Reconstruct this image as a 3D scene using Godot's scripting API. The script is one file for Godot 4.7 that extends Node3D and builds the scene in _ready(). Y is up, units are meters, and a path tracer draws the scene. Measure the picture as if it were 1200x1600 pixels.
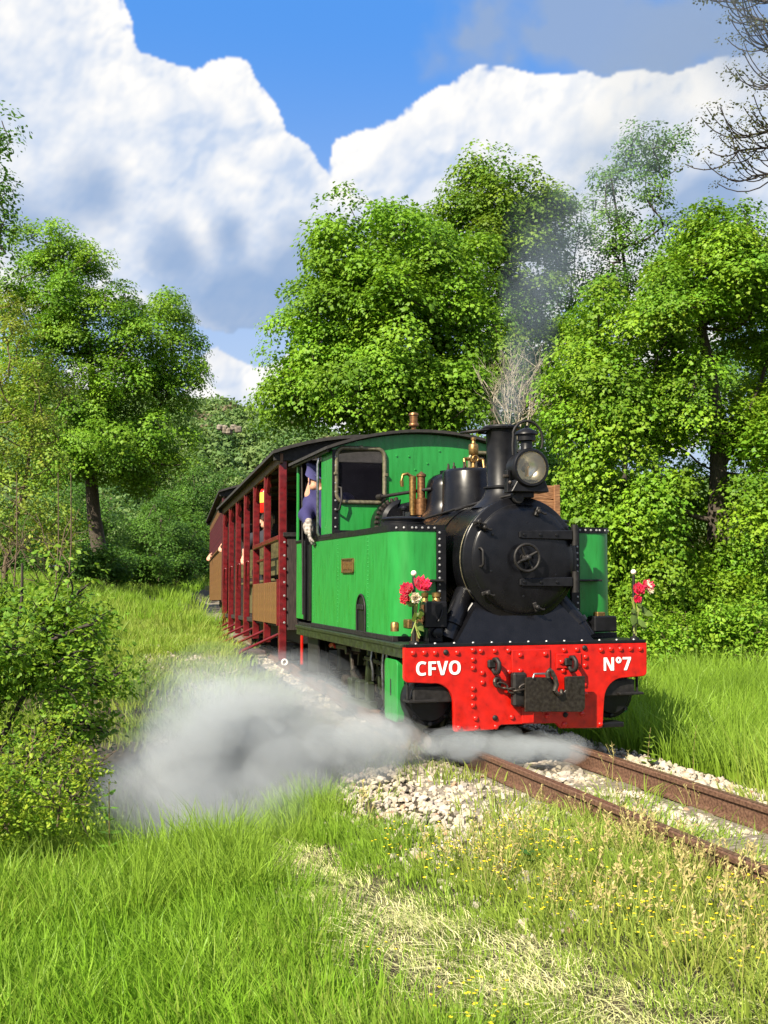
extends Node3D
# A narrow-gauge steam train on a country line, built object by object. y up, metres; rail tops at y = 0 under the front beam.

const YAW := 0.307
const PITCH := 0.062
const EYE := Vector3(-2.768, 1.023, 5.824)
const TO_SUN := Vector3(-0.66, 0.66, 0.47)

var M := {}
var rng := RandomNumberGenerator.new()


func _ready() -> void:
	rng.seed = 7
	setup_view()
	make_materials()
	build_ground()
	build_track()
	build_locomotive()
	build_coaches()
	build_people()
	build_trees()
	build_bushes()
	build_grass()
	build_small_things()
	build_steam()


func setup_view() -> void:
	var cam := Camera3D.new()
	cam.name = "camera"
	cam.position = EYE
	cam.rotation = Vector3(PITCH, -YAW, 0)
	cam.fov = 51.73
	cam.near = 0.05
	cam.far = 3000.0
	add_child(cam)
	var env := Environment.new()
	env.background_mode = Environment.BG_SKY
	var sky := Sky.new()
	var pano := PanoramaSkyMaterial.new()
	pano.panorama = sky_panorama()
	sky.sky_material = pano
	env.sky = sky
	env.tonemap_mode = Environment.TONE_MAPPER_LINEAR
	env.tonemap_exposure = 2.35
	env.sdfgi_enabled = true
	env.ssao_enabled = true
	env.ssil_enabled = true
	env.volumetric_fog_enabled = true
	env.volumetric_fog_density = 0.0
	var we := WorldEnvironment.new()
	we.name = "world_environment"
	we.environment = env
	add_child(we)
	var sun := DirectionalLight3D.new()
	sun.name = "sun"
	sun.light_energy = 1.6
	sun.light_color = Color(1.0, 0.955, 0.87)
	sun.light_angular_distance = 0.5
	sun.shadow_enabled = true
	sun.basis = Basis.looking_at(-TO_SUN.normalized(), Vector3.UP)
	add_child(sun)


# ---------------------------------------------------------------- shapes

class Shape:
	var v := PackedVector3Array()
	var n := PackedVector3Array()
	var c := PackedColorArray()
	var t := Transform3D.IDENTITY
	var col := Color.WHITE
	var tinted := false

	func tri(p: Vector3, q: Vector3, r: Vector3, np: Vector3, nq: Vector3, nr: Vector3) -> void:
		var a := t * p
		var b := t * q
		var d := t * r
		var na := (t.basis * np).normalized()
		var nb := (t.basis * nq).normalized()
		var nd := (t.basis * nr).normalized()
		v.push_back(a)
		n.push_back(na)
		if (b - a).cross(d - a).dot(na + nb + nd) > 0.0:
			v.push_back(d)
			v.push_back(b)
			n.push_back(nd)
			n.push_back(nb)
		else:
			v.push_back(b)
			v.push_back(d)
			n.push_back(nb)
			n.push_back(nd)
		if tinted:
			c.push_back(col)
			c.push_back(col)
			c.push_back(col)

	func flat(p: Vector3, q: Vector3, r: Vector3, out_dir: Vector3) -> void:
		var m := (q - p).cross(r - p).normalized()
		if m.dot(out_dir) < 0.0:
			m = -m
		tri(p, q, r, m, m, m)

	func quad(p: Vector3, q: Vector3, r: Vector3, s: Vector3, m: Vector3) -> void:
		tri(p, q, r, m, m, m)
		tri(p, r, s, m, m, m)

	func quad_n(p: Vector3, q: Vector3, r: Vector3, s: Vector3, a: Vector3, b: Vector3, d: Vector3, e: Vector3) -> void:
		tri(p, q, r, a, b, d)
		tri(p, r, s, a, d, e)

	# a box with chamfered edges
	func box(at: Vector3, size: Vector3, bev := 0.004) -> void:
		var h := size * 0.5
		var b := minf(bev, minf(h.x, minf(h.y, h.z)) * 0.6)
		for ax in 3:
			var u := (ax + 1) % 3
			var w := (ax + 2) % 3
			for s in [-1.0, 1.0]:
				var q: Array[Vector3] = []
				for k in [[-1.0, -1.0], [1.0, -1.0], [1.0, 1.0], [-1.0, 1.0]]:
					var p := Vector3.ZERO
					p[ax] = s * h[ax]
					p[u] = k[0] * (h[u] - b)
					p[w] = k[1] * (h[w] - b)
					q.append(at + p)
				var m := Vector3.ZERO
				m[ax] = s
				quad(q[0], q[1], q[2], q[3], m)
		if b <= 0.0:
			return
		for ax in 3:
			var u := (ax + 1) % 3
			var w := (ax + 2) % 3
			for su in [-1.0, 1.0]:
				for sw in [-1.0, 1.0]:
					var q: Array[Vector3] = []
					for k in [[-1.0, 0], [1.0, 0], [1.0, 1], [-1.0, 1]]:
						var p := Vector3.ZERO
						p[ax] = k[0] * (h[ax] - b)
						p[u] = su * (h[u] - (b if k[1] == 0 else 0.0))
						p[w] = sw * (h[w] - (0.0 if k[1] == 0 else b))
						q.append(at + p)
					var m := Vector3.ZERO
					m[u] = su
					m[w] = sw
					quad(q[0], q[1], q[2], q[3], m.normalized())
		for sx in [-1.0, 1.0]:
			for sy in [-1.0, 1.0]:
				for sz in [-1.0, 1.0]:
					var m := Vector3(sx, sy, sz)
					tri(at + Vector3(sx * h.x, sy * (h.y - b), sz * (h.z - b)), at + Vector3(sx * (h.x - b), sy * h.y, sz * (h.z - b)), at + Vector3(sx * (h.x - b), sy * (h.y - b), sz * h.z), m, m, m)

	# a box whose long axis runs from a to b
	func bar(a: Vector3, b: Vector3, w: float, d: float, bev := 0.003, up := Vector3.UP) -> void:
		var keep := t
		var y := (b - a).normalized()
		var x := up.cross(y)
		if x.length() < 0.01:
			x = Vector3.RIGHT
		x = x.normalized()
		t = t * Transform3D(Basis(x, y, x.cross(y)), (a + b) * 0.5)
		box(Vector3.ZERO, Vector3(w, (b - a).length(), d), bev)
		t = keep

	func tube(pts: Array, r0: float, r1 := -1.0, sides := 8, caps := true, radii: Array = []) -> void:
		var k := pts.size()
		var end := r0 if r1 < 0.0 else r1
		var last_x := Vector3.ZERO
		var prev: Array[Vector3] = []
		var prev_n: Array[Vector3] = []
		for i in k:
			var p: Vector3 = pts[i]
			var dir: Vector3
			if i == 0:
				dir = pts[1] - pts[0]
			elif i == k - 1:
				dir = pts[k - 1] - pts[k - 2]
			else:
				dir = (pts[i + 1] - p).normalized() + (p - pts[i - 1]).normalized()
			dir = dir.normalized()
			var x := last_x - dir * last_x.dot(dir)
			if x.length() < 0.05:
				x = dir.cross(Vector3.UP if absf(dir.y) < 0.9 else Vector3.RIGHT)
			x = x.normalized()
			last_x = x
			var y := dir.cross(x)
			var r: float = radii[i] if radii.size() else lerpf(r0, end, float(i) / (k - 1))
			var ring: Array[Vector3] = []
			var ring_n: Array[Vector3] = []
			for s in sides:
				var a := TAU * s / sides
				var m := x * cos(a) + y * sin(a)
				ring.append(p + m * r)
				ring_n.append(m)
			if i > 0:
				for s in sides:
					var s2 := (s + 1) % sides
					quad_n(prev[s], prev[s2], ring[s2], ring[s], prev_n[s], prev_n[s2], ring_n[s2], ring_n[s])
			if caps and (i == 0 or i == k - 1):
				var m := -dir if i == 0 else dir
				for s in sides:
					tri(p, ring[s], ring[(s + 1) % sides], m, m, m)
			prev = ring
			prev_n = ring_n

	# profile of (radius, height) turned about the axis through `at`
	func lathe(profile: Array, at: Vector3, axis := Vector3.UP, segs := 24) -> void:
		var keep := t
		var y := axis.normalized()
		var x := y.cross(Vector3.FORWARD if absf(y.z) < 0.9 else Vector3.UP).normalized()
		t = t * Transform3D(Basis(x, y, x.cross(y)), at)
		var k := profile.size()
		var fn: Array[Vector2] = []
		for i in k - 1:
			var e: Vector2 = profile[i + 1] - profile[i]
			fn.append(Vector2(e.y, -e.x).normalized())
		for i in k - 1:
			var a: Vector2 = profile[i]
			var b: Vector2 = profile[i + 1]
			if a.distance_to(b) < 1e-6:
				continue
			var na := fn[i]
			var nb := fn[i]
			if i > 0 and fn[i - 1].dot(fn[i]) > 0.75:
				na = (fn[i - 1] + fn[i]).normalized()
			if i < k - 2 and fn[i + 1].dot(fn[i]) > 0.75:
				nb = (fn[i + 1] + fn[i]).normalized()
			for s in segs:
				var c0 := cos(TAU * s / segs)
				var s0 := sin(TAU * s / segs)
				var c1 := cos(TAU * (s + 1) / segs)
				var s1 := sin(TAU * (s + 1) / segs)
				var p := Vector3(a.x * c0, a.y, a.x * s0)
				var q := Vector3(a.x * c1, a.y, a.x * s1)
				var r := Vector3(b.x * c1, b.y, b.x * s1)
				var u := Vector3(b.x * c0, b.y, b.x * s0)
				var np := Vector3(na.x * c0, na.y, na.x * s0)
				var nq := Vector3(na.x * c1, na.y, na.x * s1)
				var nr := Vector3(nb.x * c1, nb.y, nb.x * s1)
				var nu := Vector3(nb.x * c0, nb.y, nb.x * s0)
				if a.x > 1e-6:
					tri(p, q, r, np, nq, nr)
				if b.x > 1e-6:
					tri(p, r, u, np, nr, nu)
		t = keep

	func ball(at: Vector3, r: Vector3, segs := 12, rings := 8) -> void:
		for i in rings:
			for s in segs:
				var q: Array[Vector3] = []
				for k in [[i, s], [i, s + 1], [i + 1, s + 1], [i + 1, s]]:
					var th: float = PI * k[0] / rings
					var ph: float = TAU * k[1] / segs
					q.append(Vector3(sin(th) * cos(ph), cos(th), sin(th) * sin(ph)))
				var m: Array[Vector3] = []
				for w in q:
					m.append((w / r).normalized())
				if i > 0:
					tri(at + q[0] * r, at + q[1] * r, at + q[2] * r, m[0], m[1], m[2])
				if i < rings - 1:
					tri(at + q[0] * r, at + q[2] * r, at + q[3] * r, m[0], m[2], m[3])

	# outline in x, y pushed from z0 to z1 (z1 > z0), the edge of the z1 face chamfered
	func prism(poly: PackedVector2Array, z0: float, z1: float, bev := 0.003, smooth := 0.8) -> void:
		var k := poly.size()
		var area := 0.0
		for i in k:
			area += poly[i].cross(poly[(i + 1) % k])
		var sgn := 1.0 if area > 0.0 else -1.0
		var en: Array[Vector2] = []
		for i in k:
			var e := poly[(i + 1) % k] - poly[i]
			en.append(Vector2(e.y, -e.x).normalized() * sgn)
		var inner := PackedVector2Array()
		for i in k:
			var a := en[(i + k - 1) % k]
			var b := en[i]
			var m := a + b
			inner.append(poly[i] - m / maxf(0.35, 0.5 * m.length_squared()) * bev)
		var idx := Geometry2D.triangulate_polygon(poly)
		for i in range(0, idx.size(), 3):
			var p := poly[idx[i]]
			var q := poly[idx[i + 1]]
			var r := poly[idx[i + 2]]
			var m := Vector3(0, 0, -1)
			tri(Vector3(p.x, p.y, z0), Vector3(q.x, q.y, z0), Vector3(r.x, r.y, z0), m, m, m)
			p = inner[idx[i]]
			q = inner[idx[i + 1]]
			r = inner[idx[i + 2]]
			m = Vector3(0, 0, 1)
			tri(Vector3(p.x, p.y, z1), Vector3(q.x, q.y, z1), Vector3(r.x, r.y, z1), m, m, m)
		for i in k:
			var j := (i + 1) % k
			var na := en[i]
			var nb := en[i]
			if en[(i + k - 1) % k].dot(en[i]) > smooth:
				na = (en[(i + k - 1) % k] + en[i]).normalized()
			if en[j].dot(en[i]) > smooth:
				nb = (en[j] + en[i]).normalized()
			var p := poly[i]
			var q := poly[j]
			var a3 := Vector3(na.x, na.y, 0)
			var b3 := Vector3(nb.x, nb.y, 0)
			quad_n(Vector3(p.x, p.y, z0), Vector3(q.x, q.y, z0), Vector3(q.x, q.y, z1 - bev), Vector3(p.x, p.y, z1 - bev), a3, b3, b3, a3)
			if bev > 0.0:
				var up := Vector3(0, 0, 1)
				quad_n(Vector3(p.x, p.y, z1 - bev), Vector3(q.x, q.y, z1 - bev), Vector3(inner[j].x, inner[j].y, z1), Vector3(inner[i].x, inner[i].y, z1), a3 + up, b3 + up, b3 + up, a3 + up)

	func ring(at: Vector3, axis: Vector3, big: float, small: float, segs := 24, sides := 8, from := 0.0, to := TAU, x_dir := Vector3.ZERO) -> void:
		var y := axis.normalized()
		var x := x_dir
		if x == Vector3.ZERO:
			x = y.cross(Vector3.UP if absf(y.y) < 0.9 else Vector3.RIGHT).normalized()
		var z := x.cross(y)
		var pts: Array = []
		for i in segs + 1:
			var a := lerpf(from, to, float(i) / segs)
			pts.append(at + (x * cos(a) + z * sin(a)) * big)
		tube(pts, small, small, sides, to - from < TAU - 0.01)

	func mesh() -> ArrayMesh:
		var m := ArrayMesh.new()
		var a := []
		a.resize(Mesh.ARRAY_MAX)
		a[Mesh.ARRAY_VERTEX] = v
		a[Mesh.ARRAY_NORMAL] = n
		if tinted:
			a[Mesh.ARRAY_COLOR] = c
		m.add_surface_from_arrays(Mesh.PRIMITIVE_TRIANGLES, a)
		return m


func round_rect(x0: float, y0: float, x1: float, y1: float, r: float, k := 5) -> PackedVector2Array:
	var out := PackedVector2Array()
	for q in [[x1 - r, y1 - r, 0.0], [x0 + r, y1 - r, 0.5], [x0 + r, y0 + r, 1.0], [x1 - r, y0 + r, 1.5]]:
		for i in k + 1:
			var a: float = (q[2] + 0.5 * i / k) * PI
			out.append(Vector2(q[0] + cos(a) * r, q[1] + sin(a) * r))
	return out


# ---------------------------------------------------------------- nodes

func part(s: Shape, called: String, m: Material, parent: Node3D, kind := "") -> MeshInstance3D:
	return piece(s.mesh(), called, m, parent, kind)


func piece(mesh: Mesh, called: String, m: Material, parent: Node3D, kind := "") -> MeshInstance3D:
	var o := MeshInstance3D.new()
	o.name = numbered(parent, called)
	o.mesh = mesh
	o.material_override = m
	if kind:
		o.set_meta("kind", kind)
	parent.add_child(o, true)
	return o


func numbered(parent: Node, called: String) -> String:
	if not parent.has_node(NodePath(called)):
		return called
	var key := "count_" + called
	var k: int = parent.get_meta(key) if parent.has_meta(key) else 0
	k += 1
	parent.set_meta(key, k)
	return "%s_%03d" % [called, k]


func thing(called: String, label: String, category: String, at := Vector3.ZERO, turn := 0.0, group := "") -> Node3D:
	var o := Node3D.new()
	o.name = numbered(self, called)
	o.position = at
	o.rotation.y = turn
	add_child(o)
	tag(o, label, category, group)
	return o


func tag(o: Node3D, label: String, category: String, group := "", kind := "") -> void:
	o.set_meta("label", label)
	o.set_meta("category", category)
	if group:
		o.set_meta("group", group)
	if kind:
		o.set_meta("kind", kind)


func many(mesh: Mesh, m: Material, xf: Array, called: String, parent: Node3D, tint: Array = [], kind := "stuff") -> MultiMeshInstance3D:
	var mm := MultiMesh.new()
	mm.transform_format = MultiMesh.TRANSFORM_3D
	mm.use_colors = tint.size() > 0
	mm.mesh = mesh
	mm.instance_count = xf.size()
	for i in xf.size():
		mm.set_instance_transform(i, xf[i])
		if tint.size():
			mm.set_instance_color(i, tint[i])
	var o := MultiMeshInstance3D.new()
	o.name = numbered(parent, called)
	o.multimesh = mm
	o.material_override = m
	if kind:
		o.set_meta("kind", kind)
	parent.add_child(o, true)
	return o


# ---------------------------------------------------------------- materials

func lin(r: float, g: float, b: float) -> Color:
	return Color(r, g, b).linear_to_srgb()


func noise_tex(freq: float, lo: Color, hi: Color, octaves := 4, seed_ := 1, kind := FastNoiseLite.TYPE_SIMPLEX_SMOOTH, gamma := 0.5) -> NoiseTexture2D:
	var f := FastNoiseLite.new()
	f.noise_type = kind
	f.frequency = freq
	f.fractal_octaves = octaves
	f.seed = seed_
	var tx := NoiseTexture2D.new()
	tx.width = 512
	tx.height = 512
	tx.seamless = true
	tx.noise = f
	var g := Gradient.new()
	g.set_color(0, lo)
	g.set_color(1, hi)
	g.add_point(gamma, lo.lerp(hi, 0.55))
	tx.color_ramp = g
	return tx


func mat(called: String, c: Color, rough := 0.6, metal := 0.0, tex: Texture2D = null, scale := Vector3.ONE, rough_tex: Texture2D = null) -> StandardMaterial3D:
	var m := StandardMaterial3D.new()
	m.resource_name = called
	m.albedo_color = c
	m.roughness = rough
	m.metallic = metal
	m.uv1_triplanar = true
	m.uv1_scale = scale
	if tex:
		m.albedo_texture = tex
	if rough_tex:
		m.roughness_texture = rough_tex
	M[called] = m
	return m


func leafy(called: String, c: Color, back := 0.7, rough := 0.5) -> StandardMaterial3D:
	var m := StandardMaterial3D.new()
	m.resource_name = called
	m.albedo_color = c
	m.roughness = rough
	m.metallic_specular = 0.35
	m.vertex_color_use_as_albedo = true
	m.cull_mode = BaseMaterial3D.CULL_DISABLED
	m.backlight_enabled = true
	m.backlight = Color(back, back, back * 0.8)
	M[called] = m
	return m


func make_materials() -> void:
	var mottled := noise_tex(0.012, Color(0.62, 0.62, 0.62), Color(1, 1, 1), 5, 3)
	var streak := noise_tex(0.02, Color(0.76, 0.8, 0.7), Color(1, 1, 1), 4, 4, FastNoiseLite.TYPE_SIMPLEX_SMOOTH, 0.38)
	var smudge := noise_tex(0.014, Color(0.55, 0.55, 0.55), Color(1, 1, 1), 5, 5)
	var grime := noise_tex(0.02, Color(0.4, 0.36, 0.3), Color(1, 1, 1), 5, 6)
	var rust := noise_tex(0.03, Color(0.45, 0.34, 0.28), Color(1, 0.92, 0.85), 5, 8)
	var fine := noise_tex(0.06, Color(0.55, 0.55, 0.55), Color(1, 1, 1), 4, 9)
	mat("green_paint", lin(0.018, 0.235, 0.042), 0.42, 0.0, streak, Vector3(2.4, 0.35, 2.4), smudge)
	mat("green_frame", lin(0.03, 0.045, 0.018), 0.55, 0.0, grime, Vector3(1.5, 1.5, 1.5), smudge)
	mat("red_paint", lin(0.54, 0.0085, 0.003), 0.45, 0.0, noise_tex(0.02, Color(0.68, 0.62, 0.62), Color(1, 1, 1), 5, 12, FastNoiseLite.TYPE_SIMPLEX_SMOOTH, 0.25), Vector3(1.3, 1.3, 1.3), smudge)
	mat("white_paint", lin(0.82, 0.82, 0.78), 0.5)
	mat("black_paint", lin(0.007, 0.007, 0.009), 0.36, 0.0, mottled, Vector3(1.4, 1.4, 1.4), smudge)
	mat("black_satin", lin(0.01, 0.01, 0.012), 0.5, 0.0, mottled, Vector3(2, 2, 2), smudge)
	M.black_paint.metallic_specular = 0.38
	M.black_satin.metallic_specular = 0.36
	mat("black_iron", lin(0.022, 0.02, 0.02), 0.6, 0.25, grime, Vector3(2, 2, 2))
	mat("dark_inside", lin(0.012, 0.011, 0.011), 0.8)
	mat("dirty_steel", lin(0.11, 0.095, 0.085), 0.5, 0.6, grime, Vector3(3, 3, 3))
	mat("bright_steel", lin(0.42, 0.42, 0.43), 0.3, 0.9, smudge, Vector3(3, 3, 3))
	mat("rivet_metal", lin(0.3, 0.3, 0.3), 0.4, 0.4)
	mat("brass", lin(0.46, 0.28, 0.1), 0.42, 0.9, smudge, Vector3(5, 5, 5))
	mat("copper", lin(0.38, 0.19, 0.085), 0.45, 0.85, smudge, Vector3(5, 5, 5))
	mat("bronze_frame", lin(0.27, 0.24, 0.15), 0.42, 0.5, smudge, Vector3(4, 4, 4))
	mat("reflector", lin(0.6, 0.55, 0.42), 0.3, 1.0)
	mat("old_steel_plate", lin(0.035, 0.037, 0.034), 0.5, 0.2, rust, Vector3(2.2, 2.2, 2.2), smudge)
	mat("rail_rust", lin(0.2, 0.135, 0.1), 0.75, 0.1, rust, Vector3(3, 3, 3))
	mat("rail_top", lin(0.34, 0.25, 0.19), 0.42, 0.5, rust, Vector3(3, 3, 3))
	mat("sleeper_wood", lin(0.3, 0.26, 0.2), 0.9, 0.0, noise_tex(0.03, Color(0.45, 0.42, 0.38), Color(1, 1, 1), 5, 14), Vector3(0.6, 4, 4))
	mat("coach_red", lin(0.16, 0.008, 0.011), 0.45, 0.0, mottled, Vector3(2, 2, 2), smudge)
	mat("coach_dark_red", lin(0.075, 0.006, 0.012), 0.5, 0.0, mottled, Vector3(2, 2, 2))
	mat("coach_wood", lin(0.25, 0.12, 0.032), 0.55, 0.0, noise_tex(0.03, Color(0.5, 0.45, 0.4), Color(1, 1, 1), 5, 15), Vector3(6, 0.7, 6))
	mat("coach_wood_dark", lin(0.2, 0.09, 0.03), 0.55, 0.0, noise_tex(0.03, Color(0.5, 0.45, 0.4), Color(1, 1, 1), 5, 16), Vector3(6, 0.7, 6))
	mat("end_wood", lin(0.045, 0.03, 0.025), 0.7, 0.0, grime, Vector3(6, 0.7, 6))
	mat("roof_felt", lin(0.03, 0.027, 0.025), 0.85, 0.0, mottled, Vector3(2, 2, 2))
	mat("ceiling_wood", lin(0.13, 0.05, 0.025), 0.7, 0.0, mottled, Vector3(2, 2, 2))
	mat("seat_olive", lin(0.13, 0.11, 0.04), 0.6, 0.0, mottled, Vector3(3, 3, 3))
	mat("step_wood", lin(0.1, 0.065, 0.06), 0.85, 0.0, grime, Vector3(2, 2, 0.6))
	mat("crate_wood", lin(0.36, 0.19, 0.085), 0.75, 0.0, noise_tex(0.03, Color(0.5, 0.42, 0.36), Color(1, 1, 1), 5, 18), Vector3(0.9, 8, 8))
	mat("cloth_blue", lin(0.035, 0.03, 0.15), 0.85, 0.0, fine, Vector3(6, 6, 6))
	mat("cloth_cap", lin(0.09, 0.085, 0.28), 0.85, 0.0, fine, Vector3(6, 6, 6))
	mat("cloth_dark", lin(0.03, 0.03, 0.045), 0.85, 0.0, fine, Vector3(6, 6, 6))
	mat("cloth_teal", lin(0.03, 0.09, 0.1), 0.85, 0.0, fine, Vector3(6, 6, 6))
	mat("glove", lin(0.55, 0.52, 0.5), 0.9, 0.0, grime, Vector3(4, 4, 4))
	var skin := mat("skin", lin(0.52, 0.27, 0.18), 0.5)
	skin.subsurf_scatter_enabled = true
	skin.subsurf_scatter_strength = 0.15
	mat("hair", lin(0.04, 0.025, 0.015), 0.6)
	mat("eye", lin(0.05, 0.04, 0.03), 0.2)
	mat("extinguisher_red", lin(0.55, 0.012, 0.008), 0.3)
	mat("label_yellow", lin(0.7, 0.66, 0.06), 0.5)
	mat("stone", lin(0.6, 0.565, 0.5), 0.9, 0.0, noise_tex(0.03, Color(0.6, 0.56, 0.5), Color(1, 1, 1), 5, 20), Vector3(5, 5, 5))
	M.stone.vertex_color_use_as_albedo = true
	mat("soil", lin(0.075, 0.06, 0.03), 0.95, 0.0, grime, Vector3(0.8, 0.8, 0.8))
	mat("gravel_bed", lin(0.42, 0.38, 0.31), 0.95, 0.0, noise_tex(0.09, Color(0.35, 0.32, 0.27), Color(1, 1, 1), 4, 21, FastNoiseLite.TYPE_CELLULAR), Vector3(1.6, 1.6, 1.6))
	mat("bark", lin(0.13, 0.105, 0.08), 0.95, 0.0, noise_tex(0.03, Color(0.35, 0.33, 0.3), Color(1, 1, 1), 5, 22), Vector3(3, 0.8, 3))
	mat("pale_twig", lin(0.5, 0.44, 0.32), 0.9, 0.0, mottled, Vector3(3, 3, 3))
	mat("dark_twig", lin(0.06, 0.047, 0.035), 0.9, 0.0, mottled, Vector3(3, 3, 3))
	mat("brown_twig", lin(0.16, 0.115, 0.07), 0.9, 0.0, mottled, Vector3(3, 3, 3))
	mat("concrete", lin(0.4, 0.37, 0.32), 0.9, 0.0, grime, Vector3(2, 2, 2))
	mat("rock", lin(0.34, 0.31, 0.26), 0.95, 0.0, grime, Vector3(0.2, 0.2, 0.2))
	mat("petal_pink", lin(0.78, 0.014, 0.1), 0.55)
	mat("petal_red", lin(0.72, 0.012, 0.06), 0.55)
	mat("petal_white", lin(0.86, 0.78, 0.6), 0.6)
	for k in ["petal_pink", "petal_red", "petal_white"]:
		M[k].backlight_enabled = true
		M[k].backlight = Color(0.5, 0.5, 0.5)
		M[k].cull_mode = BaseMaterial3D.CULL_DISABLED
	mat("stem_green", lin(0.2, 0.24, 0.05), 0.6)
	leafy("leaf", Color(1, 1, 1), 0.92)
	leafy("blade", Color(1, 1, 1), 0.92, 0.45)
	leafy("dry", Color(1, 1, 1), 0.5, 0.7)
	var glass := StandardMaterial3D.new()
	glass.transparency = BaseMaterial3D.TRANSPARENCY_ALPHA
	glass.albedo_color = Color(0.25, 0.24, 0.3, 0.08)
	glass.roughness = 0.0
	glass.metallic_specular = 0.15
	M.glass = glass
	M.lens = glass.duplicate()
	M.lens.albedo_color = Color(0.9, 0.92, 0.9, 0.05)
	M.lens.metallic_specular = 0.4


# ---------------------------------------------------------------- sky: air and clouds only
# every cloud mass is a heap of puffs: azimuth (right of north = -z), elevation and radius in degrees
const HEAP_LEFT := [[-1.1, 27.0, 4.3], [-2.5, 22.5, 5.6], [1.3, 23.0, 3.6], [4.5, 22.8, 3.1], [6.8, 23.4, 2.3], [8.8, 24.1, 2.2], [10.2, 23.2, 1.6], [7.4, 20.4, 3.8], [11.9, 21.4, 1.6], [10.5, 19.3, 3.3], [3.7, 18.9, 4.5], [-1.2, 18.2, 4.2], [13.3, 19.7, 1.8], [7.1, 16.9, 2.6], [14.8, 18.9, 1.7], [12.3, 17.4, 2.8], [16.5, 18.5, 2.4], [8.8, 15.7, 2.4], [11.6, 15.3, 2.1], [5.4, 16.2, 2.1], [14.1, 15.8, 2.8], [-9.0, 21.0, 7.0], [-6.0, 27.0, 5.0]]
const HEAP_RIGHT := [[16.2, 21.6, 1.6], [18.1, 21.6, 1.8], [20.0, 22.7, 1.7], [21.1, 23.6, 1.6], [23.4, 23.3, 2.7], [26.1, 22.2, 3.1], [28.8, 22.7, 2.6], [31.5, 22.5, 2.9], [34.2, 22.4, 2.7], [36.1, 22.7, 2.5], [38.3, 21.3, 3.8], [21.1, 20.4, 3.1], [26.4, 19.2, 4.2], [31.5, 18.9, 4.2], [36.4, 18.2, 4.2], [33.1, 15.6, 3.8], [23.9, 17.1, 3.8], [18.3, 19.1, 2.4], [44.0, 19.0, 6.0]]
const HEAP_LOW := [[8.7, 11.0, 1.0], [9.4, 9.9, 1.6], [8.4, 9.0, 1.7], [10.6, 8.7, 1.7], [11.3, 10.1, 1.2], [13.0, 9.1, 2.4], [3.0, 9.0, 2.5], [18.0, 9.5, 2.6], [26.0, 9.5, 2.8], [33.0, 9.5, 2.6]]
const VEIL := [[21.9, 28.2, 2.8], [25.1, 28.6, 3.8], [28.2, 27.7, 3.5], [31.3, 27.6, 3.5], [34.0, 26.9, 2.6], [36.9, 27.5, 3.1], [37.8, 25.4, 2.4], [42.0, 27.0, 5.0]]
const GREY := [[8.5, 14.6, 3.3], [11.3, 14.6, 3.0], [14.5, 15.0, 2.6], [6.0, 17.0, 1.8], [2.0, 19.6, 2.2], [9.2, 18.2, 1.5], [-1.2, 17.6, 2.6], [37.8, 26.2, 3.1], [35.4, 18.6, 2.4], [13.4, 17.1, 2.4], [33.5, 18.8, 2.8]]

const SKY_GAIN := 0.43

var billow := FastNoiseLite.new()
var wisp := FastNoiseLite.new()


func heap(list: Array, az: float, el: float) -> float:
	var f := 0.0
	for q in list:
		var dx: float = az - q[0]
		var dy: float = el - q[1]
		var r: float = q[2]
		var k := 1.0 - (dx * dx + dy * dy) / (r * r * 1.5)
		if k > 0.0:
			f += k * k
	return f


# cloud height, greyness, veil
func cloud_at(az_: float, el: float) -> Vector3:
	var az := az_ if az_ < 180.0 else az_ - 360.0
	var a := deg_to_rad(az)
	var e := deg_to_rad(el)
	var d := Vector3(sin(a) * cos(e), sin(e), -cos(a) * cos(e)) * 100.0
	var wx := wisp.get_noise_3dv(d * 0.35) * 1.3 + wisp.get_noise_3dv(d * 1.4 + Vector3(9, 0, 0)) * 0.5
	var wy := wisp.get_noise_3dv(d * 0.35 + Vector3(0, 70, 0)) * 1.0 + wisp.get_noise_3dv(d * 1.4 + Vector3(0, 70, 9)) * 0.4
	var b := -billow.get_noise_3dv(d) * 0.5 - billow.get_noise_3dv(d * 2.6) * 0.2 - billow.get_noise_3dv(d * 6.5) * 0.08 + wisp.get_noise_3dv(d * 3.0 + Vector3(3, 3, 0)) * 0.12
	var x := az + wx * 0.45
	var y := el + wy * 0.45
	var f := maxf(heap(HEAP_LEFT, x, y), maxf(heap(HEAP_RIGHT, x, y), heap(HEAP_LOW, x, y)))
	# the rest of the sky: cumulus of the same kind, scattered
	var away := smoothstep(6.0, 20.0, absf(az - 18.0) - 22.0)
	if away > 0.0 or el > 31.0:
		var k := maxf(away, smoothstep(31.0, 40.0, el))
		f += k * maxf(0.0, wisp.get_noise_3dv(d * Vector3(0.11, 0.16, 0.11)) * 2.2 + 0.1)
	var h := 0.0
	if f > 0.02:
		h = minf(f, 1.6) * 0.8 + b * (0.66 - 0.34 * smoothstep(0.1, 1.1, f)) - 0.1
	var g := heap(GREY, x, y)
	var v := heap(VEIL, az + wx * 1.6, el + wy * 1.2)
	v *= clampf(0.8 + wx * 0.55, 0.15, 1.3)
	return Vector3(h, g, v)


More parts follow.
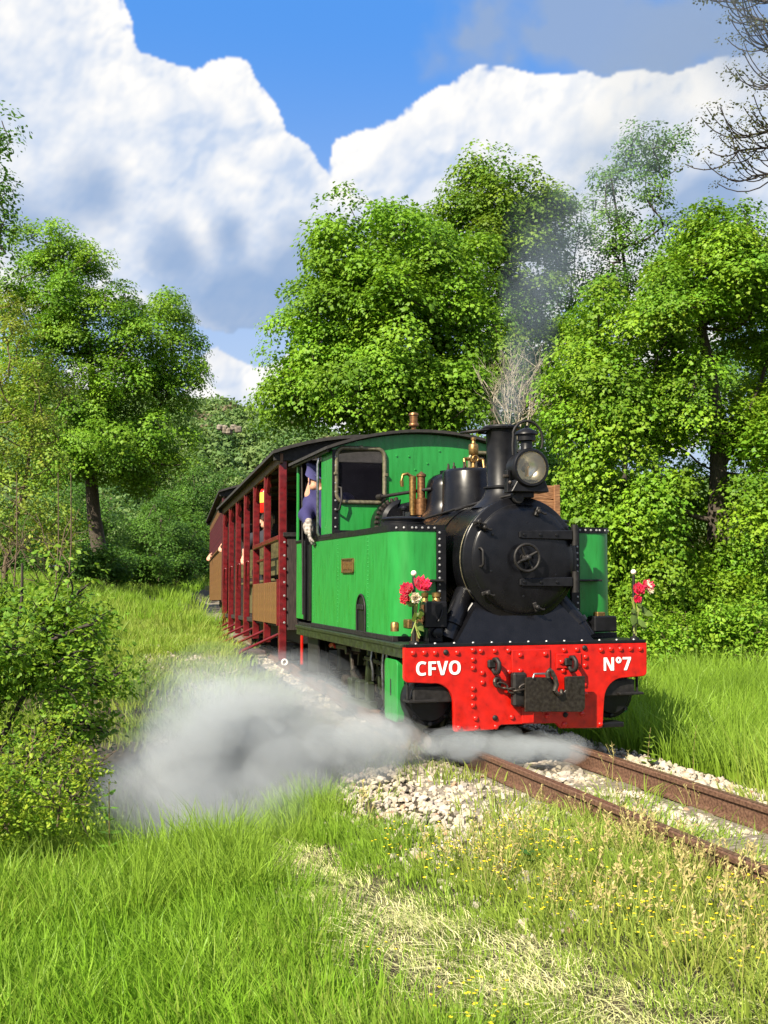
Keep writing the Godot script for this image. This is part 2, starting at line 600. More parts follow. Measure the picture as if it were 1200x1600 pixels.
func sky_tile(az0: float, az1: float, el0: float, el1: float, w: int, h: int) -> PackedFloat32Array:
	var out := PackedFloat32Array()
	out.resize(w * h * 3)
	var hs := PackedVector3Array()
	hs.resize(w * h)
	for j in h:
		var el := lerpf(el1, el0, (j + 0.5) / h)
		for i in w:
			hs[j * w + i] = cloud_at(lerpf(az0, az1, (i + 0.5) / w), el) if el > -4.0 else Vector3.ZERO
	var step := (az1 - az0) / w
	for j in h:
		var el := lerpf(el1, el0, (j + 0.5) / h)
		var up := clampf(el / 35.0, 0.0, 1.0)
		var blue := Color(0.56, 0.7, 0.9).lerp(Color(0.1, 0.335, 0.87), smoothstep(0.1, 0.85, up))
		if el > 35.0:
			blue = blue.lerp(Color(0.045, 0.18, 0.62), (el - 35.0) / 55.0)
		for i in w:
			var k := hs[j * w + i]
			var l := hs[j * w + maxi(i - 1, 0)]
			var r := hs[j * w + mini(i + 1, w - 1)]
			var u := hs[maxi(j - 1, 0) * w + i]
			var d := hs[mini(j + 1, h - 1) * w + i]
			var nx := (l.x - r.x) / (2.0 * step)
			var ny := (d.x - u.x) / (2.0 * step)
			var m := Vector3(nx, ny, 1.0).normalized()
			var lit := clampf(m.dot(Vector3(-0.42, 0.62, 0.66)), 0.0, 1.0)
			var aa := deg_to_rad(lerpf(az0, az1, (i + 0.5) / w))
			var dir := Vector3(sin(aa) * cos(deg_to_rad(el)), sin(deg_to_rad(el)), -cos(aa) * cos(deg_to_rad(el))) * 100.0
			var soft := wisp.get_noise_3dv(dir * 0.5 + Vector3(50, 0, 0)) * 0.55 + wisp.get_noise_3dv(dir * 1.3 + Vector3(0, 50, 0)) * 0.25
			var thick := clampf((k.x - 0.35) * 0.5, 0.0, 0.35)
			var shade := clampf(0.18 + 0.95 * lit + soft - thick, 0.0, 1.0)
			var grey := clampf(k.y * 0.8, 0.0, 0.85)
			var white := Color(0.57, 0.68, 0.87).lerp(Color(1.04, 1.02, 0.99), shade)
			white = white.lerp(Color(0.27, 0.41, 0.66), grey)
			var al := smoothstep(0.02, 0.14, k.x)
			var c := blue
			var veil := clampf(k.z * 0.75, 0.0, 0.72)
			c = c.lerp(Color(0.36, 0.45, 0.6), veil)
			c = c.lerp(white, al)
			if el < 3.0:
				c = c.lerp(Color(0.62, 0.7, 0.8), smoothstep(3.0, -1.0, el) * 0.7)
			if el < 0.0:
				c = c.lerp(Color(0.12, 0.16, 0.08), smoothstep(0.0, -3.0, el))
			var at := (j * w + i) * 3
			out[at] = c.r * SKY_GAIN
			out[at + 1] = c.g * SKY_GAIN
			out[at + 2] = c.b * SKY_GAIN
	return out



func sky_panorama() -> ImageTexture:
	billow.noise_type = FastNoiseLite.TYPE_CELLULAR
	billow.cellular_return_type = FastNoiseLite.RETURN_DISTANCE
	billow.cellular_distance_function = FastNoiseLite.DISTANCE_EUCLIDEAN
	billow.frequency = 0.33
	billow.fractal_type = FastNoiseLite.FRACTAL_NONE
	billow.seed = 5
	wisp.noise_type = FastNoiseLite.TYPE_SIMPLEX_SMOOTH
	wisp.frequency = 0.3
	wisp.fractal_octaves = 3
	wisp.seed = 11
	var whole := Image.create_from_data(900, 450, false, Image.FORMAT_RGBF, sky_tile(0, 360, -90, 90, 900, 450).to_byte_array())
	whole.resize(3600, 1800, Image.INTERPOLATE_CUBIC)
	# the part that the photograph shows, at the full ten pixels per degree
	var near := Image.create_from_data(540, 400, false, Image.FORMAT_RGBF, sky_tile(-9, 45, -6, 34, 540, 400).to_byte_array())
	whole.blit_rect(near, Rect2i(0, 0, 90, 400), Vector2i(3510, 560))
	whole.blit_rect(near, Rect2i(90, 0, 450, 400), Vector2i(0, 560))
	return ImageTexture.create_from_image(whole)


# ---------------------------------------------------------------- land and track
var relief := FastNoiseLite.new()


# track centre (x, height) at z: straight under the engine, bending and climbing behind it
func track_at(z: float) -> Vector2:
	var t := maxf(0.0, -2.5 - z)
	var u := minf(t, 30.0)
	return Vector2(0.045 * u + 0.0027 * u * u + (t - u) * 0.2, 0.02 * u + 0.01 * (t - u))


func ground_y(x: float, z: float) -> float:
	var c := track_at(z)
	var d := x - c.x
	var e := absf(d)
	var y := 0.0
	if d < 0.0:
		var fore := -0.13 - 0.38 * smoothstep(0.7, 2.8, e) - 0.12 * smoothstep(2.8, 5.0, e)
		var back := -0.13 + 0.38 * smoothstep(0.78, 1.3, e) + 0.2 * smoothstep(1.5, 4.5, e) + 0.3 * smoothstep(4.0, 14.0, e)
		y = lerpf(fore, back, smoothstep(-1.2, -4.2, z))
	else:
		y = -0.13 - 0.12 * smoothstep(0.8, 1.5, e) + 0.08 * smoothstep(2.5, 5.0, e) + 0.4 * smoothstep(6.0, 20.0, e)
	var rough := smoothstep(0.8, 2.0, e)
	y += relief.get_noise_2d(x * 1.0, z * 1.0) * 0.07 * rough + relief.get_noise_2d(x * 5.0, z * 5.0 + 40.0) * 0.018
	return y + c.y


func build_ground() -> void:
	relief.noise_type = FastNoiseLite.TYPE_SIMPLEX_SMOOTH
	relief.frequency = 0.35
	relief.seed = 21
	# one sheet to the horizon: fine cells near the train, wider ones farther out
	var xs: Array[float] = []
	var zs: Array[float] = []
	for v in [[-900.0, -60.0, 12], [-60.0, -9.0, 14], [-9.0, 5.0, 90], [5.0, 20.0, 20], [20.0, 80.0, 12], [80.0, 900.0, 12]]:
		for i in v[2]:
			xs.append(lerpf(v[0], v[1], float(i) / v[2]))
	xs.append(900.0)
	for v in [[-1200.0, -100.0, 16], [-100.0, -24.0, 26], [-24.0, -9.0, 40], [-9.0, 6.5, 100], [6.5, 60.0, 12]]:
		for i in v[2]:
			zs.append(lerpf(v[0], v[1], float(i) / v[2]))
	zs.append(60.0)
	var st := Shape.new()
	var h := PackedVector3Array()
	for z in zs:
		for x in xs:
			h.append(Vector3(x, ground_y(x, z), z))
	var w := xs.size()
	var nm := PackedVector3Array()
	for j in zs.size():
		for i in w:
			var a := h[j * w + mini(i + 1, w - 1)] - h[j * w + maxi(i - 1, 0)]
			var b := h[mini(j + 1, zs.size() - 1) * w + i] - h[maxi(j - 1, 0) * w + i]
			nm.append(b.cross(a).normalized())
	for j in zs.size() - 1:
		for i in w - 1:
			var k := j * w + i
			st.quad_n(h[k], h[k + 1], h[k + w + 1], h[k + w], nm[k], nm[k + 1], nm[k + w + 1], nm[k + w])
	var g := part(st, "ground", M.soil, self, "structure")
	tag(g, "rough grassy ground falling away beside the railway line", "ground", "", "structure")
	build_hill()


func build_hill() -> void:
	var st := Shape.new()
	var pts := PackedVector3Array()
	var nx := 60
	var nz := 24
	for j in nz + 1:
		for i in nx + 1:
			var x := lerpf(-260.0, 330.0, float(i) / nx)
			var z := lerpf(-150.0, -420.0, float(j) / nz)
			pts.append(Vector3(x, hill_y(x, z), z))
	for j in nz:
		for i in nx:
			var k := j * (nx + 1) + i
			var m := (pts[k + nx + 1] - pts[k]).cross(pts[k + 1] - pts[k]).normalized()
			if m.y < 0.0:
				m = -m
			st.quad(pts[k], pts[k + 1], pts[k + nx + 2], pts[k + nx + 1], m)
	var o := part(st, "hill", M.soil, self, "structure")
	tag(o, "distant wooded hill seen between the trees", "hill", "", "structure")


func hill_y(x: float, z: float) -> float:
	var t := clampf((-150.0 - z) / 130.0, 0.0, 1.0)
	var along := 1.0 - 0.45 * smoothstep(20.0, 110.0, x) - 0.25 * smoothstep(20.0, -120.0, x)
	return 3.0 + 42.0 * t * t * (3.0 - 2.0 * t) * along + relief.get_noise_2d(x * 0.06, z * 0.06) * 4.0


func stone_mesh(seed_: int) -> ArrayMesh:
	# an angular pebble: a cut ball with its corners pushed about
	var r := RandomNumberGenerator.new()
	r.seed = seed_
	var dirs: Array[Vector3] = []
	for j in 3:
		for i in 5:
			var a := TAU * (i + 0.5 * j) / 5.0 + r.randf_range(-0.25, 0.25)
			var y: float = [-0.75, 0.05, 0.8][j] + r.randf_range(-0.12, 0.12)
			var q: float = sqrt(maxf(0.05, 1.0 - y * y))
			dirs.append(Vector3(cos(a) * q, y * 0.75, sin(a) * q * 0.8) * r.randf_range(0.66, 1.18))
	var st := Shape.new()
	var f: Array = []
	for i in 5:
		var k := (i + 1) % 5
		f.append([dirs[i], dirs[k], dirs[5 + i]])
		f.append([dirs[k], dirs[5 + k], dirs[5 + i]])
		f.append([dirs[5 + i], dirs[5 + k], dirs[10 + i]])
		f.append([dirs[5 + k], dirs[10 + k], dirs[10 + i]])
		f.append([dirs[10 + i], dirs[10 + k], Vector3(0, 0.72, 0)])
	for q in f:
		st.flat(q[0], q[1], q[2], (q[0] + q[1] + q[2]) / 3.0)
	return st.mesh()


func build_track() -> void:
	# ballast: a low bed, its larger stones one by one, the rest as loose stone
	var bed := Node3D.new()
	bed.name = "ballast_bed"
	add_child(bed)
	tag(bed, "bed of white limestone ballast under the rails", "ballast", "", "structure")
	var st := Shape.new()
	var lat := [-1.45, -1.0, -0.72, -0.45, -0.2, 0.0, 0.2, 0.45, 0.72, 0.95]
	var rows: Array = []
	for j in 90:
		var z := lerpf(4.8, -26.0, j / 89.0)
		var c := track_at(z)
		var row: Array[Vector3] = []
		for x0 in lat:
			var x: float = maxf(x0, -1.45 if z > -6.0 else -0.95 + 0.05 * x0)
			row.append(Vector3(c.x + x, ground_y(c.x + x, z) + (0.012 if absf(x) < 0.95 else -0.02), z))
		rows.append(row)
	for j in 89:
		for i in lat.size() - 1:
			st.flat(rows[j][i], rows[j][i + 1], rows[j + 1][i + 1], Vector3.UP)
			st.flat(rows[j][i], rows[j + 1][i + 1], rows[j + 1][i], Vector3.UP)
	part(st, "bed", M.gravel_bed, bed)
	var forms: Array[ArrayMesh] = []
	for k in 6:
		forms.append(stone_mesh(100 + k))
	var spots: Array = []
	var loose: Array = []
	var tint: Array = []
	rng.seed = 31
	for k in 30000:
		var z := 4.2 - 12.0 * pow(rng.randf(), 1.6)
		var c := track_at(z)
		var x := rng.randf_range(-1.5, 1.0)
		var e := absf(x)
		if x < -0.78 and rng.randf() > 1.0 - smoothstep(1.0, 1.5, e) - 0.3 * smoothstep(1.0, 2.4, z):
			continue
		if x > 0.72 and rng.randf() > 1.0 - smoothstep(0.8, 1.0, e):
			continue
		if z > 1.1 and x > -0.9 and x < -0.35 and rng.randf() < 0.4:
			continue
		if z > 2.6 and x < 0.4:
			continue
		if absf(e - 0.305) < 0.055:
			continue
		var size := rng.randf_range(0.011, 0.028) * (1.4 if rng.randf() < 0.12 else 1.0)
		var y := ground_y(c.x + x, z) + size * rng.randf_range(0.1, 0.55)
		var b := Basis.from_euler(Vector3(rng.randf_range(-0.6, 0.6), rng.randf() * TAU, rng.randf_range(-0.6, 0.6))).scaled_local(Vector3(1.0, rng.randf_range(0.6, 0.95), rng.randf_range(0.75, 1.0)) * size)
		var p := Vector3(c.x + x, y, z)
		var g := rng.randf_range(0.72, 1.25)
		var col := Color(g, g * rng.randf_range(0.93, 1.0), g * rng.randf_range(0.82, 0.98))
		if rng.randf() < 0.04:
			col = Color(0.9, 0.62, 0.45) * g
		loose.append([p, b, col, size])
	for k in 6000:
		var z := rng.randf_range(-11.0, -1.5)
		var c := track_at(z)
		var x := rng.randf_range(-2.0, -0.5)
		if absf(absf(x) - 0.325) < 0.06:
			continue
		var size := rng.randf_range(0.012, 0.032)
		var b := Basis.from_euler(Vector3(rng.randf_range(-0.6, 0.6), rng.randf() * TAU, rng.randf_range(-0.6, 0.6))).scaled_local(Vector3(1.0, 0.75, 0.85) * size)
		var g := rng.randf_range(0.6, 1.15)
		loose.append([Vector3(c.x + x, ground_y(c.x + x, z) + size * 0.3, z), b, Color(g, g * 0.97, g * 0.9), size])
	# the stones that show largest: near the eye, in front of the beam
	loose.sort_custom(func(a, b): return a[3] / EYE.distance_to(a[0]) > b[3] / EYE.distance_to(b[0]))
	var tints: Array[StandardMaterial3D] = []
	for k in 4:
		var m: StandardMaterial3D = M.stone.duplicate()
		m.albedo_color = [lin(0.6, 0.56, 0.5), lin(0.7, 0.665, 0.6), lin(0.5, 0.475, 0.42), lin(0.62, 0.55, 0.45)][k]
		m.vertex_color_use_as_albedo = false
		tints.append(m)
	var count := 0
	var rest: Array = []
	for q in loose:
		var p: Vector3 = q[0]
		var shown := p.z > 0.1 and p.z < 2.4 and p.x > -1.2
		if shown and count < 290:
			var o := piece(forms[count % 6], "stone", tints[(count * 7 / 3) % 4], bed)
			o.transform = Transform3D(q[1], p)
			count += 1
		else:
			rest.append(q)
	for k in 6:
		var xf: Array = []
		var co: Array = []
		for i in range(k, rest.size(), 6):
			xf.append(Transform3D(rest[i][1], rest[i][0]))
			co.append(rest[i][2])
		many(forms[k], M.stone, xf, "loose_stones", bed, co)
	# the track: two flat-bottomed rails on wooden sleepers
	var tr := thing("railway_track", "rusty narrow gauge railway track on wooden sleepers running out from under the engine", "railway track")
	for d in [-1.0, 1.0]:
		var rail := Shape.new()
		var prof := [[-0.032, -0.112], [-0.032, -0.104], [-0.006, -0.092], [-0.005, -0.034], [-0.0205, -0.026], [-0.022, -0.006], [-0.017, 0.0], [0.017, 0.0], [0.022, -0.006], [0.0205, -0.026], [0.005, -0.034], [0.006, -0.092], [0.032, -0.104], [0.032, -0.112]]
		var before: Array[Vector3] = []
		for j in 46:
			var z := 5.4 - j * 0.66
			var c := track_at(z)
			var row: Array[Vector3] = []
			for q in prof:
				row.append(Vector3(c.x + 0.325 * d + q[0], c.y + q[1], z))
			if j > 0:
				for i in prof.size() - 1:
					var m := Vector3(-(row[i + 1].y - row[i].y), row[i + 1].x - row[i].x, 0).normalized()
					rail.quad(before[i], before[i + 1], row[i + 1], row[i], m)
			before = row
		var ro := part(rail, "rail", M.rail_rust, tr)
		var top := Shape.new()
		for j in 45:
			var z0 := 5.4 - j * 0.66
			var z1 := z0 - 0.66
			var a := track_at(z0)
			var b := track_at(z1)
			top.quad(Vector3(a.x + 0.325 * d - 0.015, a.y + 0.0015, z0), Vector3(a.x + 0.325 * d + 0.015, a.y + 0.0015, z0), Vector3(b.x + 0.325 * d + 0.015, b.y + 0.0015, z1), Vector3(b.x + 0.325 * d - 0.015, b.y + 0.0015, z1), Vector3.UP)
		part(top, "running_surface", M.rail_top, ro)
	for j in 44:
		var z := 4.65 - j * 0.67
		var c := track_at(z)
		var sl := Shape.new()
		var dz := track_at(z - 0.1) - c
		sl.t = Transform3D(Basis(Vector3.UP, -atan2(dz.x, 0.1)), Vector3(c.x, c.y - 0.155 + (0.02 if z > 1.6 else 0.0), z))
		sl.box(Vector3.ZERO, Vector3(1.15, 0.09, 0.2), 0.01)
		part(sl, "sleeper", M.sleeper_wood, tr)


# ---------------------------------------------------------------- grass
func blade_tuft(count: int, height: float, width: float, spread: float, lean: float, seed_: int, tip := Color(1, 1, 1), foot := Color(0.85, 0.9, 0.7), segs := 3) -> ArrayMesh:
	var r := RandomNumberGenerator.new()
	r.seed = seed_
	var st := Shape.new()
	st.tinted = true
	for k in count:
		var a := r.randf() * TAU
		var p := Vector3(cos(a), 0, sin(a)) * spread * sqrt(r.randf())
		var out := Vector3(cos(a + r.randf_range(-0.9, 0.9)), 0, sin(a + r.randf_range(-0.9, 0.9)))
		var hh := height * r.randf_range(0.55, 1.15)
		var l := lean * r.randf_range(0.2, 1.4)
		var turn := r.randf() * TAU
		var side := Vector3(cos(turn), 0, sin(turn)) * width * r.randf_range(0.6, 1.2) * 0.5
		var tone := r.randf_range(0.78, 1.2)
		var prev_l := p - side
		var prev_r := p + side
		for i in segs:
			var f := (i + 1.0) / segs
			var c := p + Vector3(0, hh * (f - 0.25 * l * f * f), 0) + out * hh * l * f * f
			var w := side * (1.0 - f * f) if i < segs - 1 else Vector3.ZERO
			var m := (c - p).cross(side).normalized()
			if m.y < 0.0:
				m = -m
			st.col = (foot.lerp(tip, minf(1.0, f * 1.2))) * tone
			st.col.a = 1.0
			if i < segs - 1:
				st.quad(prev_l, prev_r, c + w, c - w, m)
			else:
				st.tri(prev_l, prev_r, c, m, m, m)
			prev_l = c - w
			prev_r = c + w
	return st.mesh()


# flowering grass: thin stalk and a loose brown head
func seed_stalk(count: int, height: float, seed_: int) -> ArrayMesh:
	var r := RandomNumberGenerator.new()
	r.seed = seed_
	var st := Shape.new()
	st.tinted = true
	for k in count:
		var p := Vector3(r.randf_range(-0.06, 0.06), 0, r.randf_range(-0.06, 0.06))
		var l := Vector3(r.randf_range(-0.3, 0.3), 1.0, r.randf_range(-0.3, 0.3)).normalized()
		var hh := height * r.randf_range(0.7, 1.2)
		var top := p + l * hh + Vector3(l.x, 0, l.z) * hh * 0.3
		var bend := p + l * hh * 0.55
		st.col = Color(0.42, 0.4, 0.13)
		st.tube([p, bend, top], 0.0016, 0.0011, 3, false)
		for i in 9:
			var f := i / 9.0
			var c := bend.lerp(top, 0.45 + 0.55 * f)
			var q := Vector3(r.randf_range(-1, 1), r.randf_range(0.3, 1.2), r.randf_range(-1, 1)).normalized() * r.randf_range(0.012, 0.022)
			var w := q.cross(Vector3(r.randf(), 0.2, r.randf())).normalized() * 0.0035
			st.col = Color(0.34, 0.28, 0.12) * r.randf_range(0.8, 1.4)
			st.col.a = 1.0
			var m := q.cross(w).normalized()
			st.tri(c, c + q * 0.6 + w, c + q * 1.2, m, m, m)
			st.tri(c, c + q * 1.2, c + q * 0.6 - w, m, m, m)
	return st.mesh()


func flower_sprig(seed_: int) -> ArrayMesh:
	var r := RandomNumberGenerator.new()
	r.seed = seed_
	var st := Shape.new()
	st.tinted = true
	for k in 4:
		var p := Vector3(r.randf_range(-0.05, 0.05), 0, r.randf_range(-0.05, 0.05))
		var top := p + Vector3(r.randf_range(-0.03, 0.03), r.randf_range(0.06, 0.13), r.randf_range(-0.03, 0.03))
		st.col = Color(0.16, 0.25, 0.04)
		st.tube([p, top], 0.0014, 0.001, 3, false)
		for i in 5:
			var a := TAU * i / 5.0 + r.randf()
			var o := Vector3(cos(a), 0.35, sin(a)) * 0.0055
			var w := Vector3(-sin(a), 0, cos(a)) * 0.0034
			st.col = Color(0.85, 0.62, 0.02)
			st.quad(top, top + o * 0.6 + w, top + o * 1.2, top + o * 0.6 - w, Vector3(cos(a) * -0.3, 1, sin(a) * -0.3).normalized())
	return st.mesh()


func lush_edge(z: float) -> float:
	# the tall grass at the left ends along this line
	if z < 0.6:
		return -1.86
	return lerpf(-1.84, -1.72, clampf((z - 0.6) / 2.2, 0.0, 1.0)) + 0.05 * sin(z * 5.0)


func hay_line(z: float) -> float:
	return lerpf(-1.8, -1.62, clampf((z - 1.0) / 0.9, 0.0, 1.0)) + 0.4 * clampf((z - 1.9) / 1.2, 0.0, 1.4)


func build_grass() -> void:
	rng.seed = 77
	var lush: Array = []
	for k in 3:
		lush.append(blade_tuft(105, 0.155, 0.0072, 0.19, 0.5, 200 + k, Color(1, 1, 1), Color(0.8, 0.9, 0.75)))
	var short: Array = []
	for k in 3:
		short.append(blade_tuft(80, 0.062, 0.0045, 0.13, 0.75, 300 + k))
	var far: Array = []
	for k in 2:
		far.append(blade_tuft(60, 0.34, 0.014, 0.34, 0.45, 400 + k))
	var tall: Array = []
	for k in 2:
		tall.append(blade_tuft(36, 0.5, 0.01, 0.17, 0.55, 450 + k, Color(1, 1, 1), Color(0.9, 0.9, 0.6), 4))
	var hay: Array = []
	for k in 3:
		hay.append(blade_tuft(75, 0.036, 0.003, 0.14, 2.6, 500 + k, Color(1, 1, 1), Color(1, 1, 1)))
	var seedy: Array = []
	for k in 3:
		seedy.append(seed_stalk(6, 0.2, 600 + k))
	var sprig: Array = []
	for k in 2:
		sprig.append(flower_sprig(700 + k))
	var box := {"broad": [[], [], [], []], "lush": [[], [], [], [], [], []], "short": [[], [], [], [], [], []], "far": [[], [], [], []], "tall": [[], [], [], []], "hay": [[], [], [], [], [], []], "seedy": [[], [], [], [], [], []], "sprig": [[], [], [], []]}
	var put := func(kind: String, sorts: int, x: float, z: float, size: float, col: Color):
		var i := rng.randi() % sorts
		var b := Basis.from_euler(Vector3(rng.randf_range(-0.15, 0.15), rng.randf() * TAU, rng.randf_range(-0.15, 0.15))).scaled(Vector3.ONE * size)
		box[kind][i].append(Transform3D(b, Vector3(x, ground_y(x, z) - 0.005, z)))
		box[kind][sorts + i].append(col)
	var patch := FastNoiseLite.new()
	patch.seed = 9
	patch.frequency = 0.9
	var green := func(dry: float) -> Color:
		var g := rng.randf_range(0.8, 1.25)
		return Color(0.195, 0.355, 0.028).lerp(Color(0.42, 0.4, 0.12), dry) * g
	# the near field
	for k in 15000:
		var z := 5.2 - 6.2 * pow(rng.randf(), 0.85)
		var x := rng.randf_range(-4.6, 1.6)
		var n := patch.get_noise_2d(x, z)
		var near := EYE.distance_to(Vector3(x, -0.4, z))
		if near < 1.6:
			continue
		var le := lush_edge(z) + n * 0.12
		if x < le and z > 0.45 + 0.15 * sin(x * 9.0):
			if rng.randf() < 0.27:
				put.call("lush", 3, x, z, rng.randf_range(0.6, 1.2) * (1.0 + 0.35 * smoothstep(-2.0, -2.6, x)), green.call(maxf(0.0, n * 0.3) + (0.3 if rng.randf() < 0.12 else 0.0)))
			continue
		var hl := absf(x - hay_line(z)) / 0.27 + n * 0.8
		if z > 0.8 and hl < 1.0:
			if rng.randf() < 0.42:
				put.call("hay", 3, x, z, rng.randf_range(0.7, 1.2), Color(0.8, 0.76, 0.4).lerp(Color(0.42, 0.5, 0.12), clampf(hl * 0.7 + n * 1.3, 0.0, 1.0)) * rng.randf_range(0.75, 1.2))
			elif rng.randf() < 0.3:
				put.call("short", 3, x, z, rng.randf_range(0.6, 1.0), green.call(0.25))
			continue
		if x > -0.72 and (z < 2.5 or x > -0.3):
			# between and beside the rails: thin weeds
			var want := 0.1 + 0.5 * smoothstep(0.9, 1.7, z) * smoothstep(0.45, 0.0, absf(x + 0.45)) + 0.22 * smoothstep(0.1, 0.5, n)
			if absf(x) < 0.3:
				want *= 0.45
			if x > 0.35:
				want *= 0.15
			if z < 0.9:
				want *= 0.12
			if rng.randf() < want * 0.8:
				put.call("short", 3, x, z, rng.randf_range(0.8, 2.2), green.call(rng.randf_range(0.1, 0.6)))
				if rng.randf() < 0.25:
					put.call("seedy", 3, x, z, rng.randf_range(0.6, 1.0), Color(1, 1, 1))
			continue
		# the strip between the mown path and the ballast
		if x < le and rng.randf() < 0.6:
			continue
		var by_track := smoothstep(-1.35, -0.95, x)
		var bare := smoothstep(2.1, 0.9, z) * smoothstep(-1.4, -1.05, x) * (1.0 if z > -0.4 else 0.5)
		if rng.randf() < bare:
			continue
		if rng.randf() < 0.42:
			put.call("short", 3, x, z, rng.randf_range(0.65, 1.25) * (1.0 + by_track * 0.5), green.call(0.14 + by_track * 0.3 + n * 0.2))
		if rng.randf() < by_track * 0.1:
			put.call("seedy", 3, x, z, rng.randf_range(0.6, 1.05), Color(1, 1, 1))
		if z > 1.2 and rng.randf() < 0.12 + 0.4 * smoothstep(0.0, 0.4, n) * (1.0 - by_track * 0.5):
			put.call("sprig", 2, x, z, rng.randf_range(0.8, 1.2), Color(1, 1, 1))
		if z < 1.3 and x < -1.1 and rng.randf() < 0.15:
			put.call("lush", 3, x, z, rng.randf_range(0.5, 0.95), green.call(0.15))
	# a looser fringe of long stalks standing up against the steam
	for k in 190:
		var z := rng.randf_range(0.45, 1.3)
		var x := lush_edge(z) - absf(rng.randfn(0.0, 0.5))
		put.call("tall", 2, x, z, rng.randf_range(0.35, 0.75), green.call(0.15))
	# the hollow between the bush and the line, under the steam
	for k in 2600:
		var z := rng.randf_range(-9.0, 0.9)
		var c := track_at(z)
		var x := c.x - (1.3 if z > -1.0 else 2.75) - 3.4 * pow(rng.randf(), 0.8)
		var n := patch.get_noise_2d(x, z)
		if x > c.x - 2.4 and rng.randf() < 0.6 - n:
			continue
		put.call("far", 2, x, z, rng.randf_range(0.4, 0.75) * (0.75 if z < -1.0 else 0.6), green.call(clampf(0.12 + n * 0.5, 0.0, 0.6)))
	for k in 1300:
		var z := rng.randf_range(-11.0, -0.8)
		var c := track_at(z)
		var x := c.x - rng.randf_range(0.85, 2.3)
		if patch.get_noise_2d(x * 1.7, z * 1.7) > -0.15:
			put.call("short", 3, x, z, rng.randf_range(0.9, 2.2), green.call(rng.randf_range(0.1, 0.6)))
	# farther ground: bank at the left, meadow at the right
	for k in 4500:
		var z := -0.6 - 34.0 * pow(rng.randf(), 1.7)
		var x := rng.randf_range(-9.0, 16.0)
		var c := track_at(z)
		var d := x - c.x
		if d > (-1.35 if z > -8.0 else -1.0) and d < 0.95:
			continue
		var n := patch.get_noise_2d(x * 0.6, z * 0.6)
		if d < 0.0 and d > -2.8 and z > -8.0 and rng.randf() < 0.8 - n:
			continue
		put.call("far", 2, x, z, rng.randf_range(0.5, 1.05), green.call(clampf(0.1 + n * 0.5, 0.0, 0.7)))
	for k in 1700:
		var z := rng.randf_range(-6.0, 1.8)
		var c := track_at(z)
		var x := c.x + 1.0 + 4.2 * pow(rng.randf(), 1.3)
		if x - c.x < 1.35 and rng.randf() < 0.6:
			continue
		put.call("tall", 2, x, z, rng.randf_range(0.55, 1.0), green.call(0.1 + 0.4 * smoothstep(-0.5, 1.5, z) * rng.randf()))
	# broad leaves scattered through the sward
	var broad: Array = []
	for k in 2:
		broad.append(leaf_spray(9, 0.06, 0.055, false, 760 + k))
	for k in 260:
		var z := rng.randf_range(0.7, 3.6)
		var x := rng.randf_range(-3.2, -0.85)
		if patch.get_noise_2d(x * 1.3, z * 1.3 + 30.0) < 0.0:
			continue
		put.call("broad", 2, x, z, rng.randf_range(0.5, 1.2), Color(0.09, 0.2, 0.03).lerp(Color(0.2, 0.3, 0.04), rng.randf()))
	var told := [["broad", broad, 2, "broadleaf_weeds", M.leaf, "low broad leaved weeds scattered through the foreground grass"], ["lush", lush, 3, "lush_grass", M.blade, "tall lush green grass in the left foreground"], ["short", short, 3, "meadow_grass", M.blade, "short meadow grass between mown path and ballast"], ["far", far, 2, "bank_grass", M.blade, "long grass on the banks beside and behind the train"], ["tall", tall, 2, "long_grass", M.blade, "long grass standing right of the rails and against the steam"], ["hay", hay, 3, "mown_hay", M.dry, "pale cut grass lying along the mown path"], ["seedy", seedy, 3, "seeding_grass", M.dry, "thin brown seeding grass along the ballast edge"], ["sprig", sprig, 2, "yellow_flowers", M.dry, "small yellow meadow flowers near the track"]]
	for q in told:
		var root := Node3D.new()
		root.name = q[3]
		add_child(root)
		tag(root, q[5], "flowers" if q[0] == "sprig" else "weeds" if q[0] == "broad" else "hay" if q[0] == "hay" else "grass", "", "stuff")
		for i in q[2]:
			if box[q[0]][i].size():
				many(q[1][i], q[4], box[q[0]][i], "tuft", root, box[q[0]][q[2] + i])


# ---------------------------------------------------------------- trees
# one lobed leaf as a few folded faces, base at the origin, tip along dir
func leaf_into(st: Shape, at: Vector3, dir: Vector3, up: Vector3, size: float, lobed: bool) -> void:
	var y := dir.normalized()
	var x := y.cross(up).normalized()
	if x.length() < 0.5:
		x = Vector3.RIGHT
	var z := x.cross(y)
	var o: Array
	if lobed:
		o = [[0.0, 0.0, 0.0], [0.3, 0.1, -0.05], [0.52, 0.45, -0.12], [0.25, 0.5, -0.02], [0.0, 1.0, -0.1], [-0.25, 0.5, -0.02], [-0.52, 0.45, -0.12], [-0.3, 0.1, -0.05]]
	else:
		o = [[0.0, 0.0, 0.0], [0.24, 0.3, -0.06], [0.26, 0.6, -0.08], [0.0, 1.0, -0.12], [-0.26, 0.6, -0.08], [-0.24, 0.3, -0.06]]
	var mid := at + y * size * 0.4 + z * size * 0.04
	for i in o.size():
		var a: Array = o[i]
		var b: Array = o[(i + 1) % o.size()]
		var p: Vector3 = at + (x * a[0] + y * a[1] + z * a[2]) * size
		var q: Vector3 = at + (x * b[0] + y * b[1] + z * b[2]) * size
		var m: Vector3 = (q - mid).cross(p - mid).normalized()
		if m.dot(z) < 0.0:
			m = -m
		m = (m + z).normalized()
		st.tri(mid, p, q, m, m, m)


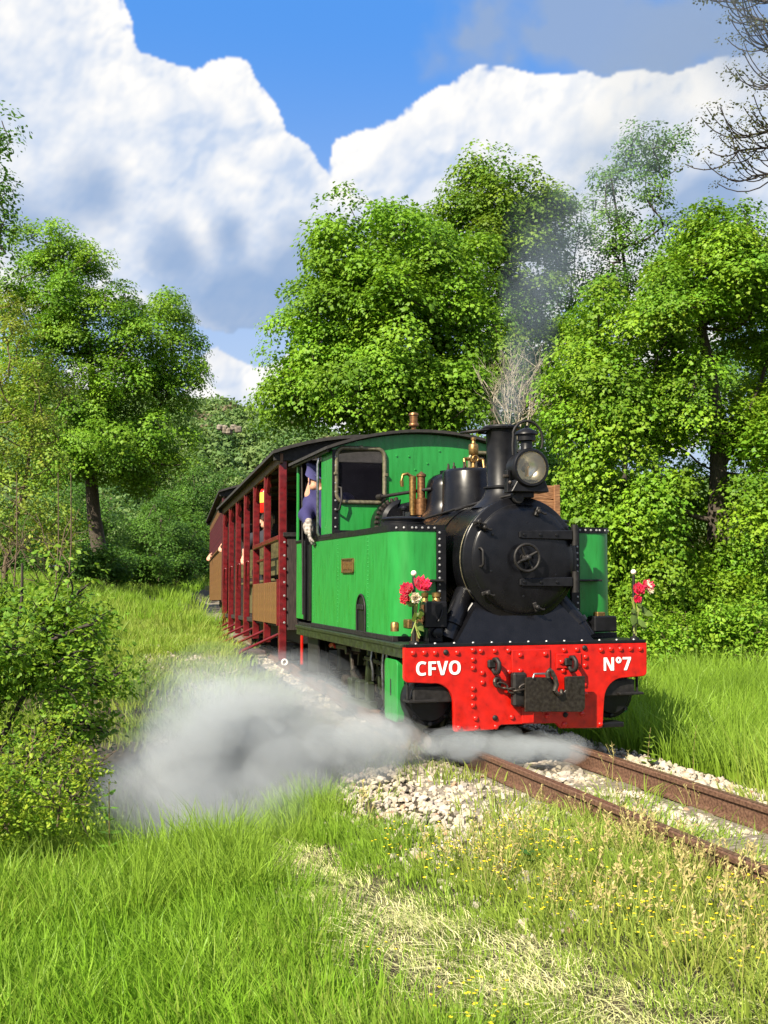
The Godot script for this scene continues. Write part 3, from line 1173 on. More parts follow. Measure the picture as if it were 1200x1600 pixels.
# a spray of leaves, growing along +y from the origin
func leaf_spray(count: int, reach: float, size: float, lobed: bool, seed_: int) -> ArrayMesh:
	var r := RandomNumberGenerator.new()
	r.seed = seed_
	var st := Shape.new()
	st.tinted = true
	for k in count:
		var a := r.randf() * TAU
		var rad := reach * sqrt(r.randf())
		var p := Vector3(cos(a) * rad, r.randf_range(-0.25, 0.45) * reach - rad * rad / reach * 0.5, sin(a) * rad)
		var up := (Vector3(r.randfn(0, 0.45), 1.0, r.randfn(0, 0.45)) + Vector3(cos(a), 0, sin(a)) * 0.5 * rad / reach).normalized()
		var dir := Vector3(cos(a + r.randf_range(-1.2, 1.2)), r.randf_range(-0.5, 0.1), sin(a + r.randf_range(-1.2, 1.2)))
		dir = (dir - up * dir.dot(up)).normalized()
		var g := r.randf_range(0.8, 1.2)
		st.col = Color(g * r.randf_range(0.9, 1.15), g, g * r.randf_range(0.8, 1.0))
		leaf_into(st, p, dir, up, size * r.randf_range(0.7, 1.15), lobed)
	st.col = Color(0.6, 0.5, 0.4)
	return st.mesh()


# limbs: every clump hangs on the nearest earlier node, thickness by what it carries
func limbs_into(st: Shape, trunk: Array, clumps: Array, twig: float, power: float, most: float) -> void:
	var nodes: Array[Vector3] = []
	var par: Array[int] = []
	for i in trunk.size():
		nodes.append(trunk[i])
		par.append(i - 1)
	var order: Array = clumps.duplicate()
	var foot: Vector3 = trunk[trunk.size() / 2]
	order.sort_custom(func(a, b): return a.distance_squared_to(foot) < b.distance_squared_to(foot))
	for c in order:
		var best := 0
		var cost := 1e9
		for i in range(1, nodes.size()):
			var d: Vector3 = c - nodes[i]
			var w := d.length() * (1.0 + 0.8 * maxf(0.0, -d.normalized().y + 0.15)) + (0.12 if i >= trunk.size() else 0.0)
			if w < cost:
				cost = w
				best = i
		# a bend halfway along a long reach
		var from := nodes[best]
		if cost > 0.5:
			var m: Vector3 = from.lerp(c, 0.5) + Vector3(0, -0.06 * cost, 0)
			nodes.append(m)
			par.append(best)
			best = nodes.size() - 1
		nodes.append(c)
		par.append(best)
	var carry := PackedFloat32Array()
	carry.resize(nodes.size())
	for i in range(nodes.size() - 1, 0, -1):
		carry[i] = maxf(carry[i], 1.0)
		carry[par[i]] += carry[i]
	for i in range(trunk.size(), nodes.size()):
		var r1 := minf(most, twig * pow(carry[i], power))
		var r0 := minf(most, twig * pow(carry[i] + 1.0, power))
		var a := nodes[par[i]]
		var b := nodes[i]
		var m := a.lerp(b, 0.5) + Vector3(sin(i * 12.9) * 0.06, sin(i * 7.3) * 0.04, cos(i * 5.1) * 0.06) * a.distance_to(b)
		st.tube([a, m, b], r0, r1, 6 if r0 > 0.03 else 4, false)


# lobes: [centre, radii, clump count]; look: leaf material tint pair, spray meshes
func make_tree(called: String, label: String, category: String, group: String, base: Vector3, trunk_r: float, lean: Vector3, lobes: Array, clump_r: float, sprays: int, meshes: Array, tint_a: Color, tint_b: Color, seed_: int, bark: Material, bare := 0.0, trunk_to := 0.75) -> Node3D:
	rng.seed = seed_
	var t := thing(called, label, category, base, 0.0, group)
	var clumps: Array[Vector3] = []
	var top := 0.0
	var mean := Vector3.ZERO
	for q in lobes:
		var c: Vector3 = q[0]
		var r: Vector3 = q[1]
		top = maxf(top, c.y + r.y)
		mean += c / lobes.size()
		for k in q[2]:
			var d := Vector3(rng.randfn(), rng.randfn(), rng.randfn()).normalized()
			var f := pow(rng.randf(), 0.28)
			clumps.append(c + d * r * f)
	var trunk: Array = []
	var n := 9
	for i in n:
		var f := float(i) / (n - 1)
		var h := f * top * trunk_to
		trunk.append(Vector3(mean.x, 0, mean.z) * f * f * 0.8 + lean * f + Vector3(sin(f * 7.0 + seed_) * 0.09, h - (0.15 if i == 0 else 0.0), cos(f * 6.0 + seed_) * 0.09) * Vector3(top * 0.13, 1, top * 0.13))
	var st := Shape.new()
	var radii: Array = []
	for i in n:
		var f := float(i) / (n - 1)
		radii.append(trunk_r * (1.0 - 0.75 * f) * (1.35 if i == 0 else 1.0))
	st.tube(trunk, trunk_r, 0.0, 12, true, radii)
	part(st, "trunk", bark, t)
	st = Shape.new()
	limbs_into(st, trunk, clumps, 0.009 * maxf(1.0, clump_r / 0.5), 0.42, trunk_r * 0.6)
	part(st, "limbs", bark, t)
	var boxes: Array = []
	var tints: Array = []
	for m in meshes:
		boxes.append([])
		tints.append([])
	for c in clumps:
		if rng.randf() < bare:
			continue
		var tone := rng.randf_range(0.78, 1.25)
		var hue := rng.randf()
		var cr := clump_r * rng.randf_range(0.65, 1.25)
		var outward := (c - Vector3(mean.x, mean.y - top * 0.15, mean.z)).normalized()
		for k in sprays:
			var d := Vector3(rng.randfn(), rng.randfn() * 0.75 + 0.25, rng.randfn()).normalized()
			var p: Vector3 = c + d * Vector3(1, 0.62, 1) * cr * 0.95 * pow(rng.randf(), 0.42)
			var y := (d * 0.7 + outward * 0.5 + Vector3(0, 0.75, 0)).normalized()
			var x := y.cross(Vector3(rng.randfn(), rng.randfn(), rng.randfn())).normalized()
			var b := Basis(x, y, x.cross(y)) * rng.randf_range(0.65, 1.25)
			var i := rng.randi() % meshes.size()
			boxes[i].append(Transform3D(b, p))
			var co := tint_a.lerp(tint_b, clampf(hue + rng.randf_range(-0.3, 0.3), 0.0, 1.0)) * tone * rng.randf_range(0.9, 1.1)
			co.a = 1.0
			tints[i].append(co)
	var crown := Node3D.new()
	crown.name = "crown"
	t.add_child(crown)
	for i in meshes.size():
		if boxes[i].size():
			many(meshes[i], M.leaf, boxes[i], "foliage", crown, tints[i])
	return t


# bare or thinly leaved stems fanning up from the base
func twig_clump(st: Shape, r: RandomNumberGenerator, base: Vector3, dir: Vector3, length: float, thick: float, depth: int, curl: float, tips: Array) -> void:
	var pts: Array = [base]
	var d := dir.normalized()
	var p := base
	var k := 4
	for i in k:
		d = (d + Vector3(r.randfn(), r.randfn() + curl, r.randfn()) * 0.16).normalized()
		p += d * length / k
		pts.append(p)
	st.tube(pts, thick, thick * 0.55, 4 if thick < 0.02 else 6, false)
	if depth <= 0:
		tips.append([p, d])
		return
	var n := 2 + (r.randi() % 3)
	for i in n:
		var f := r.randf_range(0.35, 1.0)
		var at: Vector3 = pts[int(f * k)]
		var nd := (d + Vector3(r.randfn(), r.randfn() * 0.6 + curl, r.randfn()) * 0.5).normalized()
		twig_clump(st, r, at, nd, length * r.randf_range(0.5, 0.8), thick * 0.55, depth - 1, curl, tips)


func at_pixel_depth(px: float, py: float, depth: float) -> Vector3:
	# where a thing stands that was measured in the photograph, 1200 by 1600, at a depth in metres
	var b := Basis.from_euler(Vector3(PITCH, -YAW, 0))
	return EYE + b * (Vector3((px - 600.0) / 1650.0, (800.0 - py) / 1650.0, -1.0) * depth)


func foot_of(px: float, depth: float) -> Vector3:
	var p := at_pixel_depth(px, 902.0, depth)
	return Vector3(p.x, ground_y(p.x, p.z) - 0.03, p.z)


# lobes given as picture x, y of the centre, picture radii, depth offset and radius in depth, clump count
func lobes_at(base: Vector3, depth: float, list: Array) -> Array:
	var out: Array = []
	for q in list:
		var dd: float = depth + q[4]
		var c := at_pixel_depth(q[0], q[1], dd) - base
		out.append([c, Vector3(q[2] / 1650.0 * dd, q[3] / 1650.0 * dd, q[5]), q[6]])
	return out


func build_trees() -> void:
	var maple: Array = []
	var small: Array = []
	var loose: Array = []
	for k in 3:
		maple.append(leaf_spray(52, 0.34, 0.079, true, 800 + k))
		small.append(leaf_spray(60, 0.25, 0.053, true, 820 + k))
		loose.append(leaf_spray(26, 0.3, 0.085, false, 840 + k))
	var bright_a := Color(0.135, 0.285, 0.02)
	var bright_b := Color(0.21, 0.37, 0.027)
	var deep_a := Color(0.09, 0.22, 0.03)
	var deep_b := Color(0.15, 0.29, 0.035)
	# centre: round maple behind the cab
	var f := foot_of(610, 20.0)
	make_tree("maple_tree", "broad round bright green maple directly behind the locomotive cab", "tree", "trees along the line", f, 0.2, Vector3.ZERO, lobes_at(f, 20.0, [[590, 400, 105, 85, 0.0, 1.5, 58], [520, 520, 105, 110, 0.0, 1.4, 62], [640, 500, 110, 120, -0.6, 1.4, 66], [480, 610, 82, 55, 0.0, 1.1, 34], [590, 620, 120, 60, -0.8, 1.2, 50], [710, 470, 70, 130, 0.0, 1.2, 44], [700, 620, 75, 55, -0.6, 1.0, 30]]), 0.47, 6, maple, bright_a, bright_b, 41, M.bark)
	# taller darker tree behind it
	f = foot_of(770, 24.0)
	make_tree("maple_tree", "tall dark crowned maple rising behind the round bright maple", "tree", "trees along the line", f, 0.22, Vector3.ZERO, lobes_at(f, 24.0, [[780, 310, 75, 65, 0.0, 1.2, 34], [750, 400, 90, 85, 0.0, 1.5, 42], [830, 400, 60, 95, 0.3, 1.3, 34], [845, 335, 42, 48, 0.0, 0.9, 16], [720, 330, 40, 50, 0.0, 0.9, 14], [800, 530, 100, 90, 0.8, 1.5, 44], [820, 620, 80, 60, 0.5, 1.3, 24]]), 0.5, 5, maple, Color(0.11, 0.23, 0.022), Color(0.19, 0.3, 0.026), 43, M.bark)
	# thin, half bare tree in the smoke
	f = foot_of(985, 25.0)
	make_tree("thin_tree", "tall thin tree with half bare top behind the chimney smoke", "tree", "trees along the line", f, 0.085, Vector3.ZERO, lobes_at(f, 25.0, [[1020, 235, 62, 50, 0.0, 0.9, 26], [980, 300, 65, 60, 0.0, 1.0, 26], [1010, 390, 75, 60, 0.0, 1.2, 26], [940, 370, 45, 60, 0.0, 0.8, 16], [930, 450, 70, 75, 0.0, 1.0, 30], [880, 400, 45, 60, 0.0, 0.9, 18]]), 0.42, 5, loose, deep_a, Color(0.14, 0.26, 0.04), 47, M.dark_twig, 0.18, 0.9)
	# right: big field maple close to the line
	f = foot_of(1135, 13.6)
	make_tree("field_maple", "large field maple with dark leaning trunk at the right of the line", "tree", "trees along the line", f, 0.17, Vector3(-0.1, 0, 0), lobes_at(f, 13.4, [[1120, 420, 75, 85, 0.0, 0.9, 38], [1135, 365, 45, 42, 0.0, 0.6, 16], [1060, 470, 60, 60, 0.1, 0.8, 18], [990, 500, 85, 70, 0.0, 1.0, 36], [1195, 470, 70, 110, 0.2, 1.0, 36], [930, 620, 75, 85, -0.2, 0.8, 40], [1030, 630, 85, 80, 0.3, 1.0, 36], [960, 770, 85, 90, -0.3, 0.8, 46], [1060, 810, 55, 80, 0.5, 0.8, 22], [1190, 660, 45, 80, -0.2, 0.7, 26], [1200, 830, 45, 100, -0.4, 0.7, 30], [1000, 900, 65, 75, -0.2, 0.8, 36], [1090, 920, 70, 60, 0.2, 0.8, 30], [1270, 640, 90, 260, 0.2, 1.2, 50]]), 0.32, 6, small, Color(0.13, 0.28, 0.02), Color(0.24, 0.385, 0.027), 53, M.bark, 0.0, 0.85)
	# left: maple standing on the bank
	f = foot_of(160, 30.0)
	make_tree("maple_tree", "full crowned maple with visible bare trunk on the left bank", "tree", "trees along the line", f, 0.24, Vector3(-0.6, 0, 0), lobes_at(f, 30.0, [[80, 430, 70, 75, 0.0, 2.0, 36], [150, 480, 85, 80, -0.4, 2.0, 46], [230, 540, 75, 85, 0.2, 2.0, 40], [110, 600, 100, 90, -0.4, 2.2, 56], [220, 650, 90, 80, 0.2, 2.0, 44], [170, 700, 85, 50, -0.6, 2.0, 34], [270, 590, 45, 70, 0.3, 1.4, 22], [50, 520, 60, 90, 0.0, 1.8, 30], [95, 725, 60, 45, -0.4, 1.4, 18], [245, 720, 60, 45, 0.0, 1.4, 18]]), 0.62, 7, maple, Color(0.12, 0.27, 0.02), Color(0.2, 0.35, 0.025), 59, M.bark)
	# far left edge: an ash reaching in, and a straggling twiggy tree
	f = foot_of(-60, 20.0)
	make_tree("ash_tree", "slender ash with open leafy branches at the far left edge", "tree", "", f, 0.14, Vector3.ZERO, lobes_at(f, 20.0, [[-5, 260, 32, 80, 0.0, 0.7, 22], [-50, 330, 60, 120, 0.0, 1.0, 30], [5, 360, 22, 45, 0.0, 0.5, 10]]), 0.34, 3, loose, deep_a, deep_b, 61, M.dark_twig, 0.1, 0.9)
	f = foot_of(10, 22.0)
	make_tree("straggly_tree", "straggling olive green tree with bare twigs left of the maple", "tree", "", f, 0.06, Vector3(0.4, 0, 0), lobes_at(f, 22.0, [[20, 560, 50, 110, 0.0, 0.9, 34], [40, 700, 65, 80, -0.4, 1.0, 34], [10, 800, 60, 60, -0.6, 1.0, 26], [90, 830, 40, 50, -0.6, 0.8, 16], [60, 620, 55, 70, -0.3, 0.8, 22]]), 0.4, 4, loose, Color(0.19, 0.31, 0.035), Color(0.31, 0.37, 0.05), 67, M.brown_twig, 0.1)
	# a wood edge behind; the left thicket's dark greens also hold painted shade
	var k := 0
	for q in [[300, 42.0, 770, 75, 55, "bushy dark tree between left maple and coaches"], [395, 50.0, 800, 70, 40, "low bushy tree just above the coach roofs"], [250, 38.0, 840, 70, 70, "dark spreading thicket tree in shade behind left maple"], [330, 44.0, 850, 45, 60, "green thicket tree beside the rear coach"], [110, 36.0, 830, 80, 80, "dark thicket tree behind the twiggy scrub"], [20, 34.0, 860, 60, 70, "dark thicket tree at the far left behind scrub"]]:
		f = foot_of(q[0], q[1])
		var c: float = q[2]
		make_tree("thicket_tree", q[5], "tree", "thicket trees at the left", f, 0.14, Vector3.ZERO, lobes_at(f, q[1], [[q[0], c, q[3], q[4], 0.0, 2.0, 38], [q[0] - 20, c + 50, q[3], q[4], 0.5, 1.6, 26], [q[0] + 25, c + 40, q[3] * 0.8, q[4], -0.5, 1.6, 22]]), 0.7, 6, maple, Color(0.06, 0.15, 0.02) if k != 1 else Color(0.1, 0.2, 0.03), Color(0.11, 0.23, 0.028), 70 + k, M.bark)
		k += 1
	k = 0
	for q in [[660, 31.0, 650, 100, 90, "shady tree filling the gap behind the round maple"], [860, 30.0, 560, 80, 120, "dark ivy clad tree in the gap behind the chimney"], [930, 29.0, 700, 90, 110, "shady tree behind the wooden crate"], [1130, 27.0, 560, 100, 140, "tree standing in shade behind the field maple"], [840, 27.0, 760, 90, 70, "low dark tree behind the smokebox"], [1080, 20.0, 900, 130, 80, "dense shrubby tree beneath the field maple"]]:
		f = foot_of(q[0], q[1])
		var c: float = q[2]
		make_tree("wood_tree", q[5], "tree", "wood edge at the right", f, 0.16, Vector3.ZERO, lobes_at(f, q[1], [[q[0], c, q[3], q[4], 0.0, 1.6, 40], [q[0] - 30, c + 70, q[3], q[4], 0.5, 1.5, 26], [q[0] + 30, c + 60, q[3] * 0.8, q[4], -0.3, 1.4, 24]]), 0.6, 5, maple, Color(0.1, 0.24, 0.025), Color(0.16, 0.31, 0.03), 90 + k, M.bark)
		k += 1
	# pale bare shrub straight behind the chimney
	var r := RandomNumberGenerator.new()
	r.seed = 5
	f = foot_of(805, 17.0)
	var sh := thing("bare_shrub", "pale bare branched shrub standing behind the chimney top", "shrub", f)
	var st := Shape.new()
	var tips: Array = []
	for i in 9:
		var a := at_pixel_depth(805 + r.randf_range(-18, 18), 690, 17.0 + r.randf_range(-0.3, 0.3)) - f
		var foot := Vector3(a.x * 0.5, 0.0, a.z * 0.5)
		st.tube([foot, foot.lerp(a, 0.6), a], 0.03, 0.018, 6, false)
		twig_clump(st, r, a, Vector3(r.randf_range(-0.6, 0.55), 1.3, r.randf_range(-0.3, 0.3)), r.randf_range(0.75, 1.15), 0.017, 3, 0.3, tips)
	part(st, "branches", M.pale_twig, sh)
	# dead brushwood at the left
	f = foot_of(45, 19.0)
	var br := thing("brushwood", "tangle of pale dead twigs at the far left below the straggling tree", "brushwood", f)
	st = Shape.new()
	for i in 14:
		var a := at_pixel_depth(r.randf_range(-40, 110), r.randf_range(880, 950), 19.0 + r.randf_range(-0.8, 0.8)) - f
		twig_clump(st, r, a, Vector3(r.randf_range(-1.0, 1.0), r.randf_range(0.1, 0.9), r.randf_range(-0.4, 0.4)), r.randf_range(0.6, 1.1), 0.012, 2, 0.05, tips)
	part(st, "twigs", M.brown_twig, br, "stuff")
	st = Shape.new()
	for i in 3:
		var a := at_pixel_depth([85, 105, 20][i], 940, 18.0) - f
		st.tube([a, a + Vector3(0.05, 1.0, 0), a + Vector3(0.02, 2.2, 0.1)], 0.016, 0.008, 6, false)
	part(st, "poles", M.brown_twig, br)
	# branches with hooked twigs hanging in at the top right, from a walnut outside the frame
	f = Vector3(4.6, 0, -1.2)
	f.y = ground_y(f.x, f.z)
	var wa := thing("walnut_tree", "overhanging tree with hooked bare twigs at the upper right corner", "tree", f)
	st = Shape.new()
	var crown_at := at_pixel_depth(1330, 60, 8.6) - f
	st.tube([Vector3(0, -0.1, 0), Vector3(0.1, 1.5, 0.1), crown_at * Vector3(0.7, 0.75, 0.7) + Vector3(0.2, 0, 0), crown_at + Vector3(0, 0.5, 0)], 0.16, 0.07, 10)
	part(st, "trunk", M.bark, wa)
	st = Shape.new()
	var ends: Array = []
	for q in [[1290, 60, 1165, 25], [1290, 20, 1130, -10], [1300, 100, 1190, 70], [1300, 180, 1170, 212], [1310, 220, 1155, 235], [1300, 150, 1205, 130], [1310, 260, 1175, 275]]:
		var a := at_pixel_depth(q[0], q[1], 8.6) - f
		var b := at_pixel_depth(q[2], q[3], 8.5) - f
		st.tube([crown_at, a, b], 0.03, 0.008, 6, false)
		for i in 7:
			ends.append([a.lerp(b, 0.45 + 0.55 * i / 6.0), (b - a).normalized()])
	var buds: Array = []
	var bud_tint: Array = []
	for e in ends:
		var p: Vector3 = e[0]
		var d: Vector3 = e[1]
		for i in 2:
			# sagging twig whose tip turns up again
			var side := (d * r.randf_range(0.5, 1.3) + Vector3(0, r.randf_range(-0.9, 0.4), 0) + Vector3(0, 0, r.randf_range(-0.6, 0.6))).normalized()
			var l := r.randf_range(0.2, 0.55)
			var pts: Array = [p]
			var q := p
			var dd := side
			for j in 6:
				q += dd * l / 6.0
				dd = (dd + Vector3(0, 0.3, 0)).normalized()
				pts.append(q)
			st.tube(pts, 0.006, 0.004, 4, false)
			buds.append(Transform3D(Basis(Vector3.UP, r.randf() * TAU) * r.randf_range(0.18, 0.42), q))
			bud_tint.append(Color(0.13, 0.14, 0.05) * r.randf_range(0.8, 1.3))
	part(st, "twigs", M.dark_twig, wa)
	many(loose[0], M.leaf, buds, "young_leaves", wa, bud_tint)
	far_wood(maple)


func far_wood(meshes: Array) -> void:
	# the hill's wood reads as one mass
	var ball := Shape.new()
	ball.tinted = true
	var r := RandomNumberGenerator.new()
	r.seed = 12
	for k in 260:
		var d := Vector3(r.randfn(), r.randfn() * 0.8 + 0.25, r.randfn()).normalized()
		var p := d * Vector3(2.6, 2.9, 2.6) * pow(r.randf(), 0.3)
		var g := r.randf_range(0.75, 1.25)
		ball.col = Color(g, g, g)
		leaf_into(ball, p, Vector3(r.randfn(), r.randfn(), r.randfn()), d + Vector3(0, 0.4, 0), r.randf_range(0.6, 1.0), false)
	var mesh := ball.mesh()
	var xf: Array = []
	var tint: Array = []
	for k in 5200:
		var z := r.randf_range(-155.0, -330.0)
		var x := r.randf_range(-120.0, 210.0)
		var y := hill_y(x, z)
		xf.append(Transform3D(Basis(Vector3.UP, r.randf() * TAU).scaled(Vector3.ONE * r.randf_range(0.7, 1.5)), Vector3(x, y + 2.0, z)))
		var c := Color(0.11, 0.22, 0.06).lerp(Color(0.22, 0.31, 0.1), r.randf())  # paler, bluer greens with distance haze mixed into the leaf colour
		if r.randf() < 0.04:
			c = Color(0.2, 0.17, 0.1)
		tint.append(c)
	var root := Node3D.new()
	root.name = "hill_wood"
	add_child(root)
	tag(root, "far off mixed wood covering the distant hill", "wood", "", "stuff")
	many(mesh, M.leaf, xf, "trees", root, tint)
	# a pale rock face showing through
	var st := Shape.new()
	for k in 5:
		var p := at_pixel_depth(344 + k * 7, 668 + (k % 3) * 3, 176.0)
		st.t = Transform3D(Basis.from_euler(Vector3(r.randf() * 0.3, r.randf(), r.randf() * 0.3)), p)
		st.box(Vector3.ZERO, Vector3(r.randf_range(0.7, 1.3), r.randf_range(0.9, 1.7), 1.0), 0.25)
	var o := part(st, "rock_face", M.rock, self)
	tag(o, "pale rock face showing through the wood on the hill", "rock")


# ---------------------------------------------------------------- bushes
func make_bush(called: String, label: String, base: Vector3, stems: Array, leaf_size: float, per_tip: int, tint_a: Color, tint_b: Color, seed_: int, bark: Material) -> void:
	var r := RandomNumberGenerator.new()
	r.seed = seed_
	var t := thing(called, label, "bush", base)
	var st := Shape.new()
	var tips: Array = []
	for q in stems:
		# q: start, direction, length, thickness, depth
		twig_clump(st, r, q[0], q[1], q[2], q[3], q[4], 0.06, tips)
	part(st, "branches", bark, t)
	var mesh: Array = []
	for k in 3:
		mesh.append(leaf_spray(14, leaf_size * 2.6, leaf_size, false, seed_ + 10 + k))
	var xf: Array = [[], [], []]
	var co: Array = [[], [], []]
	for e in tips:
		for k in per_tip:
			var p: Vector3 = e[0] - e[1] * r.randf_range(-0.06, 0.24) + Vector3(r.randfn(), r.randfn(), r.randfn()) * 0.045
			var y: Vector3 = (Vector3(r.randfn() * 0.5, 1.0, r.randfn() * 0.5) + e[1] * 0.6).normalized()
			var x: Vector3 = y.cross(Vector3(r.randfn(), r.randfn(), r.randfn())).normalized()
			var i := r.randi() % 3
			xf[i].append(Transform3D(Basis(x, y, x.cross(y)) * r.randf_range(0.7, 1.2), p))
			var c := tint_a.lerp(tint_b, r.randf()) * r.randf_range(0.85, 1.15)
			c.a = 1.0
			co[i].append(c)
	var crown := Node3D.new()
	crown.name = "foliage"
	t.add_child(crown)
	for i in 3:
		many(mesh[i], M.leaf, xf[i], "leaves", crown, co[i])


func build_bushes() -> void:
	var r := RandomNumberGenerator.new()
	r.seed = 17
	# blackthorn in the left foreground, branches reaching right over the grass
	var f := at_pixel_depth(-90, 1320, 6.2)
	f.y = ground_y(f.x, f.z) - 0.05
	var stems: Array = []
	for k in 38:
		var px := r.randf_range(-110, 108)
		var py := r.randf_range(985, 1100) - px * 0.1
		var p := at_pixel_depth(px, py, 6.2 + r.randf_range(-0.4, 0.5)) - f
		stems.append([p, Vector3(r.randf_range(-0.2, 0.6), r.randf_range(-0.1, 0.7), r.randf_range(-0.5, 0.5)), r.randf_range(0.17, 0.27), 0.009, 2])
	for q in [[-70, 1300, 20, 1120], [-60, 1310, 30, 1060], [-70, 1300, -10, 1000]]:
		var a := at_pixel_depth(q[0], q[1], 6.3) - f
		var b := at_pixel_depth(q[2], q[3], 6.2) - f
		stems.append([a, b - a, (b - a).length(), 0.024, 2])
	for q in [[70, 1130, 1.0, -0.2, 0.3], [85, 1060, 1.0, 0.1, 0.3], [80, 1000, 1.0, 0.25, 0.26], [40, 1150, 1.0, -0.3, 0.3]]:
		stems.append([at_pixel_depth(q[0], q[1], 6.1) - f, Vector3(q[2], q[3], 0.1), q[4], 0.014, 2])
	make_bush("blackthorn_bush", "spreading blackthorn bush with dark branches at the left edge", f, stems, 0.037, 4, Color(0.1, 0.23, 0.022), Color(0.24, 0.37, 0.03), 23, M.dark_twig)
	f = at_pixel_depth(10, 1400, 5.4)
	f.y = ground_y(f.x, f.z) - 0.05
	stems = []
	for k in 18:
		var p := at_pixel_depth(r.randf_range(-60, 115), r.randf_range(1195, 1340), 5.4 + r.randf_range(-0.3, 0.3)) - f
		stems.append([p, Vector3(r.randf_range(-0.3, 0.6), r.randf_range(0.3, 1.0), r.randf_range(-0.4, 0.4)), r.randf_range(0.16, 0.26), 0.006, 2])
	make_bush("hawthorn_bush", "small yellowish green bush in long grass below the blackthorn", f, stems, 0.026, 3, Color(0.13, 0.27, 0.02), Color(0.3, 0.38, 0.03), 27, M.brown_twig)
	# undergrowth at the right, under the trees
	var n := 0
	for q in [[960, 1000, 12.6], [1030, 1020, 12.4], [1120, 1030, 12.2], [1190, 1000, 12.3]]:
		f = foot_of(q[0], q[2])
		stems = []
		for k in 12:
			stems.append([Vector3(r.randf_range(-0.5, 0.5), r.randf_range(0.0, 0.3), r.randf_range(-0.4, 0.4)), Vector3(r.randf_range(-0.7, 0.7), 1.0, r.randf_range(-0.6, 0.6)), r.randf_range(0.3, 0.45), 0.009, 2])
		make_bush("hazel_bush", ["low leafy bush behind the beam's N°7 end", "low leafy bush left of the field maple trunk", "leafy bush at the foot of the field maple", "leafy bush beside the old concrete post"][n], f, stems, 0.06, 5, Color(0.15, 0.33, 0.025), Color(0.25, 0.4, 0.035), 130 + n, M.brown_twig)
		n += 1
	n = 0
	for q in [[195, 26.0], [260, 27.0], [120, 24.0]]:
		f = foot_of(q[0], q[1])
		stems = []
		for k in 12:
			stems.append([Vector3(r.randf_range(-0.9, 0.9), r.randf_range(0.0, 0.3), r.randf_range(-0.5, 0.5)), Vector3(r.randf_range(-0.7, 0.7), 1.0, r.randf_range(-0.6, 0.6)), r.randf_range(0.4, 0.6), 0.012, 2])
		make_bush("elder_bush", ["low bush right beside the left maple trunk", "low bush in shade between left maple and coaches", "low bush left of the left maple trunk"][n], f, stems, 0.08, 5, Color(0.055, 0.14, 0.02), Color(0.1, 0.21, 0.025), 150 + n, M.brown_twig)  # deep leaf tints carry the shade beneath the left maple
		n += 1


# ---------------------------------------------------------------- locomotive
const BOLTS := [[-0.744, 0.585], [-0.674, 0.585], [-0.608, 0.583], [-0.470, 0.582], [-0.369, 0.594], [-0.319, 0.588], [-0.230, 0.587], [-0.141, 0.587], [-0.070, 0.560], [0.094, 0.563], [0.228, 0.582], [0.314, 0.584], [0.479, 0.578], [0.546, 0.582], [0.614, 0.582], [0.684, 0.581], [0.753, 0.579], [-0.369, 0.539], [-0.370, 0.489], [-0.310, 0.459], [-0.310, 0.403], [-0.370, 0.370], [-0.371, 0.323], [-0.371, 0.271], [-0.355, 0.195], [-0.460, 0.145], [-0.349, 0.142], [-0.226, 0.141], [-0.122, 0.193], [-0.071, 0.468], [-0.138, 0.461], [0.372, 0.538], [0.368, 0.486], [0.219, 0.458], [0.202, 0.513], [0.362, 0.370], [0.366, 0.314], [0.109, 0.193], [0.468, 0.127], [0.343, 0.196], [0.222, 0.137]]
const DARK_BOLTS := [[-0.542, 0.586], [0.365, 0.594], [-0.232, 0.194], [0.230, 0.194]]


func dome_profile(r: float, h: float) -> Array:
	return [Vector2(r, 0), Vector2(r * 0.97, h * 0.4), Vector2(r * 0.75, h * 0.8), Vector2(r * 0.4, h), Vector2(0, h * 1.03)]


func lettering(txt: String, height: float, depth: float) -> TextMesh:
	var tm := TextMesh.new()
	var f := SystemFont.new()
	f.font_names = PackedStringArray(["Droid Sans"])
	f.font_weight = 700
	tm.font = f
	tm.text = txt
	tm.font_size = 64
	tm.pixel_size = height / 46.0
	tm.depth = depth
	return tm


func arc(cx: float, cy: float, r: float, a0: float, a1: float, k: int) -> PackedVector2Array:
	var out := PackedVector2Array()
	for i in k + 1:
		var a := deg_to_rad(lerpf(a0, a1, float(i) / k))
		out.append(Vector2(cx + cos(a) * r, cy + sin(a) * r))
	return out


func build_locomotive() -> void:
	var lo := thing("steam_locomotive", "green narrow gauge tank engine with black smokebox and red front beam lettered CFVO", "locomotive")
	front_beam(lo)
	coupling_gear(lo)
	boiler_parts(lo)
	for s in [-1.0, 1.0]:
		side_tank(lo, s)
	head_lamp(lo)
	cab(lo)
	frames_and_wheels(lo)
	deck_fittings(lo)


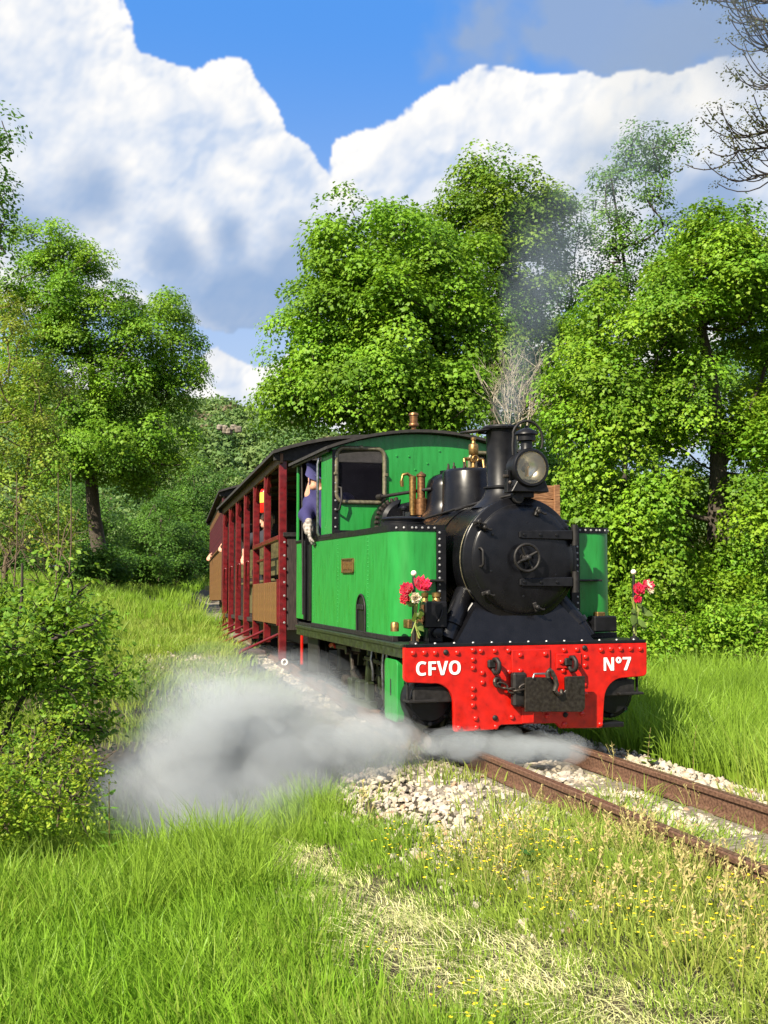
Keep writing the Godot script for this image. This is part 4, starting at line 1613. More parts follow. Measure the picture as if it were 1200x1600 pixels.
func front_beam(lo: Node3D) -> void:
	var s := Shape.new()
	var o := PackedVector2Array([Vector2(-0.8, 0.617), Vector2(-0.8, 0.45)])
	o.append_array(arc(-0.77, 0.445, 0.03, 180, 262, 3))
	o.append(Vector2(-0.70, 0.412))
	o.append_array(arc(-0.615, 0.285, 0.122, 98, 8, 8))
	o.append_array(PackedVector2Array([Vector2(-0.492, 0.19), Vector2(-0.491, 0.135)]))
	o.append_array(arc(-0.48, 0.132, 0.012, 190, 265, 2))
	o.append_array(PackedVector2Array([Vector2(-0.24, 0.124), Vector2(-0.222, 0.132), Vector2(-0.192, 0.15), Vector2(0.165, 0.147), Vector2(0.182, 0.132), Vector2(0.2, 0.114)]))
	o.append_array(arc(0.47, 0.12, 0.016, 275, 355, 2))
	o.append_array(PackedVector2Array([Vector2(0.491, 0.2)]))
	o.append_array(arc(0.63, 0.272, 0.132, 172, 95, 8))
	o.append(Vector2(0.73, 0.408))
	o.append_array(arc(0.768, 0.44, 0.03, 280, 355, 3))
	o.append(Vector2(0.8, 0.617))
	s.prism(o, -0.028, 0.0, 0.004)
	var beam := part(s, "front_beam", M.red_paint, lo)
	s = Shape.new()
	s.prism(PackedVector2Array([Vector2(-0.125, 0.388), Vector2(0.128, 0.388), Vector2(0.128, 0.592), Vector2(-0.125, 0.592)]), -0.002, 0.012, 0.004)
	part(s, "backing_plate", M.red_paint, beam)
	s = Shape.new()
	s.prism(PackedVector2Array([Vector2(0.17, 0.473), Vector2(0.338, 0.473), Vector2(0.338, 0.562), Vector2(0.17, 0.562)]), -0.002, 0.011, 0.004)
	part(s, "backing_plate", M.red_paint, beam)
	s = Shape.new()
	s.prism(PackedVector2Array([Vector2(-0.06, 0.155), Vector2(0.07, 0.155), Vector2(0.07, 0.25), Vector2(-0.06, 0.25)]), -0.002, 0.008, 0.003)
	part(s, "backing_plate", M.red_paint, beam)
	s = Shape.new()
	s.lathe([Vector2(0.0175, 0), Vector2(0.0165, 0.006), Vector2(0.0125, 0.011), Vector2(0.006, 0.0135), Vector2(0, 0.014)], Vector3.ZERO, Vector3.BACK, 8)
	var bolt := s.mesh()
	for k in BOLTS + DARK_BOLTS:
		var raised: float = 0.012 if absf(k[0]) < 0.13 and k[1] > 0.38 or k[0] > 0.17 and k[0] < 0.34 and k[1] > 0.47 and k[1] < 0.565 else 0.0
		var b := piece(bolt, "bolt", M.black_iron if DARK_BOLTS.has(k) else M.red_paint, beam)
		b.position = Vector3(k[0], k[1] + 0.0, raised - 0.001)
	for k in [["CFVO", -0.589, 0.493, 0.08], ["N°7", 0.585, 0.49, 0.08]]:
		var t := piece(lettering(k[0], k[3], 0.003), "lettering", M.white_paint, beam)
		t.position = Vector3(k[1], k[2], 0.0022)
		t.scale.x = 1.02


func coupling_gear(lo: Node3D) -> void:
	# flat plate hung over the draw hook, with a notch at its upper right
	var s := Shape.new()
	var o := PackedVector2Array()
	o.append_array(PackedVector2Array([Vector2(-0.075, 0.43), Vector2(-0.079, 0.235)]))
	o.append_array(arc(0.285, 0.25, 0.03, 275, 360, 4))
	o.append_array(PackedVector2Array([Vector2(0.318, 0.432), Vector2(0.196, 0.432), Vector2(0.186, 0.425), Vector2(0.186, 0.352), Vector2(0.176, 0.342), Vector2(0.13, 0.342), Vector2(0.118, 0.352), Vector2(0.118, 0.405), Vector2(0.09, 0.43), Vector2(-0.055, 0.436)]))
	s.prism(o, 0.075, 0.093, 0.003)
	part(s, "coupling_plate", M.old_steel_plate, lo)
	s = Shape.new()
	s.box(Vector3(0.03, 0.34, 0.035), Vector3(0.16, 0.15, 0.08), 0.012)
	s.box(Vector3(-0.09, 0.36, 0.03), Vector3(0.09, 0.2, 0.055), 0.012)
	part(s, "coupler_block", M.black_iron, lo)
	s = Shape.new()
	var pts: Array = []
	for k in [[0.115, 0.35], [0.13, 0.39], [0.118, 0.43], [0.1, 0.463], [0.085, 0.478], [0.072, 0.463], [0.075, 0.43]]:
		pts.append(Vector3(k[0] - 0.01, k[1], 0.108))
	s.tube(pts, 0.016, 0.013, 8)
	s.tube([Vector3(0.105, 0.36, 0.108), Vector3(0.13, 0.33, 0.112), Vector3(0.15, 0.335, 0.11), Vector3(0.148, 0.36, 0.108)], 0.014, 0.011, 8)
	part(s, "draw_hook", M.dirty_steel, lo)
	s = Shape.new()
	s.tube([Vector3(-0.03, 0.43, 0.1), Vector3(-0.022, 0.455, 0.1), Vector3(0.05, 0.455, 0.1), Vector3(0.062, 0.43, 0.1)], 0.007, 0.007, 8)
	part(s, "lift_handle", M.bright_steel, lo)
	# chain from a lug at the left to the hook
	s = Shape.new()
	s.ring(Vector3(-0.225, 0.405, 0.02), Vector3(0.5, 0.1, 1), 0.023, 0.012, 16, 8)
	part(s, "chain_lug", M.dirty_steel, lo)
	var a := Vector3(-0.215, 0.395, 0.035)
	for k in 5:
		s = Shape.new()
		var f := k / 5.0
		var c := Vector3(lerpf(-0.195, -0.045, f), 0.385 - 0.055 * sin(PI * (f * 0.85)) + 0.05 * f, lerpf(0.03, 0.085, f))
		var link: Array = []
		for i in 15:
			var th := TAU * i / 14.0
			var p := Vector3(cos(th) * 0.034, sin(th) * 0.015, 0)
			if k % 2 == 1:
				p = Vector3(p.x, p.z, p.y)
			link.append(c + Basis(Vector3(0, 0, 1), -0.35 + 0.8 * f) * p)
		s.tube(link, 0.0062, 0.0062, 6, false)
		part(s, "chain_link", M.dirty_steel, lo)
	# two shackles
	for x in [-0.245, 0.258]:
		s = Shape.new()
		s.box(Vector3(x - 0.012, 0.512, 0.012), Vector3(0.05, 0.05, 0.03), 0.008)
		s.tube([Vector3(x, 0.538, 0.02), Vector3(x + 0.006, 0.542, 0.05), Vector3(x + 0.012, 0.52, 0.068), Vector3(x + 0.012, 0.49, 0.07), Vector3(x + 0.01, 0.468, 0.06), Vector3(x, 0.46, 0.035), Vector3(x - 0.004, 0.478, 0.015)], 0.014, 0.014, 8)
		part(s, "shackle", M.black_iron, lo)


func boiler_parts(lo: Node3D) -> void:
	var cy := 1.137
	var s := Shape.new()
	# smokebox wrapper with a rolled front rim
	s.lathe([Vector2(0.365, 0), Vector2(0.365, 0.05), Vector2(0.372, 0.06), Vector2(0.372, 0.49), Vector2(0.384, 0.492), Vector2(0.386, 0.505), Vector2(0.384, 0.528), Vector2(0.376, 0.535), Vector2(0.0, 0.536)], Vector3(0, cy, -0.655), Vector3.BACK, 64)
	part(s, "smokebox", M.black_paint, lo)
	s = Shape.new()
	s.lathe([Vector2(0.372, 0), Vector2(0.376, 0.003), Vector2(0.376, 0.011), Vector2(0.372, 0.014)], Vector3(0, cy, -0.2), Vector3.BACK, 64)
	part(s, "smokebox_band", M.bronze_frame, lo)  # thin yellowish band just behind the front rim
	s = Shape.new()
	s.lathe([Vector2(0.37, 0), Vector2(0.37, 1.2)], Vector3(0, cy, -1.85), Vector3.BACK, 56)
	for z in [-0.95, -1.3]:
		s.lathe([Vector2(0.37, 0), Vector2(0.376, 0.003), Vector2(0.376, 0.047), Vector2(0.37, 0.05)], Vector3(0, cy, z), Vector3.BACK, 56)
	part(s, "boiler_barrel", M.black_paint, lo)
	s = Shape.new()
	var wr := PackedVector2Array([Vector2(-0.46, 0.9), Vector2(0.46, 0.9)])
	wr.append_array(arc(0.28, 1.42, 0.18, 0, 82, 7))
	wr.append_array(arc(0.0, 0.6, 1.01, 72, 108, 6))
	wr.append_array(arc(-0.28, 1.42, 0.18, 98, 180, 7))
	s.prism(wr, -1.797, -1.5, 0.025)
	var fb := part(s, "firebox_wrapper", M.black_paint, lo)
	s = Shape.new()
	for k in 9:
		var a := deg_to_rad(100 + k * 11.0)
		var q := Vector2(-0.28, 1.42) + Vector2(cos(a), sin(a)) * 0.178
		s.lathe([Vector2(0.016, 0), Vector2(0.016, 0.02), Vector2(0.008, 0.026), Vector2(0, 0.026)], Vector3(q.x, q.y, -1.62), Vector3(cos(a), sin(a), 0), 6)
	part(s, "stay_bolts", M.dirty_steel, fb, "stuff")
	# smokebox door
	s = Shape.new()
	s.lathe([Vector2(0.338, 0), Vector2(0.338, 0.008), Vector2(0.33, 0.016), Vector2(0.29, 0.026), Vector2(0.2, 0.036), Vector2(0.1, 0.041), Vector2(0.0, 0.042)], Vector3(0.015, cy, -0.121), Vector3.BACK, 64)
	var door := part(s, "smokebox_door", M.black_paint, lo)
	s = Shape.new()
	s.ring(Vector3(0.015, cy, -0.118), Vector3.BACK, 0.338, 0.006, 64, 6)
	part(s, "door_rim", M.black_satin, door)
	for y in [1.287, 0.996]:
		s = Shape.new()
		s.prism(PackedVector2Array([Vector2(-0.03, y - 0.018), Vector2(-0.015, y - 0.026), Vector2(0.33, y - 0.03), Vector2(0.33, y + 0.03), Vector2(-0.015, y + 0.022), Vector2(-0.03, y + 0.014)]), -0.1, -0.07, 0.005)
		for x in [0.0, 0.11, 0.22]:
			s.lathe([Vector2(0.011, 0), Vector2(0.009, 0.008), Vector2(0, 0.01)], Vector3(x, y - 0.001, -0.071), Vector3.BACK, 8)
		part(s, "hinge_strap", M.black_satin, door)
		s = Shape.new()
		s.lathe([Vector2(0.0, 0), Vector2(0.02, 0.0), Vector2(0.02, 0.13), Vector2(0, 0.13)], Vector3(0.352, y - 0.065, -0.085), Vector3.UP, 12)
		s.box(Vector3(0.36, y, -0.1), Vector3(0.03, 0.1, 0.05), 0.004)
		part(s, "hinge", M.black_iron, door)
	s = Shape.new()
	var wz := -0.03
	s.ring(Vector3(0, 1.143, wz), Vector3.BACK, 0.082, 0.0095, 32, 8)
	for k in 4:
		var a := 0.5 + k * PI / 2.0
		s.tube([Vector3(cos(a) * 0.012, 1.143 + sin(a) * 0.012, wz - 0.008), Vector3(cos(a) * 0.079, 1.143 + sin(a) * 0.079, wz)], 0.011, 0.008, 6)
	s.lathe([Vector2(0.026, 0), Vector2(0.026, 0.045), Vector2(0.018, 0.055), Vector2(0.018, 0.085), Vector2(0.012, 0.092), Vector2(0, 0.094)], Vector3(0, 1.143, -0.09), Vector3.BACK, 12)
	s.tube([Vector3(0, 1.143, -0.005), Vector3(-0.03, 1.13, 0.0), Vector3(-0.06, 1.122, 0.0)], 0.009, 0.006, 6)
	part(s, "hand_wheel", M.black_iron, door)
	s = Shape.new()
	s.tube([Vector3(-0.285, 1.2, -0.105), Vector3(-0.285, 1.2, -0.07), Vector3(-0.278, 1.185, -0.06), Vector3(-0.275, 1.105, -0.06), Vector3(-0.28, 1.09, -0.07), Vector3(-0.28, 1.09, -0.105)], 0.008, 0.008, 8)
	part(s, "door_handle", M.black_iron, door)
	for k in [[-0.262, 1.327, 150.0], [-0.246, 0.93, 195.0], [0.083, 0.843, 290.0], [0.1, 1.43, 70.0], [-0.3, 1.36, 200.0]]:
		s = Shape.new()
		var a := deg_to_rad(k[2])
		var c := Vector3(k[0], k[1], -0.09)
		s.bar(c - Vector3(cos(a), sin(a), 0) * 0.03, c + Vector3(cos(a), sin(a), 0) * 0.03, 0.026, 0.02, 0.005, Vector3.BACK)
		s.lathe([Vector2(0.0135, 0), Vector2(0.0135, 0.035), Vector2(0.008, 0.04), Vector2(0, 0.04)], c, Vector3.BACK, 8)
		s.tube([c + Vector3(0, 0, 0.03), c + Vector3(0.03, -0.016, 0.034), c + Vector3(0.042, -0.014, 0.034)], 0.006, 0.008, 6)
		part(s, "door_clamp", M.black_iron, door)
	s = Shape.new()
	for k in [[-0.2, 1.285], [-0.21, 1.06], [0.03, 1.36], [0.0, 0.91], [0.2, 1.22], [0.22, 1.04]]:
		s.lathe([Vector2(0.011, 0), Vector2(0.009, 0.007), Vector2(0, 0.009)], Vector3(k[0], k[1], -0.095), Vector3.BACK, 8)
	part(s, "door_studs", M.black_satin, door, "stuff")
	# saddle and steam pipes
	s = Shape.new()
	var sad := PackedVector2Array([Vector2(-0.47, 0.622), Vector2(0.47, 0.622), Vector2(0.44, 0.665), Vector2(0.29, 0.87), Vector2(0.2, 0.87), Vector2(-0.2, 0.87), Vector2(-0.29, 0.87), Vector2(-0.44, 0.665)])
	s.prism(sad, -0.6, -0.2, 0.006)
	var front := [Vector3(-0.47, 0.62, -0.035), Vector3(0.47, 0.62, -0.035), Vector3(0.27, 0.872, -0.16), Vector3(-0.27, 0.872, -0.16)]
	s.quad(front[0], front[1], front[2], front[3], Vector3(0, 0.42, 0.9).normalized())
	s.flat(front[1], front[2], Vector3(0.46, 0.62, -0.3), Vector3(1, 0.5, 0))
	s.flat(front[2], Vector3(0.285, 0.872, -0.3), Vector3(0.46, 0.62, -0.3), Vector3(1, 0.5, 0))
	s.flat(front[0], front[3], Vector3(-0.46, 0.62, -0.3), Vector3(-1, 0.5, 0))
	s.flat(front[3], Vector3(-0.285, 0.872, -0.3), Vector3(-0.46, 0.62, -0.3), Vector3(-1, 0.5, 0))
	part(s, "smokebox_saddle", M.black_paint, lo)
	for d in [-1.0, 1.0]:
		s = Shape.new()
		s.tube([Vector3(0.3 * d, 0.93, -0.3), Vector3(0.36 * d, 0.83, -0.25), Vector3(0.43 * d, 0.72, -0.2), Vector3(0.47 * d, 0.64, -0.17)], 0.062, 0.066, 20)
		s.tube([Vector3(0.415 * d, 0.75, -0.212), Vector3(0.43 * d, 0.722, -0.2)], 0.074, 0.074, 20)
		part(s, "steam_pipe", M.black_paint, lo)
	# chimney
	s = Shape.new()
	s.lathe([Vector2(0.2, -0.03), Vector2(0.165, 0.0), Vector2(0.125, 0.04), Vector2(0.108, 0.08), Vector2(0.104, 0.095), Vector2(0.118, 0.098), Vector2(0.118, 0.108), Vector2(0.1, 0.112), Vector2(0.095, 0.12), Vector2(0.1, 0.46), Vector2(0.104, 0.472), Vector2(0.122, 0.476), Vector2(0.126, 0.488), Vector2(0.12, 0.5), Vector2(0.1, 0.502), Vector2(0.088, 0.495), Vector2(0.084, 0.3)], Vector3(0.0, 1.495, -0.4), Vector3.UP, 40)
	var ch := part(s, "chimney", M.black_satin, lo)
	s = Shape.new()
	s.lathe([Vector2(0, 0), Vector2(0.1, 0), Vector2(0.104, 0.006), Vector2(0.1, 0.014), Vector2(0, 0.018)], Vector3(-0.165, 1.955, -0.43), Vector3(-0.12, 1, 0.05), 24)
	s.bar(Vector3(-0.09, 1.95, -0.42), Vector3(-0.15, 1.952, -0.43), 0.03, 0.012)
	part(s, "chimney_lid", M.black_iron, ch)
	# front dome with its bolted cover and safety valve
	s = Shape.new()
	s.lathe([Vector2(0.29, -0.06), Vector2(0.235, -0.02), Vector2(0.208, 0.02), Vector2(0.2, 0.07), Vector2(0.197, 0.3), Vector2(0.186, 0.318), Vector2(0.17, 0.325), Vector2(0, 0.328)], Vector3(0, 1.44, -0.92), Vector3.UP, 40)
	var dm := part(s, "steam_dome", M.black_paint, lo)
	for k in 12:
		var a := TAU * k / 12.0 + 0.15
		s = Shape.new()
		s.lathe([Vector2(0.011, 0), Vector2(0.011, 0.014), Vector2(0.0065, 0.016), Vector2(0.0065, 0.04), Vector2(0, 0.042)], Vector3(cos(a) * 0.16, 1.765, -0.92 + sin(a) * 0.16), Vector3.UP, 6)
		part(s, "stud", M.dirty_steel, dm)
	s = Shape.new()
	s.lathe([Vector2(0.06, 0), Vector2(0.06, 0.012), Vector2(0.02, 0.02), Vector2(0.016, 0.05), Vector2(0.028, 0.055), Vector2(0.028, 0.075), Vector2(0.014, 0.08), Vector2(0.014, 0.1), Vector2(0.03, 0.104), Vector2(0.034, 0.11), Vector2(0.034, 0.17), Vector2(0.03, 0.176), Vector2(0.016, 0.182), Vector2(0.012, 0.2), Vector2(0.018, 0.206), Vector2(0.018, 0.222), Vector2(0, 0.226)], Vector3(0.02, 1.768, -0.92), Vector3.UP, 18)
	s.tube([Vector3(-0.05, 1.84, -0.92), Vector3(0.09, 1.84, -0.92)], 0.012, 0.012, 8)
	s.tube([Vector3(-0.05, 1.78, -0.9), Vector3(-0.05, 1.84, -0.92)], 0.012, 0.012, 8)
	s.tube([Vector3(0.09, 1.78, -0.9), Vector3(0.09, 1.84, -0.92)], 0.012, 0.012, 8)
	s.ring(Vector3(0.02, 1.84, -0.885), Vector3.BACK, 0.02, 0.008, 16, 6)
	part(s, "safety_valve", M.brass, lo)
	# rear dome
	s = Shape.new()
	s.lathe([Vector2(0.3, -0.06), Vector2(0.235, 0.0), Vector2(0.18, 0.07), Vector2(0.162, 0.14), Vector2(0.16, 0.24), Vector2(0.145, 0.29), Vector2(0.11, 0.322), Vector2(0.07, 0.336), Vector2(0.06, 0.338), Vector2(0.06, 0.36), Vector2(0, 0.362)], Vector3(0, 1.44, -1.36), Vector3.UP, 36)
	part(s, "sand_dome", M.black_paint, lo)
	# brass injector and copper lubricator left of the rear dome
	s = Shape.new()
	s.lathe([Vector2(0.03, 0), Vector2(0.03, 0.012), Vector2(0.042, 0.016), Vector2(0.042, 0.13), Vector2(0.03, 0.14), Vector2(0.028, 0.29), Vector2(0.036, 0.295), Vector2(0.036, 0.31), Vector2(0.02, 0.32), Vector2(0, 0.335)], Vector3(-0.2, 1.46, -1.38), Vector3.UP, 16)
	part(s, "lubricator", M.copper, lo)
	s = Shape.new()
	s.lathe([Vector2(0.024, 0), Vector2(0.026, 0.28), Vector2(0.02, 0.285), Vector2(0, 0.29)], Vector3(-0.26, 1.475, -1.4), Vector3.UP, 12)
	s.tube([Vector3(-0.26, 1.75, -1.4), Vector3(-0.3, 1.775, -1.4), Vector3(-0.335, 1.765, -1.4), Vector3(-0.345, 1.72, -1.4)], 0.013, 0.01, 8)
	s.tube([Vector3(-0.345, 1.72, -1.4), Vector3(-0.34, 1.68, -1.4)], 0.016, 0.012, 8)
	part(s, "injector_valve", M.brass, lo)
	s = Shape.new()
	s.tube([Vector3(-0.4, 1.63, -1.79), Vector3(-0.2, 1.655, -1.36), Vector3(-0.15, 1.66, -1.3)], 0.013, 0.013, 8)
	s.lathe([Vector2(0.022, 0), Vector2(0.022, 0.05), Vector2(0, 0.055)], Vector3(-0.402, 1.63, -1.798), Vector3(0.42, 0.05, 0.9), 10)
	part(s, "regulator_rod", M.black_iron, lo)
	s = Shape.new()
	s.tube([Vector3(-0.2, 1.47, -0.7), Vector3(-0.12, 1.51, -0.45), Vector3(-0.03, 1.535, -0.2), Vector3(0.06, 1.51, -0.13)], 0.009, 0.009, 6)
	s.tube([Vector3(-0.26, 1.43, -1.3), Vector3(-0.22, 1.46, -0.9), Vector3(-0.17, 1.49, -0.6), Vector3(-0.1, 1.515, -0.42)], 0.009, 0.009, 6)
	part(s, "lubricating_pipe", M.black_iron, lo)
	s = Shape.new()
	s.lathe([Vector2(0.02, 0), Vector2(0.02, 0.03), Vector2(0.034, 0.034), Vector2(0.034, 0.06), Vector2(0, 0.064)], Vector3(-0.035, 1.51, -0.125), Vector3.BACK, 12)
	part(s, "smokebox_plug", M.black_iron, lo)


func side_tank(lo: Node3D, d: float) -> void:
	# rounded outer front corner; outline in plan (x, z) stood up
	var xo := 0.76 * d
	var s := Shape.new()
	var plan: Array[Vector2] = []
	var side := "left" if d < 0 else "right"
	plan.append(Vector2(0.43, -0.3))
	for i in 9:
		var a := deg_to_rad(90.0 - i * 11.25)
		plan.append(Vector2(0.62 + cos(a) * 0.14, -0.44 + sin(a) * 0.14))
	plan.append(Vector2(0.76, -2.42))
	plan.append(Vector2(0.4, -2.42))
	plan.append(Vector2(0.4, -0.36))
	var k := plan.size()
	var y0 := 0.665
	var y1 := 1.345
	var nr: Array[Vector3] = []
	for i in k:
		var e := plan[(i + 1) % k] - plan[i]
		nr.append(Vector3(-e.y * d, 0, e.x).normalized() * (1.0 if true else 1.0))
	for i in k:
		var p := plan[i]
		var q := plan[(i + 1) % k]
		var na := nr[i]
		var nb := nr[i]
		if nr[(i + k - 1) % k].dot(na) > 0.8:
			na = (na + nr[(i + k - 1) % k]).normalized()
		if nr[(i + 1) % k].dot(nb) > 0.8:
			nb = (nb + nr[(i + 1) % k]).normalized()
		# outward is away from the tank's middle
		var mid := Vector3((p.x + q.x) * 0.5 * d, 0, (p.y + q.y) * 0.5) - Vector3(0.55 * d, 0, clampf((p.y + q.y) * 0.5, -2.2, -0.6))
		if na.dot(mid) < 0.0:
			na = -na
		if nb.dot(mid) < 0.0:
			nb = -nb
		s.quad_n(Vector3(p.x * d, y0, p.y), Vector3(q.x * d, y0, q.y), Vector3(q.x * d, y1, q.y), Vector3(p.x * d, y1, p.y), na, nb, nb, na)
		s.tri(Vector3(0.5 * d, y1, -0.6), Vector3(p.x * d, y1, p.y), Vector3(q.x * d, y1, q.y), Vector3.UP, Vector3.UP, Vector3.UP)
	var tank := part(s, "side_tank", M.green_paint, lo)
	# black edging: a strip along the top that follows the corner, and the upright at the inner front edge
	s = Shape.new()
	var rim: Array = []
	for i in range(0, k - 2):
		rim.append(Vector3(plan[i].x * d, 1.329, plan[i].y))
	for i in rim.size() - 1:
		var a: Vector3 = rim[i]
		var b: Vector3 = rim[i + 1]
		var out := (b - a).cross(Vector3.UP).normalized()
		if out.dot(a - Vector3(0.5 * d, 1.329, -0.8)) < 0.0:
			out = -out
		var w := 0.019
		var o := out * 0.006
		s.quad(a + o - Vector3(0, w, 0), b + o - Vector3(0, w, 0), b + o + Vector3(0, w, 0), a + o + Vector3(0, w, 0), out)
		s.quad(a + o + Vector3(0, w, 0), b + o + Vector3(0, w, 0), b - out * 0.03 + Vector3(0, w, 0), a - out * 0.03 + Vector3(0, w, 0), Vector3.UP)
		s.quad(a + o - Vector3(0, w, 0), b + o - Vector3(0, w, 0), b - out * 0.01 - Vector3(0, w, 0), a - out * 0.01 - Vector3(0, w, 0), Vector3.DOWN)
	s.box(Vector3(0.459 * d, 0.99, -0.292), Vector3(0.062, 0.65, 0.022), 0.003)
	part(s, "edge_strip", M.black_satin, tank)
	s = Shape.new()
	s.quad(Vector3(0.4 * d, 1.35, -0.31), Vector3(0.74 * d, 1.35, -0.45), Vector3(0.75 * d, 1.35, -2.4), Vector3(0.41 * d, 1.35, -2.4), Vector3.UP)
	part(s, "top_plate", M.black_satin, tank)
	# rivets, far too small to pick apart
	s = Shape.new()
	var rv := [Vector2(0.0085, 0), Vector2(0.006, 0.005), Vector2(0, 0.0065)]
	for i in 15:
		s.lathe(rv, Vector3(0.472 * d, 0.74 + i * 0.04, -0.281), Vector3.BACK, 6)
	for i in 4:
		s.lathe(rv, Vector3((0.5 + i * 0.04) * d, 1.329, -0.294), Vector3.BACK, 6)
	for i in 3:
		var a := deg_to_rad(80.0 - i * 20.0)
		s.lathe(rv, Vector3((0.62 + cos(a) * 0.146) * d, 1.329, -0.44 + sin(a) * 0.146), Vector3(cos(a) * d, 0, sin(a)), 6)
	part(s, "rivets", M.rivet_metal, tank, "stuff")
	if d < 0:
		s = Shape.new()
		for z in [-2.36, -1.62, -0.86]:
			for i in 22:
				s.lathe([Vector2(0.006, 0), Vector2(0.004, 0.003), Vector2(0, 0.004)], Vector3(xo, 0.7 + i * 0.028, z), Vector3(d, 0, 0), 5)
		part(s, "rivets", M.green_paint, tank, "stuff")
		# arched recess over the clack valve, black, edged
		s = Shape.new()
		var o := PackedVector2Array([Vector2(-0.095, 0.0), Vector2(0.095, 0.0)])
		o.append_array(arc(0.0, 0.155, 0.095, 0, 180, 8))
		s.t = Transform3D(Basis(Vector3(0, 0, 1), Vector3.UP, Vector3(-1, 0, 0)), Vector3(xo, 0.655, -1.0))
		s.prism(o, -0.05, 0.004, 0.002)
		part(s, "valve_recess", M.black_satin, tank)
		s = Shape.new()
		s.t = Transform3D(Basis(Vector3(0, 0, 1), Vector3.UP, Vector3(-1, 0, 0)), Vector3(xo, 0.655, -1.0))
		var pr: Array = [Vector3(0.1, 0.0, 0.008)]
		for q in arc(0.0, 0.155, 0.1, 0, 180, 8):
			pr.append(Vector3(q.x, q.y, 0.008))
		pr.append(Vector3(-0.1, 0.0, 0.008))
		s.tube(pr, 0.007, 0.007, 6)
		s.box(Vector3(0.0, 0.17, 0.01), Vector3(0.13, 0.035, 0.014), 0.004)
		part(s, "recess_edge", M.black_iron, tank)
		# brass name plate
		s = Shape.new()
		s.t = Transform3D(Basis(Vector3(0, 0, 1), Vector3.UP, Vector3(-1, 0, 0)), Vector3(xo, 1.106, -1.335))
		s.prism(round_rect(-0.145, -0.05, 0.145, 0.05, 0.008, 2), 0.0, 0.008, 0.002)
		var np := part(s, "name_plate", M.copper, tank)
		s = Shape.new()
		s.t = Transform3D(Basis(Vector3(0, 0, 1), Vector3.UP, Vector3(-1, 0, 0)), Vector3(xo, 1.106, -1.335))
		for q in [[0.0, 0.046, 0.29, 0.012], [0.0, -0.046, 0.29, 0.012], [-0.139, 0.0, 0.012, 0.1], [0.139, 0.0, 0.012, 0.1]]:
			s.box(Vector3(q[0], q[1], 0.01), Vector3(q[2], q[3], 0.008), 0.002)
		part(s, "plate_border", M.brass, np)
		# worn raised casting, not legible in the photograph
		s = Shape.new()
		s.t = Transform3D(Basis(Vector3(0, 0, 1), Vector3.UP, Vector3(-1, 0, 0)), Vector3(xo, 1.106, -1.335))
		for i in 7:
			s.box(Vector3(-0.1 + i * 0.033, 0.002 * sin(i * 2.0), 0.009), Vector3(0.014 + 0.006 * sin(i * 1.7), 0.05, 0.006), 0.002)
		part(s, "worn_casting", M.brass, np, "stuff")
	# little bracket on the tank's front
	s = Shape.new()
	s.box(Vector3(0.545 * d, 1.005, -0.27), Vector3(0.17, 0.014, 0.06), 0.003)
	part(s, "bracket", M.black_iron, tank)
	# filler lid
	s = Shape.new()
	s.lathe([Vector2(0.15, 0), Vector2(0.15, 0.03), Vector2(0.145, 0.034), Vector2(0.135, 0.036), Vector2(0.135, 0.05), Vector2(0.148, 0.052), Vector2(0.15, 0.06), Vector2(0.14, 0.07), Vector2(0.06, 0.078), Vector2(0, 0.08)], Vector3(0.53 * d, 1.35, -0.82), Vector3.UP, 36)
	s.lathe([Vector2(0.008, 0), Vector2(0.008, 0.04), Vector2(0.018, 0.045), Vector2(0.02, 0.058), Vector2(0.012, 0.07), Vector2(0, 0.073)], Vector3(0.53 * d, 1.425, -0.8), Vector3.UP, 12)
	s.bar(Vector3(0.47 * d, 1.4, -0.94), Vector3(0.4 * d, 1.47, -1.1), 0.04, 0.02)
	part(s, "filler_lid", M.black_satin, tank)


